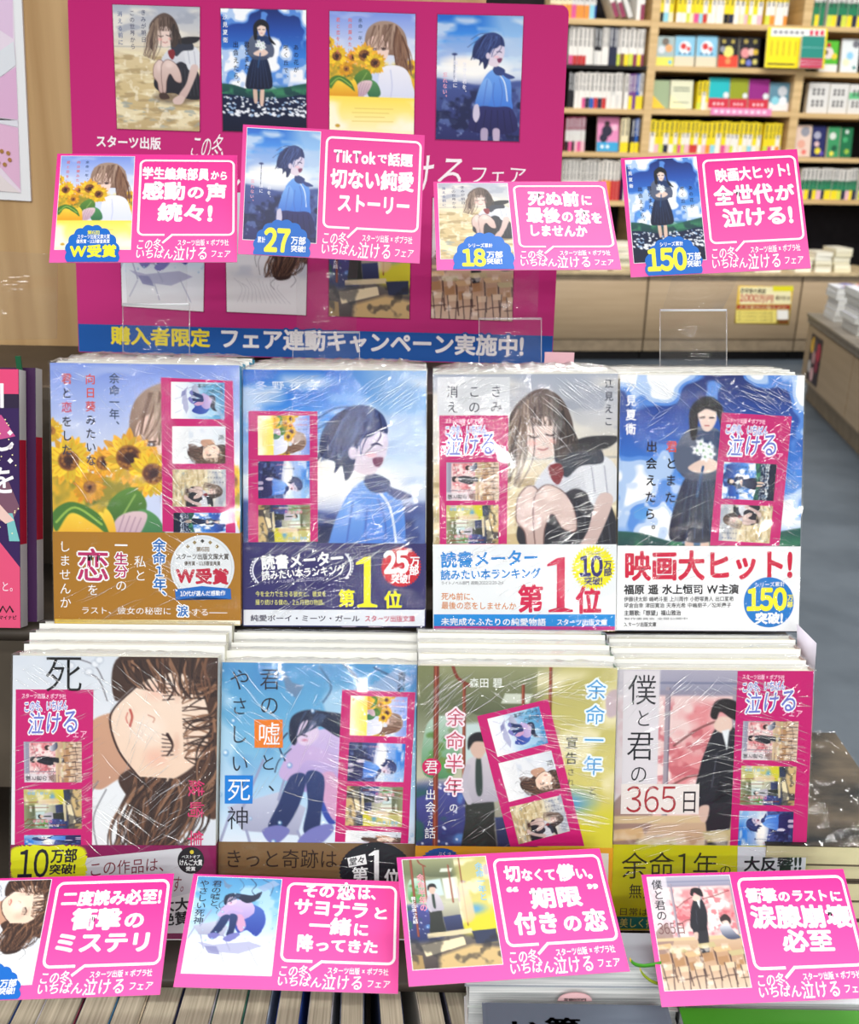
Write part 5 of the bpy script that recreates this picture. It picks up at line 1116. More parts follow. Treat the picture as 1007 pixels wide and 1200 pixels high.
# ---- upper tier: sunflower novel
c = [(58, 426), (281.5, 429), (283.4, 732), (63, 731)]
rt, cv, H = novel('sun', 'sun', c, (-.1604, .5242, -.1841), 15.29, 2.21, .29, 1.0, .012, 3, (40, 150, 190), label='wrapped sunflower cover novel with a golden brown band and round white seal', back='of the sunflower cover novel', rise=.005)
A = Acc()
vtext(A, '余命一年、', *H.W(134, 437, 134, 506, 12.5), (62, 78, 112), .014, -.0003)
vtext(A, '向日葵みたいな', *H.W(105.5, 437, 106.5, 547, 12.5), [(220, 84, 76)] * 3 + [(62, 62, 80)] * 4, .014, -.0003)
vtext(A, '君と恋をした', *H.W(77.5, 436, 78, 535, 13), [(214, 88, 80), (60, 60, 78), (214, 70, 96), (60, 60, 78), (60, 60, 78), (60, 60, 78)], .014, -.0003)
A.build('title_lettering', M_PRINT, cv)
bookmark(rt, H, [(189, 443), (274, 447), (277.5, 623.5), (191, 622)], [('fall', rect(201, 448, 264.5, 490.5, 1)), ('sleep', rect(202.5, 499.5, 265.5, 543)), ('beach', rect(203, 549.5, 266, 593)), ('flow', rect(204, 600, 266, 623))], 90)
A, z = band(rt, H, w=.105, y_px_l=(170, 623), col=(168, 116, 30))
a, b = H(63, 724.5), H(283, 726); wq = .0525
A.flat([(-wq, a[1]), (wq, b[1]), (wq, .0008), (-wq, .0008)], [(252, 214, 60), (248, 246, 224), (250, 248, 236), (252, 222, 70)], -.00047)
vtext(A, 'しませんか', *H.W(75, 631, 76, 713, 14), WHITE, .0, YB)
for off, cc, y in ((.1, WHITE, YB), (.022, (184, 36, 100), YB - .00006)):
    vtext(A, '恋', *H.W(108.5, 641, 108.5, 681, 40), cc, off * .6, y); vtext(A, '生分', *H.W(142, 646, 142, 676, 16), cc, off, y)
vtext(A, '一', *H.W(142, 630, 142, 646, 16), WHITE, .02, YB); vtext(A, 'の', *H.W(142, 677, 142, 693, 14), WHITE, .0, YB); vtext(A, 'を', *H.W(108.5, 682, 108.5, 698, 14), WHITE, .0, YB); vtext(A, '私と', *H.W(164.5, 649, 164.8, 681, 14.5), WHITE, .0, YB)
for off, cc, y in ((.1, WHITE, YB), (.025, (30, 110, 190), YB - .00006)): vtext(A, '余命1年、'.replace('1', '１'), *H.W(187, 630, 188, 706, 16), cc, off, y)
htext(A, 'ラスト、彼女の秘密に', *H.H(94, 714, 202, 715, 8.5), WHITE, .0, YB)
for off, cc, y in ((.15, WHITE, YB), (.03, (30, 110, 190), YB - .00006)): htext(A, '涙', *H.H(208.5, 715, 222, 715, 12), cc, off, y)
htext(A, 'する――', *H.H(225, 716, 268, 716.4, 8.5), WHITE, .0, YB)
bd = A.build('belly_band', M_PRINT, rt)
A = Acc(); disc(A, H, 238.5, 664, 38, (222, 226, 230), YB - .0001); disc(A, H, 238.5, 664, 35.5, (204, 210, 216), YB - .00015); disc(A, H, 238.5, 664, 34.5, (226, 230, 234), YB - .0002); Y2 = YB - .00028
for i in range(5): an = -math.pi / 2 + (i - 2) * .35; A.flat([H(238.5 + 27 * math.cos(an) + 2.5 * math.cos(k * 1.57), 660 + 27 * math.sin(an) + 2.5 * math.sin(k * 1.57)) for k in range(4)], (150, 132, 90) if i != 2 else (60, 60, 60), Y2)
htext(A, '第6回', *H.H(231, 642.5, 247, 642.5, 5.5), (120, 96, 60), .02, Y2); htext(A, 'スターツ出版文庫大賞', *H.H(207, 651, 270, 651, 7), (70, 62, 56), .02, Y2); htext(A, '優秀賞・U18審査員賞', *H.H(217, 659, 260, 659, 5), (90, 80, 70), .02, Y2)
htext(A, 'W受賞', *H.H(208, 673.5, 270, 674.5, 17), (190, 30, 62), .055, Y2)
A.flat([H(206, 689.5), H(238, 685.5), H(272, 688.5), H(273, 701), H(238, 697.5), H(207, 702)], (28, 104, 190), Y2); htext(A, '10代が選んだ感動作', *H.H(212, 694.5, 266, 693.5, 6), WHITE, .02, Y2 - .00008)
A.build('award_seal', M_PRINT, bd)

# ---- upper tier: blue dawn novel
c = [(284.6, 433), (499, 436), (500.4, 735), (283.7, 733)]
rt, cv, H = novel('dawn', 'dawn', c, (-.0549, .5335, -.1875), 16.95, .55, -.44, .998, .012, 3, (60, 70, 80), label='wrapped blue cover novel with a laughing short haired girl and navy band', back='of the blue short haired girl novel', rise=.006)
A = Acc(); htext(A, '冬 野 夜 空', *H.H(298, 451, 374, 452, 10), (226, 238, 250), .0, -.0003); A.build('author_lettering', M_PRINT, cv)
bookmark(rt, H, [(291, 480.5), (372, 481.5), (372.5, 632.5), (290, 633)], [('sun', rect(302, 486, 363, 531.5)), ('dawn', rect(302, 538.5, 363, 582)), ('bus', rect(302, 589.5, 363.5, 633))], 90)
A, z = band(rt, H, w=.105, y_px_l=(390, 634.5), col=(48, 44, 104))
a, b = H(284, 713), H(500, 714); A.flat([(-.0523, a[1]), (.0523, b[1]), (.0523, .0008), (-.0523, .0008)], (226, 230, 238), -.00047)
htext(A, '読書メーター', *H.H(305, 657.5, 404, 651.5, 16.5), WHITE, .035, YB); htext(A, '読みたい本ランキング', *H.H(305.5, 672.5, 405, 665.5, 11), WHITE, .025, YB); htext(A, 'ライトノベル部門 月間(2021/2月)', *H.H(307, 681, 380, 676, 4), (196, 192, 220), .0, YB)
for sx, cx in ((-1, 299), (1, 408)):
    A.stroke([H(cx + sx * (4 - 7 * abs(t) ** 2) * 1.0, 664 - 4 * sx * .6 + 15 * t) for t in np.linspace(-1, 1, 9)], .0009, (220, 220, 235), YB)
    for t in np.linspace(-.9, .9, 9): p = H(cx + sx * (6.5 - 7 * t * t), 664 - 2.4 * sx + 15 * t); A.flat([(p[0] - .0006, p[1]), (p[0], p[1] - .0008), (p[0] + .0006, p[1]), (p[0], p[1] + .0008)], (220, 220, 235), YB)
YEL = (250, 240, 20)
htext(A, '今を全力で生きる彼女と、彼女を', *H.H(298, 694, 383, 694.5, 6.5), (240, 236, 130), .0, YB); htext(A, '撮り続ける僕の、2ヵ月間の物語。', *H.H(298, 704, 384, 704.5, 6.5), (240, 236, 130), .0, YB)
htext(A, '第', *H.H(397, 699.5, 417, 699.5, 20), YEL, .03, YB); htext(A, '位', *H.H(451.5, 701.5, 473, 701.5, 20), YEL, .03, YB)
for q in one_shape(H, 418, 650, 444.5, 710.5): A.flat(q, YEL, YB)
htext(A, '純愛ボーイ・ミーツ・ガール', *H.H(292, 722.8, 423, 724, 7.5), (60, 56, 80), .02, YB); htext(A, 'スターツ出版文庫', *H.H(428.5, 724, 489, 724.5, 7.5), (190, 50, 90), .02, YB)
bd = A.build('belly_band', M_PRINT, rt)
A = Acc(); A.fan(H(471.5, 663), burst(44, 22, 24.5, 471.5, 663, H), (205, 30, 48), YB - .0001); Y2 = YB - .0002
htext(A, 'ついに', *H.H(463, 642.5, 485, 643, 5.5), WHITE, .01, Y2); htext(A, '25', *H.H(451, 658, 480.5, 657, 27), WHITE, .05, Y2); htext(A, '万', *H.H(482, 656, 494, 656, 11), WHITE, .03, Y2); htext(A, '部', *H.H(481, 667, 493, 667, 11), WHITE, .03, Y2); htext(A, '突破!', *H.H(460, 676.5, 482.5, 676.8, 11), WHITE, .03, Y2)
A.build('sales_burst', M_PRINT, bd)

# ---- upper tier: beach novel
c = [(506, 439), (724.8, 440), (723.3, 739.6), (506.9, 738)]
rt, cv, H = novel('beach', 'beach', c, (.0546, .5315, -.1875), 15.79, -1.03, -1.42, 1.0, .012, 3, (196, 180, 176), label='wrapped beach cover novel with a crouching brown haired girl and white band', back='of the crouching beach girl novel', rise=.006)
A = Acc(); G_ = (70, 72, 84)
A.flat([H(511, 442), H(597, 443), H(597, 488), H(511, 488)], (214, 216, 220), -.00022)
for s_, x in (('きみ', 581), ('この', 555), ('消え', 529)): vtext(A, s_, *H.W(x, 450, x, 486, 14.5), G_, .0, -.0003)
vtext(A, '江見えこ', *H.W(714.5, 444, 714, 502, 11), (66, 70, 84), .012, -.0003)
A.build('title_lettering', M_PRINT, cv)
bookmark(rt, H, [(513.5, 486.5), (595.5, 487), (594, 636.5), (514, 636.5)], [('blos', rect(522, 541, 584.5, 585.5)), ('bus', rect(522, 591, 584, 636))], -90, ((520, 493, 566, 493.5), (520, 504, 570, 503), (521, 521, 582, 519), (561, 531, 588, 534)))
A, z = band(rt, H, w=.105, y_px_l=(610, 637), col=(234, 238, 241))
a, b = H(507, 718), H(723, 719.5); A.flat([(-.0524, a[1]), (.0524, b[1]), (.0524, .003), (-.0524, .003)], (20, 140, 220), -.00047); BL = (24, 134, 214); CR = (210, 28, 76)
A.flat([(-.0524, .003), (.0524, .003), (.0524, .0008), (-.0524, .0008)], (206, 60, 140), -.00047)
htext(A, '読書メーター', *H.H(515, 654.5, 633, 652, 18), BL, .03, YB); htext(A, '読みたい本ランキング', *H.H(515, 672, 634.5, 670.5, 11.5), BL, .025, YB); htext(A, 'ライトノベル部門 週間(2022/2/20-26)', *H.H(515.5, 681.5, 590, 681.5, 4), (70, 70, 80), .0, YB)
htext(A, '死ぬ前に、', *H.H(516, 697, 560, 697.5, 8.5), (212, 130, 60), .01, YB); htext(A, '最後の恋をしませんか', *H.H(516, 707.5, 605.5, 709, 8.5), (212, 130, 60), .01, YB)
htext(A, '第', *H.H(607, 700, 638, 700, 31), CR, .035, YB); htext(A, '位', *H.H(676, 702, 707, 702, 31), CR, .035, YB)
for q in one_shape(H, 642, 652, 674, 716.5): A.flat(q, CR, YB)
htext(A, '未完成なふたりの純愛物語', *H.H(515.5, 726.5, 641, 728, 8.5), WHITE, .02, YB); htext(A, 'スターツ出版文庫', *H.H(653.5, 728, 714, 728.8, 7.5), WHITE, .02, YB)
bd = A.build('belly_band', M_PRINT, rt)
A = Acc(); A.fan(H(697, 664.5), burst(40, 23, 26.5, 697, 664.5, H), (240, 232, 20), YB - .0001); Y2 = YB - .0002; NV = (52, 48, 110)
htext(A, 'ついに', *H.H(688, 647.5, 706, 647.5, 5), NV, .01, Y2); htext(A, '10', *H.H(680, 663, 708, 663, 25), NV, .04, Y2); htext(A, '万', *H.H(709, 661, 719, 661, 9), NV, .03, Y2); htext(A, '部', *H.H(709, 670, 719, 670, 9), NV, .03, Y2); htext(A, '突破!', *H.H(686, 680, 708, 680, 9.5), NV, .03, Y2)
A.build('sales_burst', M_PRINT, bd)

# ---- upper tier: navy sky novel
c = [(727, 439.5), (943, 440), (935.6, 741), (722.4, 739)]
rt, cv, H = novel('flow', 'flow', c, (.1614, .5339, -.1867), 16.51, -.64, -.98, 1.0, .012, 4, (214, 226, 232), label='wrapped navy sky cover novel with a girl holding white flowers and a white band', back='of the navy sky novel with white flowers', rise=.0015)
A = Acc(); vtext(A, '汐見夏衛', *H.W(740, 444, 739, 511, 13), (240, 244, 250), .02, -.0003); vtext(A, '君とまた', *H.W(787.5, 513, 785, 592, 13.5), [(214, 80, 60)] + [(12, 14, 30)] * 3, .02, -.0003); vtext(A, '出会えたら。', *H.W(764, 513, 761, 631, 13.5), (12, 14, 30), .02, -.0003)
A.build('title_lettering', M_PRINT, cv)
bookmark(rt, H, [(846, 483.5), (928, 488), (913.5, 639.5), (832, 639)], [('flow', [(848.5, 541), (910.5, 544), (906.5, 587), (845.5, 584)]), ('beach', [(845, 590.5), (906, 593), (902, 636.5), (842, 633)])], -90, ((851, 492, 897, 494.5), (850, 502, 900, 505), (852, 522, 912, 521), (893, 533, 918, 535)))
A, z = band(rt, H, w=.105, y_px_l=(830, 639.5), col=(240, 241, 243))
htext(A, '映画大ヒット!', *H.H(731, 662.5, 930, 661, 33), (206, 22, 62), .038, YB); htext(A, '福原 遥 水上恒司 W主演', *H.H(731, 690, 866, 690, 11), (34, 34, 38), .03, YB)
htext(A, '伊藤健太郎 嶋﨑斗亜 上川周作 小野塚勇人 出口夏希', *H.H(731, 701.3, 860, 701.3, 5.6), (40, 40, 44), .01, YB); htext(A, '坪倉由幸 津田寛治 天寿光希 中嶋朋子／松坂慶子', *H.H(731, 708.7, 857, 708.7, 5.6), (40, 40, 44), .01, YB); htext(A, '主題歌:「想望」福山雅治', *H.H(731, 717.5, 798, 717.5, 6), (40, 40, 44), .02, YB); htext(A, '製作委員会 全国公開中', *H.H(731, 724.3, 806, 724.3, 2.6), (80, 80, 84), .0, YB); htext(A, 'スターツ出版文庫', *H.H(730.5, 731, 769, 731, 5.2), (40, 40, 44), .02, YB)
bd = A.build('belly_band', M_PRINT, rt)
A = Acc(); disc(A, H, 901, 705.5, 29.5, (28, 120, 200), YB - .0001); Y2 = YB - .0002
htext(A, 'シリーズ累計', *H.H(884, 685, 920, 684, 5.5), WHITE, .01, Y2); htext(A, '150', *H.H(875, 702.5, 922, 702, 27), (250, 236, 40), .05, Y2); htext(A, '万', *H.H(923, 700, 930, 700, 7), (250, 236, 40), .03, Y2); htext(A, '部', *H.H(922.5, 708, 929.5, 708, 7), (250, 236, 40), .03, Y2); htext(A, '突破!', *H.H(885, 724, 918, 724, 12.5), WHITE, .05, Y2)
A.build('sales_badge', M_PRINT, bd)

# ---- lower tier: sleeping face novel
c = [(17.4, 769.6), (253.4, 771), (256, 1101), (7, 1100)]
rt, cv, H = novel('sleep', 'sleep', c, (-.1611, .427, -.3168), 18.93, 2.41, .79, 1.02, .0102, 3, (226, 224, 206), label='wrapped white cover novel with a sleeping face lying sideways and a yellow burst', back='of the sideways sleeping face novel', rise=.002, w=.105)
A = Acc(); htext(A, '死', *H.H(53, 789, 98, 789, 42), (22, 22, 26), -.004, -.0003)
for i, ch in enumerate('綾崎隼'):
    y = (716, 741, 775)[i] + 203; a, b = H(231, y - 10), H(231, y + 10); v, t = glyph(ch, .005)
    lx = (v[:, 1] - .385); ly = -(v[:, 0] - .5); k = abs(a[1] - b[1]); p = (a + b) / 2 + np.stack([lx, ly], 1) * k
    A.add(np.stack([p[:, 0], np.full(len(p), -.0003), p[:, 1]], 1), t, (214, 52, 110))
A.build('title_lettering', M_PRINT, cv)
bookmark(rt, H, [(20, 807), (109.5, 807), (107, 985.5), (15, 985)], [('blos', rect(28, 865.5, 95.5, 912)), ('bus', rect(27, 920, 95, 966)), ('dawn', rect(26.5, 973.5, 94, 985))], -90, ((26.5, 814, 78, 814.5), (29, 826, 80, 824), (33, 845, 93, 842), (76, 856, 102, 857)))
A, z = band(rt, H, w=.107, y_px_l=(150, 985.5), col=(132, 26, 84)); Y2 = YB - .00008
A.flat([H(95, 1001), H(214, 989), H(238, 1032), H(240, 1070), H(100, 1072)], (206, 208, 214), YB + .00003); htext(A, 'この作品は、', *H.H(103, 1014, 204, 1007, 17), (120, 34, 50), .0, YB, .1, .06, 2); htext(A, 'す。', *H.H(204, 1031, 226, 1033, 19), (120, 34, 50), .0, YB, .1, .05, 2)
A.flat([H(186, 1052), H(240, 1040), H(240, 1092), H(184, 1092)], (226, 228, 230), YB + .00001); htext(A, '大大', *H.H(188, 1058, 226, 1056, 16), (34, 34, 40), .03, YB - .00003); htext(A, '絶賛', *H.H(188, 1075, 226, 1073, 16), (34, 34, 40), .03, YB - .00003)
disc(A, H, 226, 1003.5, 16, (30, 34, 38), YB - .0001); htext(A, 'ベストオブ', *H.H(215, 999, 237, 999, 4), WHITE, .01, YB - .0002); htext(A, 'けんご大賞', *H.H(212, 1006, 240, 1006, 7), WHITE, .02, YB - .0002); htext(A, '受賞', *H.H(220, 1013.5, 232, 1013.5, 5), WHITE, .02, YB - .0002); disc(A, H, 227, 993.5, 2.5, (220, 200, 60), YB - .0002, 8)
bd = A.build('belly_band', M_PRINT, rt)
A = Acc(); cxm, cym = 55, 1007
A.fan(H(cxm, cym), clip_x([H(cxm + (47 if i % 2 else 44) * np.sign(math.cos(2 * math.pi * i / 96)) * abs(math.cos(2 * math.pi * i / 96)) ** .35, cym + (22.5 if i % 2 else 20.5) * np.sign(math.sin(2 * math.pi * i / 96)) * abs(math.sin(2 * math.pi * i / 96)) ** .35) for i in range(96)], -.0535), (220, 222, 30), YB - .0001)
htext(A, '10', *H.H(18, 1007.5, 56, 1006.5, 36), (30, 36, 46), .01, YB - .0002, .1); htext(A, '万部', *H.H(58, 998, 90, 997, 16), (30, 36, 46), .03, YB - .0002, .1); htext(A, '突破!', *H.H(56, 1014, 88, 1013, 12), (30, 36, 46), .03, YB - .0002, .1)
A.build('sales_burst', M_PRINT, bd)

# ---- lower tier: falling girl novel
c = [(262.8, 775), (488, 778), (484, 1103), (254, 1102)]
rt, cv, H = novel('fall', 'fall', c, (-.0575, .4429, -.3279), 20.5, .61, .05, 1.0, .0094, 3, (232, 236, 230), label='wrapped light blue cover novel with a girl in knee socks curled up in the air', back='of the light blue falling girl novel', rise=.002)
A = Acc(); DK = (32, 34, 48); Yt = -.0003
for ch, x, y, s_ in (('君', 318, 794.5, 25), ('の', 317, 825, 24), ('と', 315, 892, 20), ('、', 326, 915, 24)): htext(A, ch, *H.H(x - s_ / 2, y, x + s_ / 2, y, s_), DK, -.004, Yt)
for ch, x, y, s_ in (('や', 283, 795, 25), ('さ', 282.5, 826, 21), ('し', 281, 859, 22), ('い', 282, 893, 22), ('神', 279.5, 958, 27)): htext(A, ch, *H.H(x - s_ / 2, y, x + s_ / 2, y, s_), DK, -.004, Yt)
A.flat([H(299.5, 842), H(332.5, 842), H(332.5, 875), H(299.5, 875)], (232, 124, 30), Yt); htext(A, '嘘', *H.H(303, 858.5, 330, 858.5, 27), WHITE, .0, Yt - .0001)
A.flat([H(264.5, 907.5), H(297.5, 907.5), H(296.5, 941), H(264, 941)], (18, 126, 214), Yt); htext(A, '死', *H.H(267, 924, 295, 924, 27), WHITE, .0, Yt - .0001)
vtext(A, '青谷', *H.W(470.5, 785, 470, 812, 11), DK, .0, Yt)
A.build('title_lettering', M_PRINT, cv)
bookmark(rt, H, [(401.5, 807), (486, 810), (478, 987.5), (392.5, 986)], [('sun', [(411.5, 814), (477, 815.5), (475.5, 862), (410, 860)]), ('dawn', [(409.5, 868), (475, 870), (472.5, 915), (407, 914)]), ('bus', [(407, 919.5), (472, 921), (470.5, 968), (404.5, 966.5)]), ('sleep', [(405.5, 972), (470, 974.5), (469, 987), (404.5, 986)])], 90)
A, z = band(rt, H, w=.105, y_px_l=(370, 987), col=(122, 94, 60)); htext(A, 'きっと奇跡は', *H.H(263, 1006, 396, 1006, 22), (44, 34, 26), .0, YB)
A.fan(H(440, 1010), [H(440 + (43 if i % 2 else 41) * math.cos(i * .0654) * 1.0, 1020 + 34 * math.sin(i * .0654)) for i in range(96)], (26, 30, 38), YB + .00002)
A.flat([H(407, 1005), H(428, 1000), H(430, 1012), H(409, 1016)], WHITE, YB - .00003); htext(A, '堂々', *H.H(409, 1009.5, 428, 1006.5, 9), (30, 30, 40), .02, YB - .0001, .2); htext(A, '第', *H.H(412, 1025, 432, 1024, 18), WHITE, .02, YB - .0001); htext(A, '位', *H.H(450, 1028, 468, 1028, 20), WHITE, .03, YB - .0001)
for q in one_shape(H, 432, 995, 450, 1038): A.flat(q, WHITE, YB - .00005)
A.build('belly_band', M_PRINT, rt)

# ---- lower tier: bus novel
c = [(490, 780), (723, 783.5), (716, 1098), (484, 1096)]
rt, cv, H = novel('bus', 'bus', c, (.0482, .4383, -.3237), 15.07, .05, -.27, 1.0, .0102, 3, (70, 120, 80), label='wrapped olive cover novel with a young man in a bus and a slanted pink strip', back='of the olive bus novel', rise=.002)
A = Acc()
for off, cc, y in ((.09, (236, 246, 252), -.0003), (.0, (70, 160, 220), -.00037)):
    vtext(A, '余命一年', *H.W(699, 793, 694.5, 910, 24), cc, off, y)
vtext(A, 'と', *H.W(695, 916, 694.5, 934, 11), (70, 80, 90), .0, -.0003); vtext(A, '宣告', *H.W(670.5, 860, 669.5, 896, 15), (70, 72, 66), .01, -.0003); vtext(A, 'された', *H.W(669.5, 897, 668, 933, 9.5), (80, 82, 76), .0, -.0003)
for off, cc, y in ((.1, (250, 230, 238), -.0003), (.0, (196, 74, 104), -.00037)): vtext(A, '余命半年', *H.W(534, 826, 531, 933, 22), cc, off, y)
vtext(A, 'の', *H.W(531, 937, 531, 952, 11), WHITE, .0, -.0003); A.fan(H(505.5, 897), [H(505.5 + 11.5 * math.cos(i * .35), 897 + 10 * math.sin(i * .35)) for i in range(18)], (206, 30, 96), -.0003); vtext(A, '君', *H.W(505, 888, 505, 906, 17), WHITE, .0, -.0004)
vtext(A, 'と', *H.W(504.5, 910, 504.5, 921, 8), WHITE, .0, -.0003); vtext(A, '出会', *H.W(504, 922, 503.5, 951, 13), WHITE, .0, -.0003); vtext(A, 'った', *H.W(503.5, 951, 503, 967, 7.5), WHITE, .0, -.0003); vtext(A, '話', *H.W(503, 967, 503, 982, 14), WHITE, .0, -.0003)
htext(A, '森田 碧', *H.H(550, 800, 589, 800, 11), (236, 240, 232), .01, -.0003)
A.build('title_lettering', M_PRINT, cv)
bookmark(rt, H, [(559, 838.5), (642, 819), (685.5, 989.5), (598, 990)], [('fall', [(571, 841.5), (631.5, 827), (642.5, 869.5), (583, 885.5)]), ('sleep', [(584, 893), (646, 878), (657.5, 922), (596.5, 938)]), ('beach', [(597, 944), (657.5, 930), (668.5, 972), (608, 987.5)])], 90)
A, z = band(rt, H, w=.105, y_px_l=(600, 990.5), col=(226, 160, 30))
A.fan(H(516, 1002), [H(516 + (24 if i % 2 else 20) * math.cos(i * .13), 1006 + 14 * math.sin(i * .13)) for i in range(48)], (30, 84, 160), YB); htext(A, 'ぶくっ', *H.H(512, 999, 528, 998, 5), WHITE, .0, YB - .0001); A.flat([H(660, 996), H(714, 998), H(713, 1090), H(660, 1090)], (226, 222, 210), YB)
A.build('belly_band', M_PRINT, rt)

# ---- lower tier: cherry blossom novel
c = [(723, 785), (954.6, 786.5), (940, 1092), (714, 1090)]
rt, cv, H = novel('blos', 'blos', c, (.1556, .4475, -.3281), 13.2, -.75, -1.01, 1.0, .0098, 3, (170, 130, 110), label='wrapped cherry blossom cover novel with a dark suited young man and yellow band', back='of the cherry blossom novel', rise=.001)
A = Acc(); A.flat([H(730, 786.5), H(772, 786.5), H(768, 953), H(727, 953)], (224, 218, 224), -.00022); A.flat([H(727, 918), H(819, 918), H(818, 953), H(726, 953)], (236, 226, 222), -.00024)
for ch, x, y, s_ in (('僕', 752, 808, 35), ('と', 753, 841, 21), ('君', 749.5, 873, 34), ('の', 747.5, 906, 22)): htext(A, ch, *H.H(x - s_ / 2, y, x + s_ / 2, y, s_), (34, 34, 42), -.004, -.0003)
htext(A, '365', *H.H(732, 936, 793, 936, 34), (170, 52, 60), -.004, -.0003); htext(A, '日', *H.H(796, 938, 818, 938, 27), (40, 36, 42), .0, -.0003)
A.build('title_lettering', M_PRINT, cv)
bookmark(rt, H, [(864, 786.5), (953, 786.5), (945, 991), (855, 990)], [('blos', [(870.5, 844.5), (935.5, 845), (933, 891), (868, 889.5)]), ('bus', [(868.5, 896.5), (933, 897.5), (930.5, 943), (866.5, 942)]), ('dawn', [(866, 949), (930, 950), (928.5, 991), (864, 990.5)])], -90, ((869, 793, 919, 794), (869, 805, 920, 803), (872, 824, 934, 820), (915, 834, 940, 836)))
A, z = band(rt, H, w=.105, y_px_l=(830, 989.5), col=(206, 204, 24)); A.flat([H(864, 990.5), H(945, 992), H(941, 1088), H(862, 1088)], (214, 218, 228), YB + .00004)
htext(A, '余命1年', *H.H(726, 1013, 842, 1013, 31), (52, 48, 30), -.003, YB); htext(A, 'の', *H.H(842, 1018, 857, 1018, 12), (52, 48, 30), .0, YB); htext(A, '大反響!!', *H.H(871, 1011, 940, 1010, 17), (30, 32, 44), .035, YB)
htext(A, '無気力な', *H.H(735, 1043, 800, 1043, 17), (60, 54, 40), .0, YB); htext(A, '日常は、', *H.H(723, 1067, 770, 1068, 9), (60, 54, 40), .0, YB); A.flat([H(719, 1073), H(800, 1074), H(800, 1088), H(718, 1087)], (36, 120, 110), YB); htext(A, '美しく描く', *H.H(724, 1080, 776, 1081, 11), (236, 232, 120), .0, YB - .0001)
A.build('belly_band', M_PRINT, rt)
# white card end sticking out beside the rack
A = Acc(); P = [at_y(934, 732, .50), at_y(957, 755, .49), at_y(955, 786, .49), at_y(935, 772, .50)]
v = [tuple(p) for p in P] + [tuple(p + Vector((.0006, .0012, 0))) for p in P]
A.add(v, [[0, 1, 2], [0, 2, 3], [4, 6, 5], [4, 7, 6], [0, 4, 5], [0, 5, 1], [1, 5, 6], [1, 6, 2], [2, 6, 7], [2, 7, 3], [3, 7, 4], [3, 4, 0]], (226, 218, 232))
tag(A.build('shelf_card', M_CARD), 'blank pale lilac card end sticking out at the right of the rack', 'card')
# ------------------------------------------------------------------ pink cards on clear holders
PINK0, PINK1 = (230, 40, 146), (244, 92, 174)
def pop(key, corners, pos, lean, yaw, roll, h, art, lines, label, badge=None, w=.106, cut=None):
    M = pose(pos, lean, yaw, roll) @ Matrix.Translation((0, 0, -h / 2))
    H = Homog(corners, [(-w / 2, h), (w / 2, h), (w / 2, 0), (-w / 2, 0)])
    L = lambda u, v: np.array([(u - .5) * w, h * (1 - v)])
    A = Acc(); t = .0006
    for y in (0, t): A.flat([(-w / 2, 0), (w / 2, 0), (w / 2, h), (-w / 2, h)], [PINK1, PINK1, PINK0, PINK0], y)
    for a, b in (((-w / 2, 0), (w / 2, 0)), ((w / 2, 0), (w / 2, h)), ((w / 2, h), (-w / 2, h)), ((-w / 2, h), (-w / 2, 0))):
        A.add([(a[0], 0, a[1]), (a[0], t, a[1]), (b[0], t, b[1]), (b[0], 0, b[1])], [[0, 1, 2], [0, 2, 3]], (244, 160, 208))
    root = A.build('promotion_card', M_CARD, None, M); tag(root, label, 'card', 'pink promotion cards')
    A = Acc(); A.flat([L(.022, .02), L(.428, .02), L(.428, .89), L(.022, .89)], (240, 240, 246), -.0001)
    picture(A, art, [L(.025, .025), L(.425, .025), L(.425, .885), L(.025, .885)], 96, -.0002); A.build('cover_picture', M_CARD, root)
    A = Acc(); y = -.00015; WT = (255, 252, 254); fr = []
    def arc(cu, cv, a0):
        return [(L(cu, cv) + .0032 * np.array([math.cos(math.radians(a0 + 15 * k)), math.sin(math.radians(a0 + 15 * k))])) for k in range(7)]
    du, dv = .0032 / w, .0032 / h
    path = [L(.605, .755)] + arc(.462 + du, .755 - dv, 270)[::-1][:0] + [L(.462 + du, .755)] + arc(.462 + du, .755 - dv, 180)[::-1] + arc(.462 + du, .06 + dv, 90)[::-1] + arc(.98 - du, .06 + dv, 0)[::-1] + arc(.98 - du, .755 - dv, 270)[::-1] + [L(.645, .755)]
    A.stroke(path, .0013, WT, y); A.stroke([L(.65, .75), L(.595, .83)], .0013, WT, y - .00003)
    for (s, x0, y0, x1, y1, hh) in lines: htext(A, s, *H.H(x0, y0, x1, y1, hh), WT, .045, y)
    k = h * .085
    htext(A, 'この冬、', L(.455, .838), L(.635, .838), h * .095, WT, .012, y, .1, .07, 3); htext(A, 'いちばん', L(.452, .925), L(.655, .925), h * .085, WT, .012, y, .1, .08, 5); htext(A, '泣ける', L(.655, .92), L(.845, .92), h * .13, WT, .012, y, .08, .05, 9); htext(A, 'フェア', L(.855, .925), L(.965, .925), h * .07, WT, .012, y, .1, .05, 7)
    htext(A, 'スターツ出版 × ポプラ社', L(.675, .825), L(.955, .825), h * .055, WT, .02, y)
    A.build('printed_message', M_CARD, root)
    if badge:
        cx, cy, r, items = badge; A = Acc(); pts = clip_z(scallop(16, r, 2.2, cx, cy, H), .0002)
        if cut is not None: pts = clip_x(pts, cut)
        c0 = np.mean(pts, 0); A.fan(c0, pts, (16, 106, 200), -.0003)
        for (s, x0, y0, x1, y1, hh, col, off) in items: htext(A, s, *H.H(x0, y0, x1, y1, hh), col, off, -.0004)
        A.build('sales_badge', M_CARD, root)
    return root
YL, WT = (246, 240, 60), (250, 250, 252)
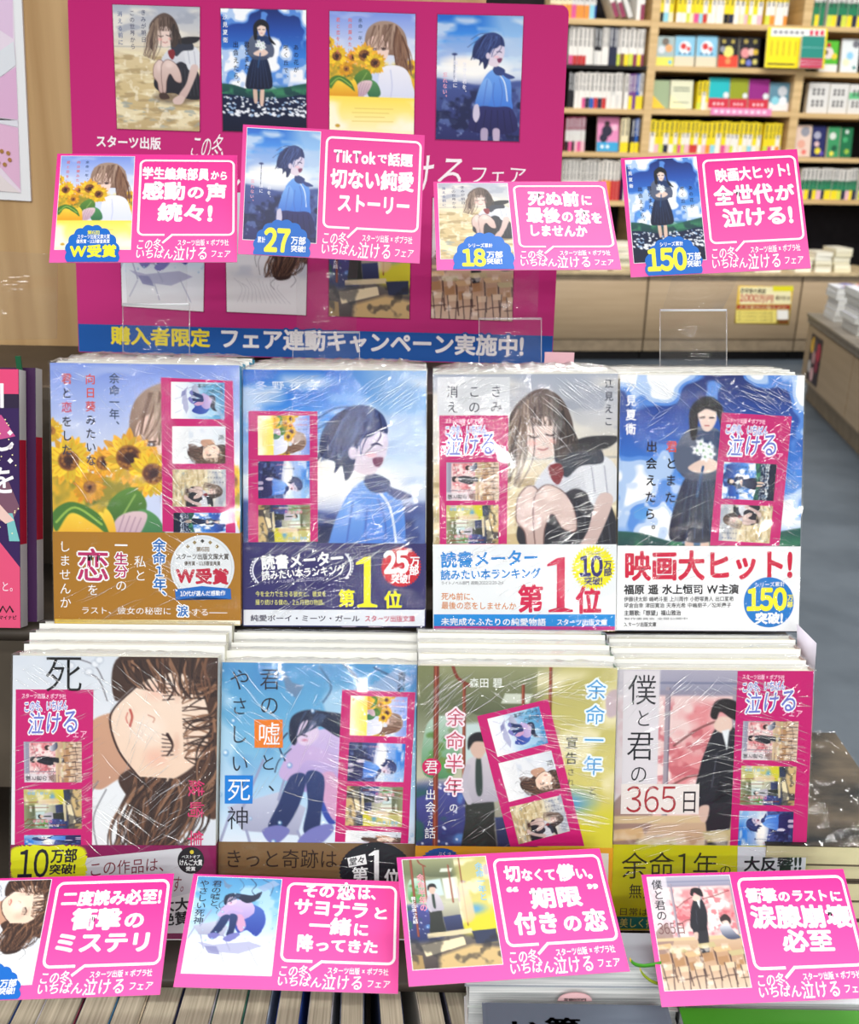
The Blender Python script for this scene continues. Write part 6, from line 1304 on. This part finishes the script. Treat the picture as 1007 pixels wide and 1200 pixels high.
pop('C1', [(66, 179), (279.5, 183.4), (277, 305.6), (58.4, 308.5)], (-.1704, .6046, -.0318), 39.29, 6.07, -.61, .0755, 'sun',
    [('学生編集部員', 169, 203.2, 247, 205.8, 13.5), ('から', 248.5, 206.5, 268.5, 207.5, 10), ('感動', 169, 224, 219.5, 224.8, 20), ('の', 221, 226, 241.5, 226.6, 15), ('声', 243, 226.4, 267, 227, 20), ('続々!', 187, 249, 251, 250.5, 20)],
    'pink card with sunflower picture standing left of the other upper cards', (110, 297, 33, [('第6回', 104, 273.5, 119, 273.5, 4.5, YL, .02), ('スターツ出版文庫大賞', 92, 278.5, 131, 278, 5, WT, .02), ('優秀賞・U18審査員賞', 91, 284, 131, 283.5, 4.5, WT, .02), ('W受賞', 84, 295.5, 139, 294.5, 13.5, YL, .05)]))
pop('C2', [(284.2, 146), (498.2, 158.5), (491.9, 309), (279.2, 297)], (-.0604, .6021, -.0226), 20.16, 2.96, 2.32, .0755, 'dawn',
    [('TikTok', 391, 182.5, 441, 185.6, 16), ('で', 442, 186, 454, 186.6, 11), ('話題', 454.5, 187, 484, 188.6, 14.5), ('切ない純愛', 387, 208.5, 485.5, 214, 22), ('ストーリー', 395, 237, 481, 242.5, 21)],
    'pink card with blue girl picture, tallest of the upper cards', (330.5, 291, 34, [('累計', 302, 280.5, 311.5, 281, 7, WT, .02), ('27', 310, 281, 340, 282.5, 28, YL, .05), ('万部', 341, 281.5, 358.5, 282.5, 9, WT, .03), ('突破!', 341, 291, 358.5, 292, 7.5, WT, .03)]))
pop('C3', [(506.5, 213.5), (711.4, 212.6), (727.5, 315.8), (512.8, 315.7)], (.0532, .6046, -.0376), 52.25, .73, -1.56, .0755, 'beach',
    [('死ぬ前', 618, 233, 679, 234, 16.5), ('に', 680.5, 235, 694.5, 235.3, 12.5), ('最後', 616, 252.5, 656, 253.2, 17), ('の', 657.5, 254.5, 672, 254.8, 13), ('恋', 673, 254.4, 692, 254.6, 17), ('を', 692.5, 256, 706.5, 256.2, 13), ('しませんか', 618.5, 270.5, 688, 272, 13)],
    'pink card with crouching girl picture, lowest and most tilted back upper card', (567, 309, 36, [('シリーズ累計', 548, 288.5, 577, 288.5, 4.6, WT, .02), ('18', 541.5, 302.5, 569, 302.5, 20, YL, .05), ('万部', 570, 299, 589, 299, 7.5, WT, .03), ('突破!', 570, 306.5, 588.5, 306.5, 6.5, WT, .03)]))
pop('C4', [(727.5, 185.3), (934.4, 175.1), (950.5, 313.9), (739.5, 325.2)], (.1666, .6104, -.0295), 29.07, -.92, -4.24, .0755, 'flow',
    [('映画大ヒット!', 838.5, 206.5, 926, 198.5, 15), ('全世代', 837, 230, 906, 226.2, 22), ('が', 908, 226.5, 931, 225.3, 18), ('泣ける!', 847, 256, 930, 251, 21)],
    'pink card with navy sky picture, rightmost upper card before the bookshelf', (790, 311, 34.5, [('シリーズ累計', 773, 287, 801, 285.5, 5.2, WT, .02), ('150', 758.5, 305.5, 805, 303.5, 27, YL, .05), ('万部', 805.5, 301, 822, 300, 8.5, WT, .03), ('突破!', 805.5, 309.6, 822, 308.6, 7.5, WT, .03)]))
pop('C5', [(-47, 1030.8), (204.6, 1023.5), (186.9, 1166), (-81, 1175)], (-.1782, .3786, -.3612), 57.97, 3.09, -.52, .0566, 'sleep',
    [('二度読み必至!', 72, 1053.5, 190, 1050.5, 17), ('衝撃', 84, 1077.5, 142, 1077, 24), ('の', 145, 1078.5, 170, 1078, 19), ('ミステリ', 62, 1105.5, 180, 1103.5, 23)],
    'pink card with sleeping face picture cut off by the left edge, lower row', (-6, 1160, 31, [('万部', 0, 1153, 20, 1152, 9, WT, .03), ('突破!', -1, 1162, 18, 1161, 8, WT, .03)]))
pop('C6', [(226.7, 1023.4), (468.6, 1033.5), (467, 1164.2), (203.2, 1156.5)], (-.0643, .3847, -.3621), 66.31, 10.77, 8.98, .0557, 'fall',
    [('その', 355, 1043.5, 393, 1045, 15), ('恋', 395, 1044.5, 417, 1045.2, 19), ('は、', 419, 1047, 450, 1048, 14), ('サヨナラ', 345, 1061.5, 433, 1067.5, 18.5), ('と', 436, 1070, 456, 1071, 14), ('一緒', 363, 1084, 412, 1086.5, 19), ('に', 414, 1089, 433, 1090, 15), ('降', 348.5, 1104.5, 368, 1105, 19), ('ってきた', 369, 1107, 444, 1110, 15)],
    'pink card with light blue falling girl picture, lower row, left of the middle')
pop('C7', [(463, 1005.4), (703.8, 993.7), (737.8, 1139.2), (481.3, 1155)], (.0427, .3815, -.3453), 64.83, 17.2, 8.34, .0615, 'bus',
    [('切', 589.5, 1024.5, 609, 1024, 19), ('なくて', 609.5, 1026, 651, 1025, 14), ('儚', 652, 1023, 673, 1022.5, 19), ('い。', 674, 1024, 703, 1023, 14), ('“', 593, 1047, 608, 1046.5, 18), ('期限', 620.5, 1054, 681, 1050.5, 23), ('”', 689, 1043.5, 703, 1043, 18), ('付き', 602, 1083.5, 655, 1082, 25), ('の', 659, 1083, 682, 1082.5, 20), ('恋', 683, 1080, 711, 1079, 25)],
    'pink card with bus interior picture, lower row, right of the middle')
pop('C8', [(749, 1025), (991.2, 1018), (1024.7, 1169.6), (778.7, 1180)], (.1632, .3803, -.355), 51.67, 8.47, 3.1, .0591, 'blos',
    [('衝撃', 874, 1050.5, 911, 1050.2, 17), ('の', 912, 1051.5, 927, 1051.3, 13), ('ラスト', 928, 1050.6, 972, 1050.3, 14), ('に', 973.5, 1051.3, 988.5, 1051, 13), ('涙腺崩壊', 880, 1076, 998, 1074.8, 26), ('必至', 917, 1104.5, 977, 1103.5, 25)],
    'pink card with cherry blossom classroom picture, lower row, near the right edge')

# ---- clear acrylic holders
def holder(label, px, xs0, xs1, ybend, ybot, ycard, depth, card_y, bright=True):
    """bent clear strip: upright foot plate from ybot up to ybend, then a slanted strip up to the card"""
    root = empty('card_holder', None, at_y(px, ybot, depth)); tag(root, label, 'card holder', 'clear card holders behind the upper novels')
    base = root.location
    def slab(name, P, mat, t=.0012):
        n = (P[1] - P[0]).cross(P[3] - P[0]).normalized() * t
        A = Acc(); v = [tuple(p - base) for p in P] + [tuple(p + n - base) for p in P]
        A.add(v, [[0, 1, 2], [0, 2, 3], [4, 6, 5], [4, 7, 6], [0, 4, 5], [0, 5, 1], [1, 5, 6], [1, 6, 2], [2, 6, 7], [2, 7, 3], [3, 7, 4], [3, 4, 0]], (230, 235, 238)); return A.build(name, mat, root)
    x0, x1 = xs0
    a = at_y(x0, ybend, depth); b = at_y(x1, ybend, depth); c_ = at_y(x1, ybot, depth); d = at_y(x0, ybot, depth)
    slab('foot_plate', [d, c_, b, a], M_CLEAR)
    up = Vector((0, 0, .0012)); slab('bend_edge', [a - up + Vector((0, -.0004, 0)), b - up + Vector((0, -.0004, 0)), b + Vector((0, -.0004, 0)), a + Vector((0, -.0004, 0))], M_EDGE if bright else M_CLEDGE, .0016)
    for q0, q1, sx in ((d, a, -1), (c_, b, 1)):
        e1 = Vector((sx * .0005, 0, 0)); slab('side_edge', [q0, q0 + e1, q1 + e1, q1] if sx > 0 else [q0 + e1, q0, q1, q1 + e1], M_CLEDGE)
    u0, u1 = xs1; e = at_y(u0, ycard, card_y); f = at_y(u1, ycard, card_y)
    slab('slanted_strip', [a + Vector((.002, .0016, 0)), b + Vector((-.002, .0016, 0)), f, e], M_CLEAR)
holder('clear acrylic holder under the sunflower picture card', 183, (145, 222), (147, 220), 355, 432, 300, .612, .607)
holder('clear acrylic holder under the blue girl picture card', 383, (344, 421), (347, 420), 388, 434, 296, .612, .604, False)
holder('clear acrylic holder under the crouching girl picture card', 598, (562, 634), (560, 632), 372, 438, 308, .612, .606, False)
holder('clear acrylic holder under the navy sky picture card, seen against the cabinets', 813, (774, 851), (790, 868), 362, 440, 318, .622, .612)
# clear plate before the oak panel at the left
P = [at_y(-60, 400, .70), at_y(66, 397, .70), at_y(67, 298, .70), at_y(-60, 292, .70)]; P = [p + Vector((0, 0, 0)) for p in P]
A = Acc(); v = [tuple(p) for p in P] + [tuple(p + Vector((0, .0015, 0))) for p in P]
A.add(v, [[0, 1, 2], [0, 2, 3], [4, 6, 5], [4, 7, 6], [0, 4, 5], [0, 5, 1], [1, 5, 6], [1, 6, 2], [2, 6, 7], [2, 7, 3], [3, 7, 4], [3, 4, 0]], (230, 235, 238))
tag(A.build('clear_sheet', M_CLEAR), 'clear plastic sheet standing before the oak panel at the left edge', 'plastic sheet')

# ------------------------------------------------------------------ pink novels at the left edge
def left_novel(dx, k, label):
    w, h, t = .105, .148, .0095
    M = Matrix.Translation((dx[0], dx[1], dx[2])) @ pose((-.2867, .5297, -.1888), 17.45, -1.31, -.78) @ Matrix.Translation((0, 0, -h / 2))
    root = empty('novel', M); tag(root, label, 'book', 'pink novels at the left edge')
    A = Acc(); A.box(-w / 2 + .0012, w / 2 - .0006, .0006, t - .0006, .001, h - .0014, (236, 230, 214)); A.build('page_block', M_PAGE, root)
    A = Acc(); A.box(-w / 2, w / 2, 0, .0005, 0, h, (60, 26, 70)); A.box(-w / 2, w / 2, t - .0005, t, 0, h, (226, 222, 224))
    for z0, z1, c_ in ((0, .048, (196, 190, 194)), (.048, .108, (186, 26, 56)), (.108, h, (200, 200, 202))): A.box(w / 2 - .0004, w / 2 + .0001, .0005, t - .0005, z0, z1, c_)
    if k == 0:
        X = lambda px: (px - 22) / 2.02e3
        def R(x0, z0, x1, z1, c_, y): A.flat([(w / 2 - x0, z0), (w / 2 - x1, z0), (w / 2 - x1, z1), (w / 2 - x0, z1)], c_, y)
        R(0, 0, w, h, (52, 28, 84), -.0002)
        A.flat([(w / 2, 0), (w / 2, .035), (w / 2 - .012, .05), (w / 2 - .04, .052), (-w / 2, .05), (-w / 2, 0)], (222, 80, 120), -.0003); R(0, .134, w, h, (226, 70, 120), -.0003); R(0, .126, w, .134, (44, 30, 60), -.0003)
        A.flat([(w / 2 - .002, .11), (w / 2 - .01, .122), (w / 2 - .05, .124), (w / 2 - .05, .1)], (200, 80, 140), -.0003); A.flat([(w / 2, .07), (w / 2 - .006, .084), (w / 2 - .03, .08), (w / 2 - .03, .06), (w / 2 - .004, .062)], (120, 80, 100), -.00035)
        A.flat([(w / 2, .05), (w / 2 - .004, .066), (w / 2 - .008, .066), (w / 2 - .006, .05)], (120, 190, 190), -.0004); A.flat([(w / 2 - .003, .062), (w / 2 - .014, .074), (w / 2 - .018, .068), (w / 2 - .008, .06)], (232, 196, 186), -.00042)
        r = random.Random(8)
        for i in range(24): p = (w / 2 - .03 * r.random(), .05 + .07 * r.random()); A.flat([(p[0] - .0005, p[1]), (p[0], p[1] - .0005), (p[0] + .0005, p[1]), (p[0], p[1] + .0005)], (250, 236, 180), -.00044)
        for i in range(3): p = (w / 2 - .005, .112 - .008 * i); A.flat([(p[0] - .0017, p[1]), (p[0], p[1] - .0017), (p[0] + .0017, p[1]), (p[0], p[1] + .0017)], (245, 240, 245), -.0005)
        vtext(A, 'ーしを', (w / 2 - .0095, .145), (w / 2 - .0095, .073), .016, (245, 240, 245), .02, -.0005); htext(A, 'と。', (w / 2 - .011, .024), (w / 2 - .001, .024), .006, (245, 225, 235), .0, -.0005)
        A.stroke([(w / 2 - .012, .009), (w / 2 - .010, .0125), (w / 2 - .008, .009), (w / 2 - .006, .0125), (w / 2 - .004, .009)], .0011, (20, 20, 24), -.0005); htext(A, 'マイナビ', (w / 2 - .0125, .006), (w / 2 - .002, .006), .0024, (20, 20, 24), .02, -.0005)
    A.build('cover', M_PRINT, root)
left_novel((-.0005, 0, -.001), 0, 'pink and purple novel cut off by the left edge, front one, red and white spine')
left_novel((.0048, .0105, -.0022), 1, 'novel with red and white spine just behind the pink one at the left edge')
tag(boxobj('green_tab', -.2385, -.2355, .556, .557, -.124, -.112, solid('green_plastic', (24, 96, 60))), 'small green tab standing behind the pink novels at the left edge', 'tab')

# ------------------------------------------------------------------ front table: upright books, magazines, wrapped flat pile
bounds = [(-28, 1200), (8, 1200), (39, 1200), (85, 1200), (126, 1200), (161, 1200), (203, 1200), (245, 1200), (283, 1200), (321, 1200), (359, 1200), (398, 1200), (446, 1200), (495, 1200), (530, 1200), (574, 1200)]
yaws = [0, 0, 0, 0, 0, 0, 0, 0, .3, .8, 1.5, 3.5, 6.5, 9, 10]
TOPZ = -.4115
SPC = [(40, 70, 130), (214, 214, 220), (150, 60, 80), (60, 120, 160), (226, 210, 180), (50, 56, 90), (190, 190, 200), (70, 130, 110), (180, 196, 214), (38, 70, 150), (200, 200, 206), (120, 130, 150), (50, 60, 90), (214, 206, 190), (90, 90, 110)]
SPN = ['blue', 'pale grey', 'wine', 'steel blue', 'cream', 'navy', 'grey', 'green', 'light blue', 'bright blue', 'silver', 'slate', 'dark navy', 'beige', 'dark grey']
for i in range(len(bounds) - 1):
    z = TOPZ - .0025 * ((i * 7) % 3) / 2
    a = at_z(bounds[i][0], 1203, z); b = at_z(bounds[i + 1][0], 1203, z); w = min((b.x - a.x) * .96, .0122 if yaws[i] > .2 else .02)
    h = z - TABLE - .0003; r = random.Random(i)
    root = empty('paperback', Matrix.Translation((a.x, a.y + r.uniform(-.001, .001), TABLE + .0002)) @ Matrix.Rotation(math.radians(yaws[i]), 4, 'Z'))
    tag(root, 'upright paperback seen from above, %s from the left in the front row, paper edges up' % ORD[i], 'book', 'upright paperbacks in the front row')
    A = Acc(); A.box(.0006, w - .0006, .0006, .098, .0005, h - .0004 - .0006 * (i % 2), (190, 182, 160)); A.build('page_block', M_PAGEF, root)
    A = Acc(); hc = h - .0022; A.box(0, .0005, 0, .1, 0, hc, SPC[i]); A.box(w - .0005, w, 0, .1, 0, hc, SPC[i]); A.box(.0005, w - .0005, 0, .0005, 0, hc, SPC[i]); A.build('cover', M_PRINT, root)

def magazine(x0, x1, yf, yb, z, t, cover, label, rot=0, name='magazine', group='magazines on the front table', top=None, wav=0):
    root = empty(name, Matrix.Translation((x0, yf, z)) @ Matrix.Rotation(math.radians(rot), 4, 'Z')); tag(root, label, 'magazine', group)
    A = Acc(); A.box(.0008, x1 - x0 - .0008, .0006, yb - yf, .0006, t - .0006, (226, 228, 228)); A.build('page_block', M_PAGEM, root)
    A = Acc(); A.box(0, x1 - x0, 0, yb - yf, 0, .0005, cover); A.box(0, x1 - x0, 0, yb - yf, t - .0005, t, cover)
    if top: top(A, x1 - x0, yb - yf, t)
    A.build('cover', M_PRINT, root); return root
px3 = lambda px, py, y: at_y(px, py, y)
# white magazines lying flat behind, fore edges to the viewer
YM = .372
zt = at_y(650, 1130, YM).z
zb = TABLE + .0002
x0 = at_y(545, 1150, YM).x; x1 = at_y(800, 1150, YM).x
n = 13; tt = (zt - zb) / n; r = random.Random(2)
for k in range(n):
    c_ = pick(r, (226, 230, 232), (196, 204, 210), (236, 236, 232), (170, 178, 186), (214, 222, 216))
    m = magazine(x0 + r.uniform(-.002, .002), x1 + r.uniform(-.004, .004), YM + r.uniform(-.0015, .0015), YM + .021, zb + k * tt, tt - .0003, c_, 'pale magazine lying flat under the lower right cards, %s from the bottom' % ORD[k], r.uniform(-1, 1))
    if k in (10, 11):
        L_ = (at_y(675, 1150, YM).x if k == 11 else at_y(622, 1162, YM).x) - m.location.x; A = Acc(); q = .0085
        pts = [(L_ + q * math.cos(i * math.pi / 12), tt * (.5 if k == 11 else -.3) + (q * .62 if k == 11 else .0022) * math.sin(i * math.pi / 12)) for i in range(13)] + ([(L_ + q * math.cos(math.pi + i * math.pi / 12), tt * -.3 + .0022 * math.sin(math.pi + i * math.pi / 12)) for i in range(1, 12)] if k == 10 else [])
        A.flat(pts, (240, 196, 200) if k == 11 else (206, 140, 146), -.0026); A.flat(pts, (240, 196, 200), -.0022)
        if k == 11: htext(A, '定価600円', (L_ - .0055, tt * .5 + .0012), (L_ + .0055, tt * .5 + .0012), .0016, (40, 36, 40), .03, -.0028)
        o = A.build('paper_tab', M_PRINT, m)
# nearer pile with a slate cover, and the green one
def top_grey(A, w, d, t):
    v = [(w * .02, .0, t + .0002), (w * .98, 0, t + .0002), (w * .98, d, t + .0002), (w * .02, d, t + .0002)]; A.add(v, [[0, 1, 2], [0, 2, 3]], (108, 118, 132))
    B = Acc(); htext(B, 'ぃ第一', (w * .12, d - .013), (w * .72, d - .013), .009, (20, 22, 28), .03, 0)
    for V_, C_, T_ in zip(B.V, B.C, B.T): pass
    off = 0
    for V_, C_, T_ in zip(B.V, B.C, B.T): A.add(np.stack([V_[:, 0], V_[:, 2], np.full(len(V_), t + .0004)], 1), T_ - off, C_); off += len(V_)
ZN = at_y(650, 1174, YM - .006).z
xg0, xg1 = at_z(562, 1174, ZN).x, at_z(782, 1176, ZN).x
nk = 9; tt = (ZN - zb) / nk
for k in range(nk):
    magazine(xg0 + .0006 * (k % 3), xg1 + .003 * (k % 2), YM - .09, YM - .007 + .0015 * (k % 2), zb + k * tt, tt - .0003, (112, 122, 136) if k == nk - 1 else pick(r, (226, 228, 230), (206, 212, 218)), ('slate grey covered magazine on top of the nearest middle pile' if k == nk - 1 else 'pale magazine under the slate grey one, %s from the bottom' % ORD[k]), 0, 'magazine', 'nearest middle pile of magazines', top_grey if k == nk - 1 else None)
ZG = at_y(900, 1180, YM - .004).z
xe0, xe1 = at_z(797, 1183, ZG).x, at_z(1030, 1180, ZG).x
nk = 9; tt = (ZG - zb) / nk
for k in range(nk):
    magazine(xe0 + .0005 * (k % 2), xe1 + .05, YM - .09, YM - .005 - .001 * (k % 2), zb + k * tt, tt - .0003, (66, 150, 34) if k == nk - 1 else pick(r, (226, 232, 222), (120, 170, 90), (230, 230, 230)), ('bright green covered booklet on top of the pile at the lower right corner' if k == nk - 1 else 'booklet under the bright green one, %s from the bottom' % ORD[k]), 0, 'booklet', 'pile under the green booklet')
# white paged booklets behind the green pile
zt2 = at_y(900, 1172, YM).z; x2, x3 = x1 + .006, at_y(1040, 1150, YM).x; n2 = 9; t2 = (zt2 - zb) / n2
for k in range(n2): magazine(x2 + r.uniform(-.001, .001), x3 + r.uniform(0, .003), YM + r.uniform(-.001, .001), YM + .021, zb + k * t2, t2 - .0003, pick(r, (232, 234, 230), (214, 222, 226)), 'white paged booklet behind the bright green one, %s from the bottom' % ORD[k], 0, 'booklet', 'white paged booklets at the lower right')
# green and yellow curled corner strips
def curl(pts, w, col, label):
    root = empty('curled_cover_corner', None, pts[0]); tag(root, label, 'paper strip'); A = Acc(); P = [p - pts[0] for p in pts]; up = Vector((0, 0, w))
    for i in range(len(P) - 1):
        a, b = P[i], P[i + 1]; f = Vector((0, .0006, 0)); v = [a, b, b + up, a + up, a + f, b + f, b + up + f, a + up + f]
        A.add([tuple(q) for q in v], [[0, 1, 2], [0, 2, 3], [4, 6, 5], [4, 7, 6], [3, 2, 6], [3, 6, 7], [0, 4, 5], [0, 5, 1]], col if i > 1 else (226, 200, 60))
    A.build('strip', M_PRINT, root)
cp = lambda l, y: [at_y(u, v, y) for u, v in cat([(a, b) for a, b in l], 5, False)]
curl(cp([(738, 1126), (744, 1132), (756, 1134), (775, 1131)], .366), .0018, (70, 150, 40), 'green strip with a yellow tip curling out beside the cherry blossom card, upper one')
curl(cp([(750, 1137), (754, 1144), (764, 1152), (776, 1156)], .364), .0016, (150, 170, 40), 'yellow green strip curling below the green one beside the cherry blossom card')

# wrapped books lying flat at the right
M_SCEN = noise_mat('dim_landscape_print', (26, 30, 32), (112, 98, 80), (16, 34, 10), 0.7, 0.15, 5, lo=.38, hi=.66)
M_FILM2 = film_mat('shrink_film_flat', 300, 46, 82, 0.05, 0.08, 0.9, 0.0, 0.002, 0.2, 'Z')
ZP = -.3475; z = -.4168; n = 5; tt = (ZP - z) / n; r = random.Random(5)
yf, yb = at_z(965, 990, ZP).y, at_z(965, 857, ZP).y; xl, xr = at_z(960, 930, ZP).x - .045, at_z(978, 855, ZP).x
xr = at_z(978, 857, ZP).x
for k in range(n):
    root = empty('wrapped_book', Matrix.Translation((xl + r.uniform(-.001, .001), yf + (0 if k == n - 1 else r.uniform(.001, .006)), z)) @ Matrix.Rotation(r.uniform(-.01, .01), 4, 'Z'))
    tag(root, ('dark landscape covered book in shiny film, topmost of the flat pile right of the rack' if k == n - 1 else 'cream paged book in the flat wrapped pile right of the rack, %s from the bottom' % ORD[k]), 'book', 'flat wrapped pile right of the rack')
    W_, D_ = xr - xl, yb - yf
    A = Acc(); A.box(.0008, W_ - .0008, .0008, D_ - .0008, .0006, tt - .0014, (232, 224, 190)); A.build('page_block', M_PAGEM if False else solid('cream_pages_%s' % ORD[k], (206, 198, 158), .7), root)
    boxobj('cover', 0, W_, 0, D_, tt - .0013, tt - .0008, M_SCEN if k == n - 1 else M_RACK2, root); boxobj('back_cover', 0, W_, 0, D_, 0, .0005, M_RACK2, root)
    if k == n - 1:
        A = Acc(); rr = np.random.RandomState(4); nx, ny = 30, 44; U, V_ = np.meshgrid(np.linspace(0, 1, nx), np.linspace(0, 1, ny)); Z = tt - .0003 + .0007 * rr.rand(ny, nx); idx = np.arange(nx * ny).reshape(ny, nx)
        a, b, c_, e = idx[:-1, :-1].ravel(), idx[:-1, 1:].ravel(), idx[1:, 1:].ravel(), idx[1:, :-1].ravel()
        A.add(np.stack([U * (W_ + .001) - .0005, V_ * (D_ + .001) - .0005, Z], -1).reshape(-1, 3), np.concatenate([np.stack([a, b, c_], 1), np.stack([a, c_, e], 1)]), (240, 240, 240)); A.build('shrink_wrap', M_FILM2, root, None, True)
    z += tt
# pink slip lying behind the beach novel
A = Acc(); p = at_y(660, 424, .63); A.box(p.x - .012, p.x + .007, .63, .6308, p.z - .03, p.z + .006, (236, 190, 200)); tag(A.build('paper_slip', M_CARD), 'pale pink slip of paper behind the crouching beach girl novel', 'paper slip')

COL.objects.unlink(_fo); bpy.data.objects.remove(_fo); bpy.data.curves.remove(_fc)
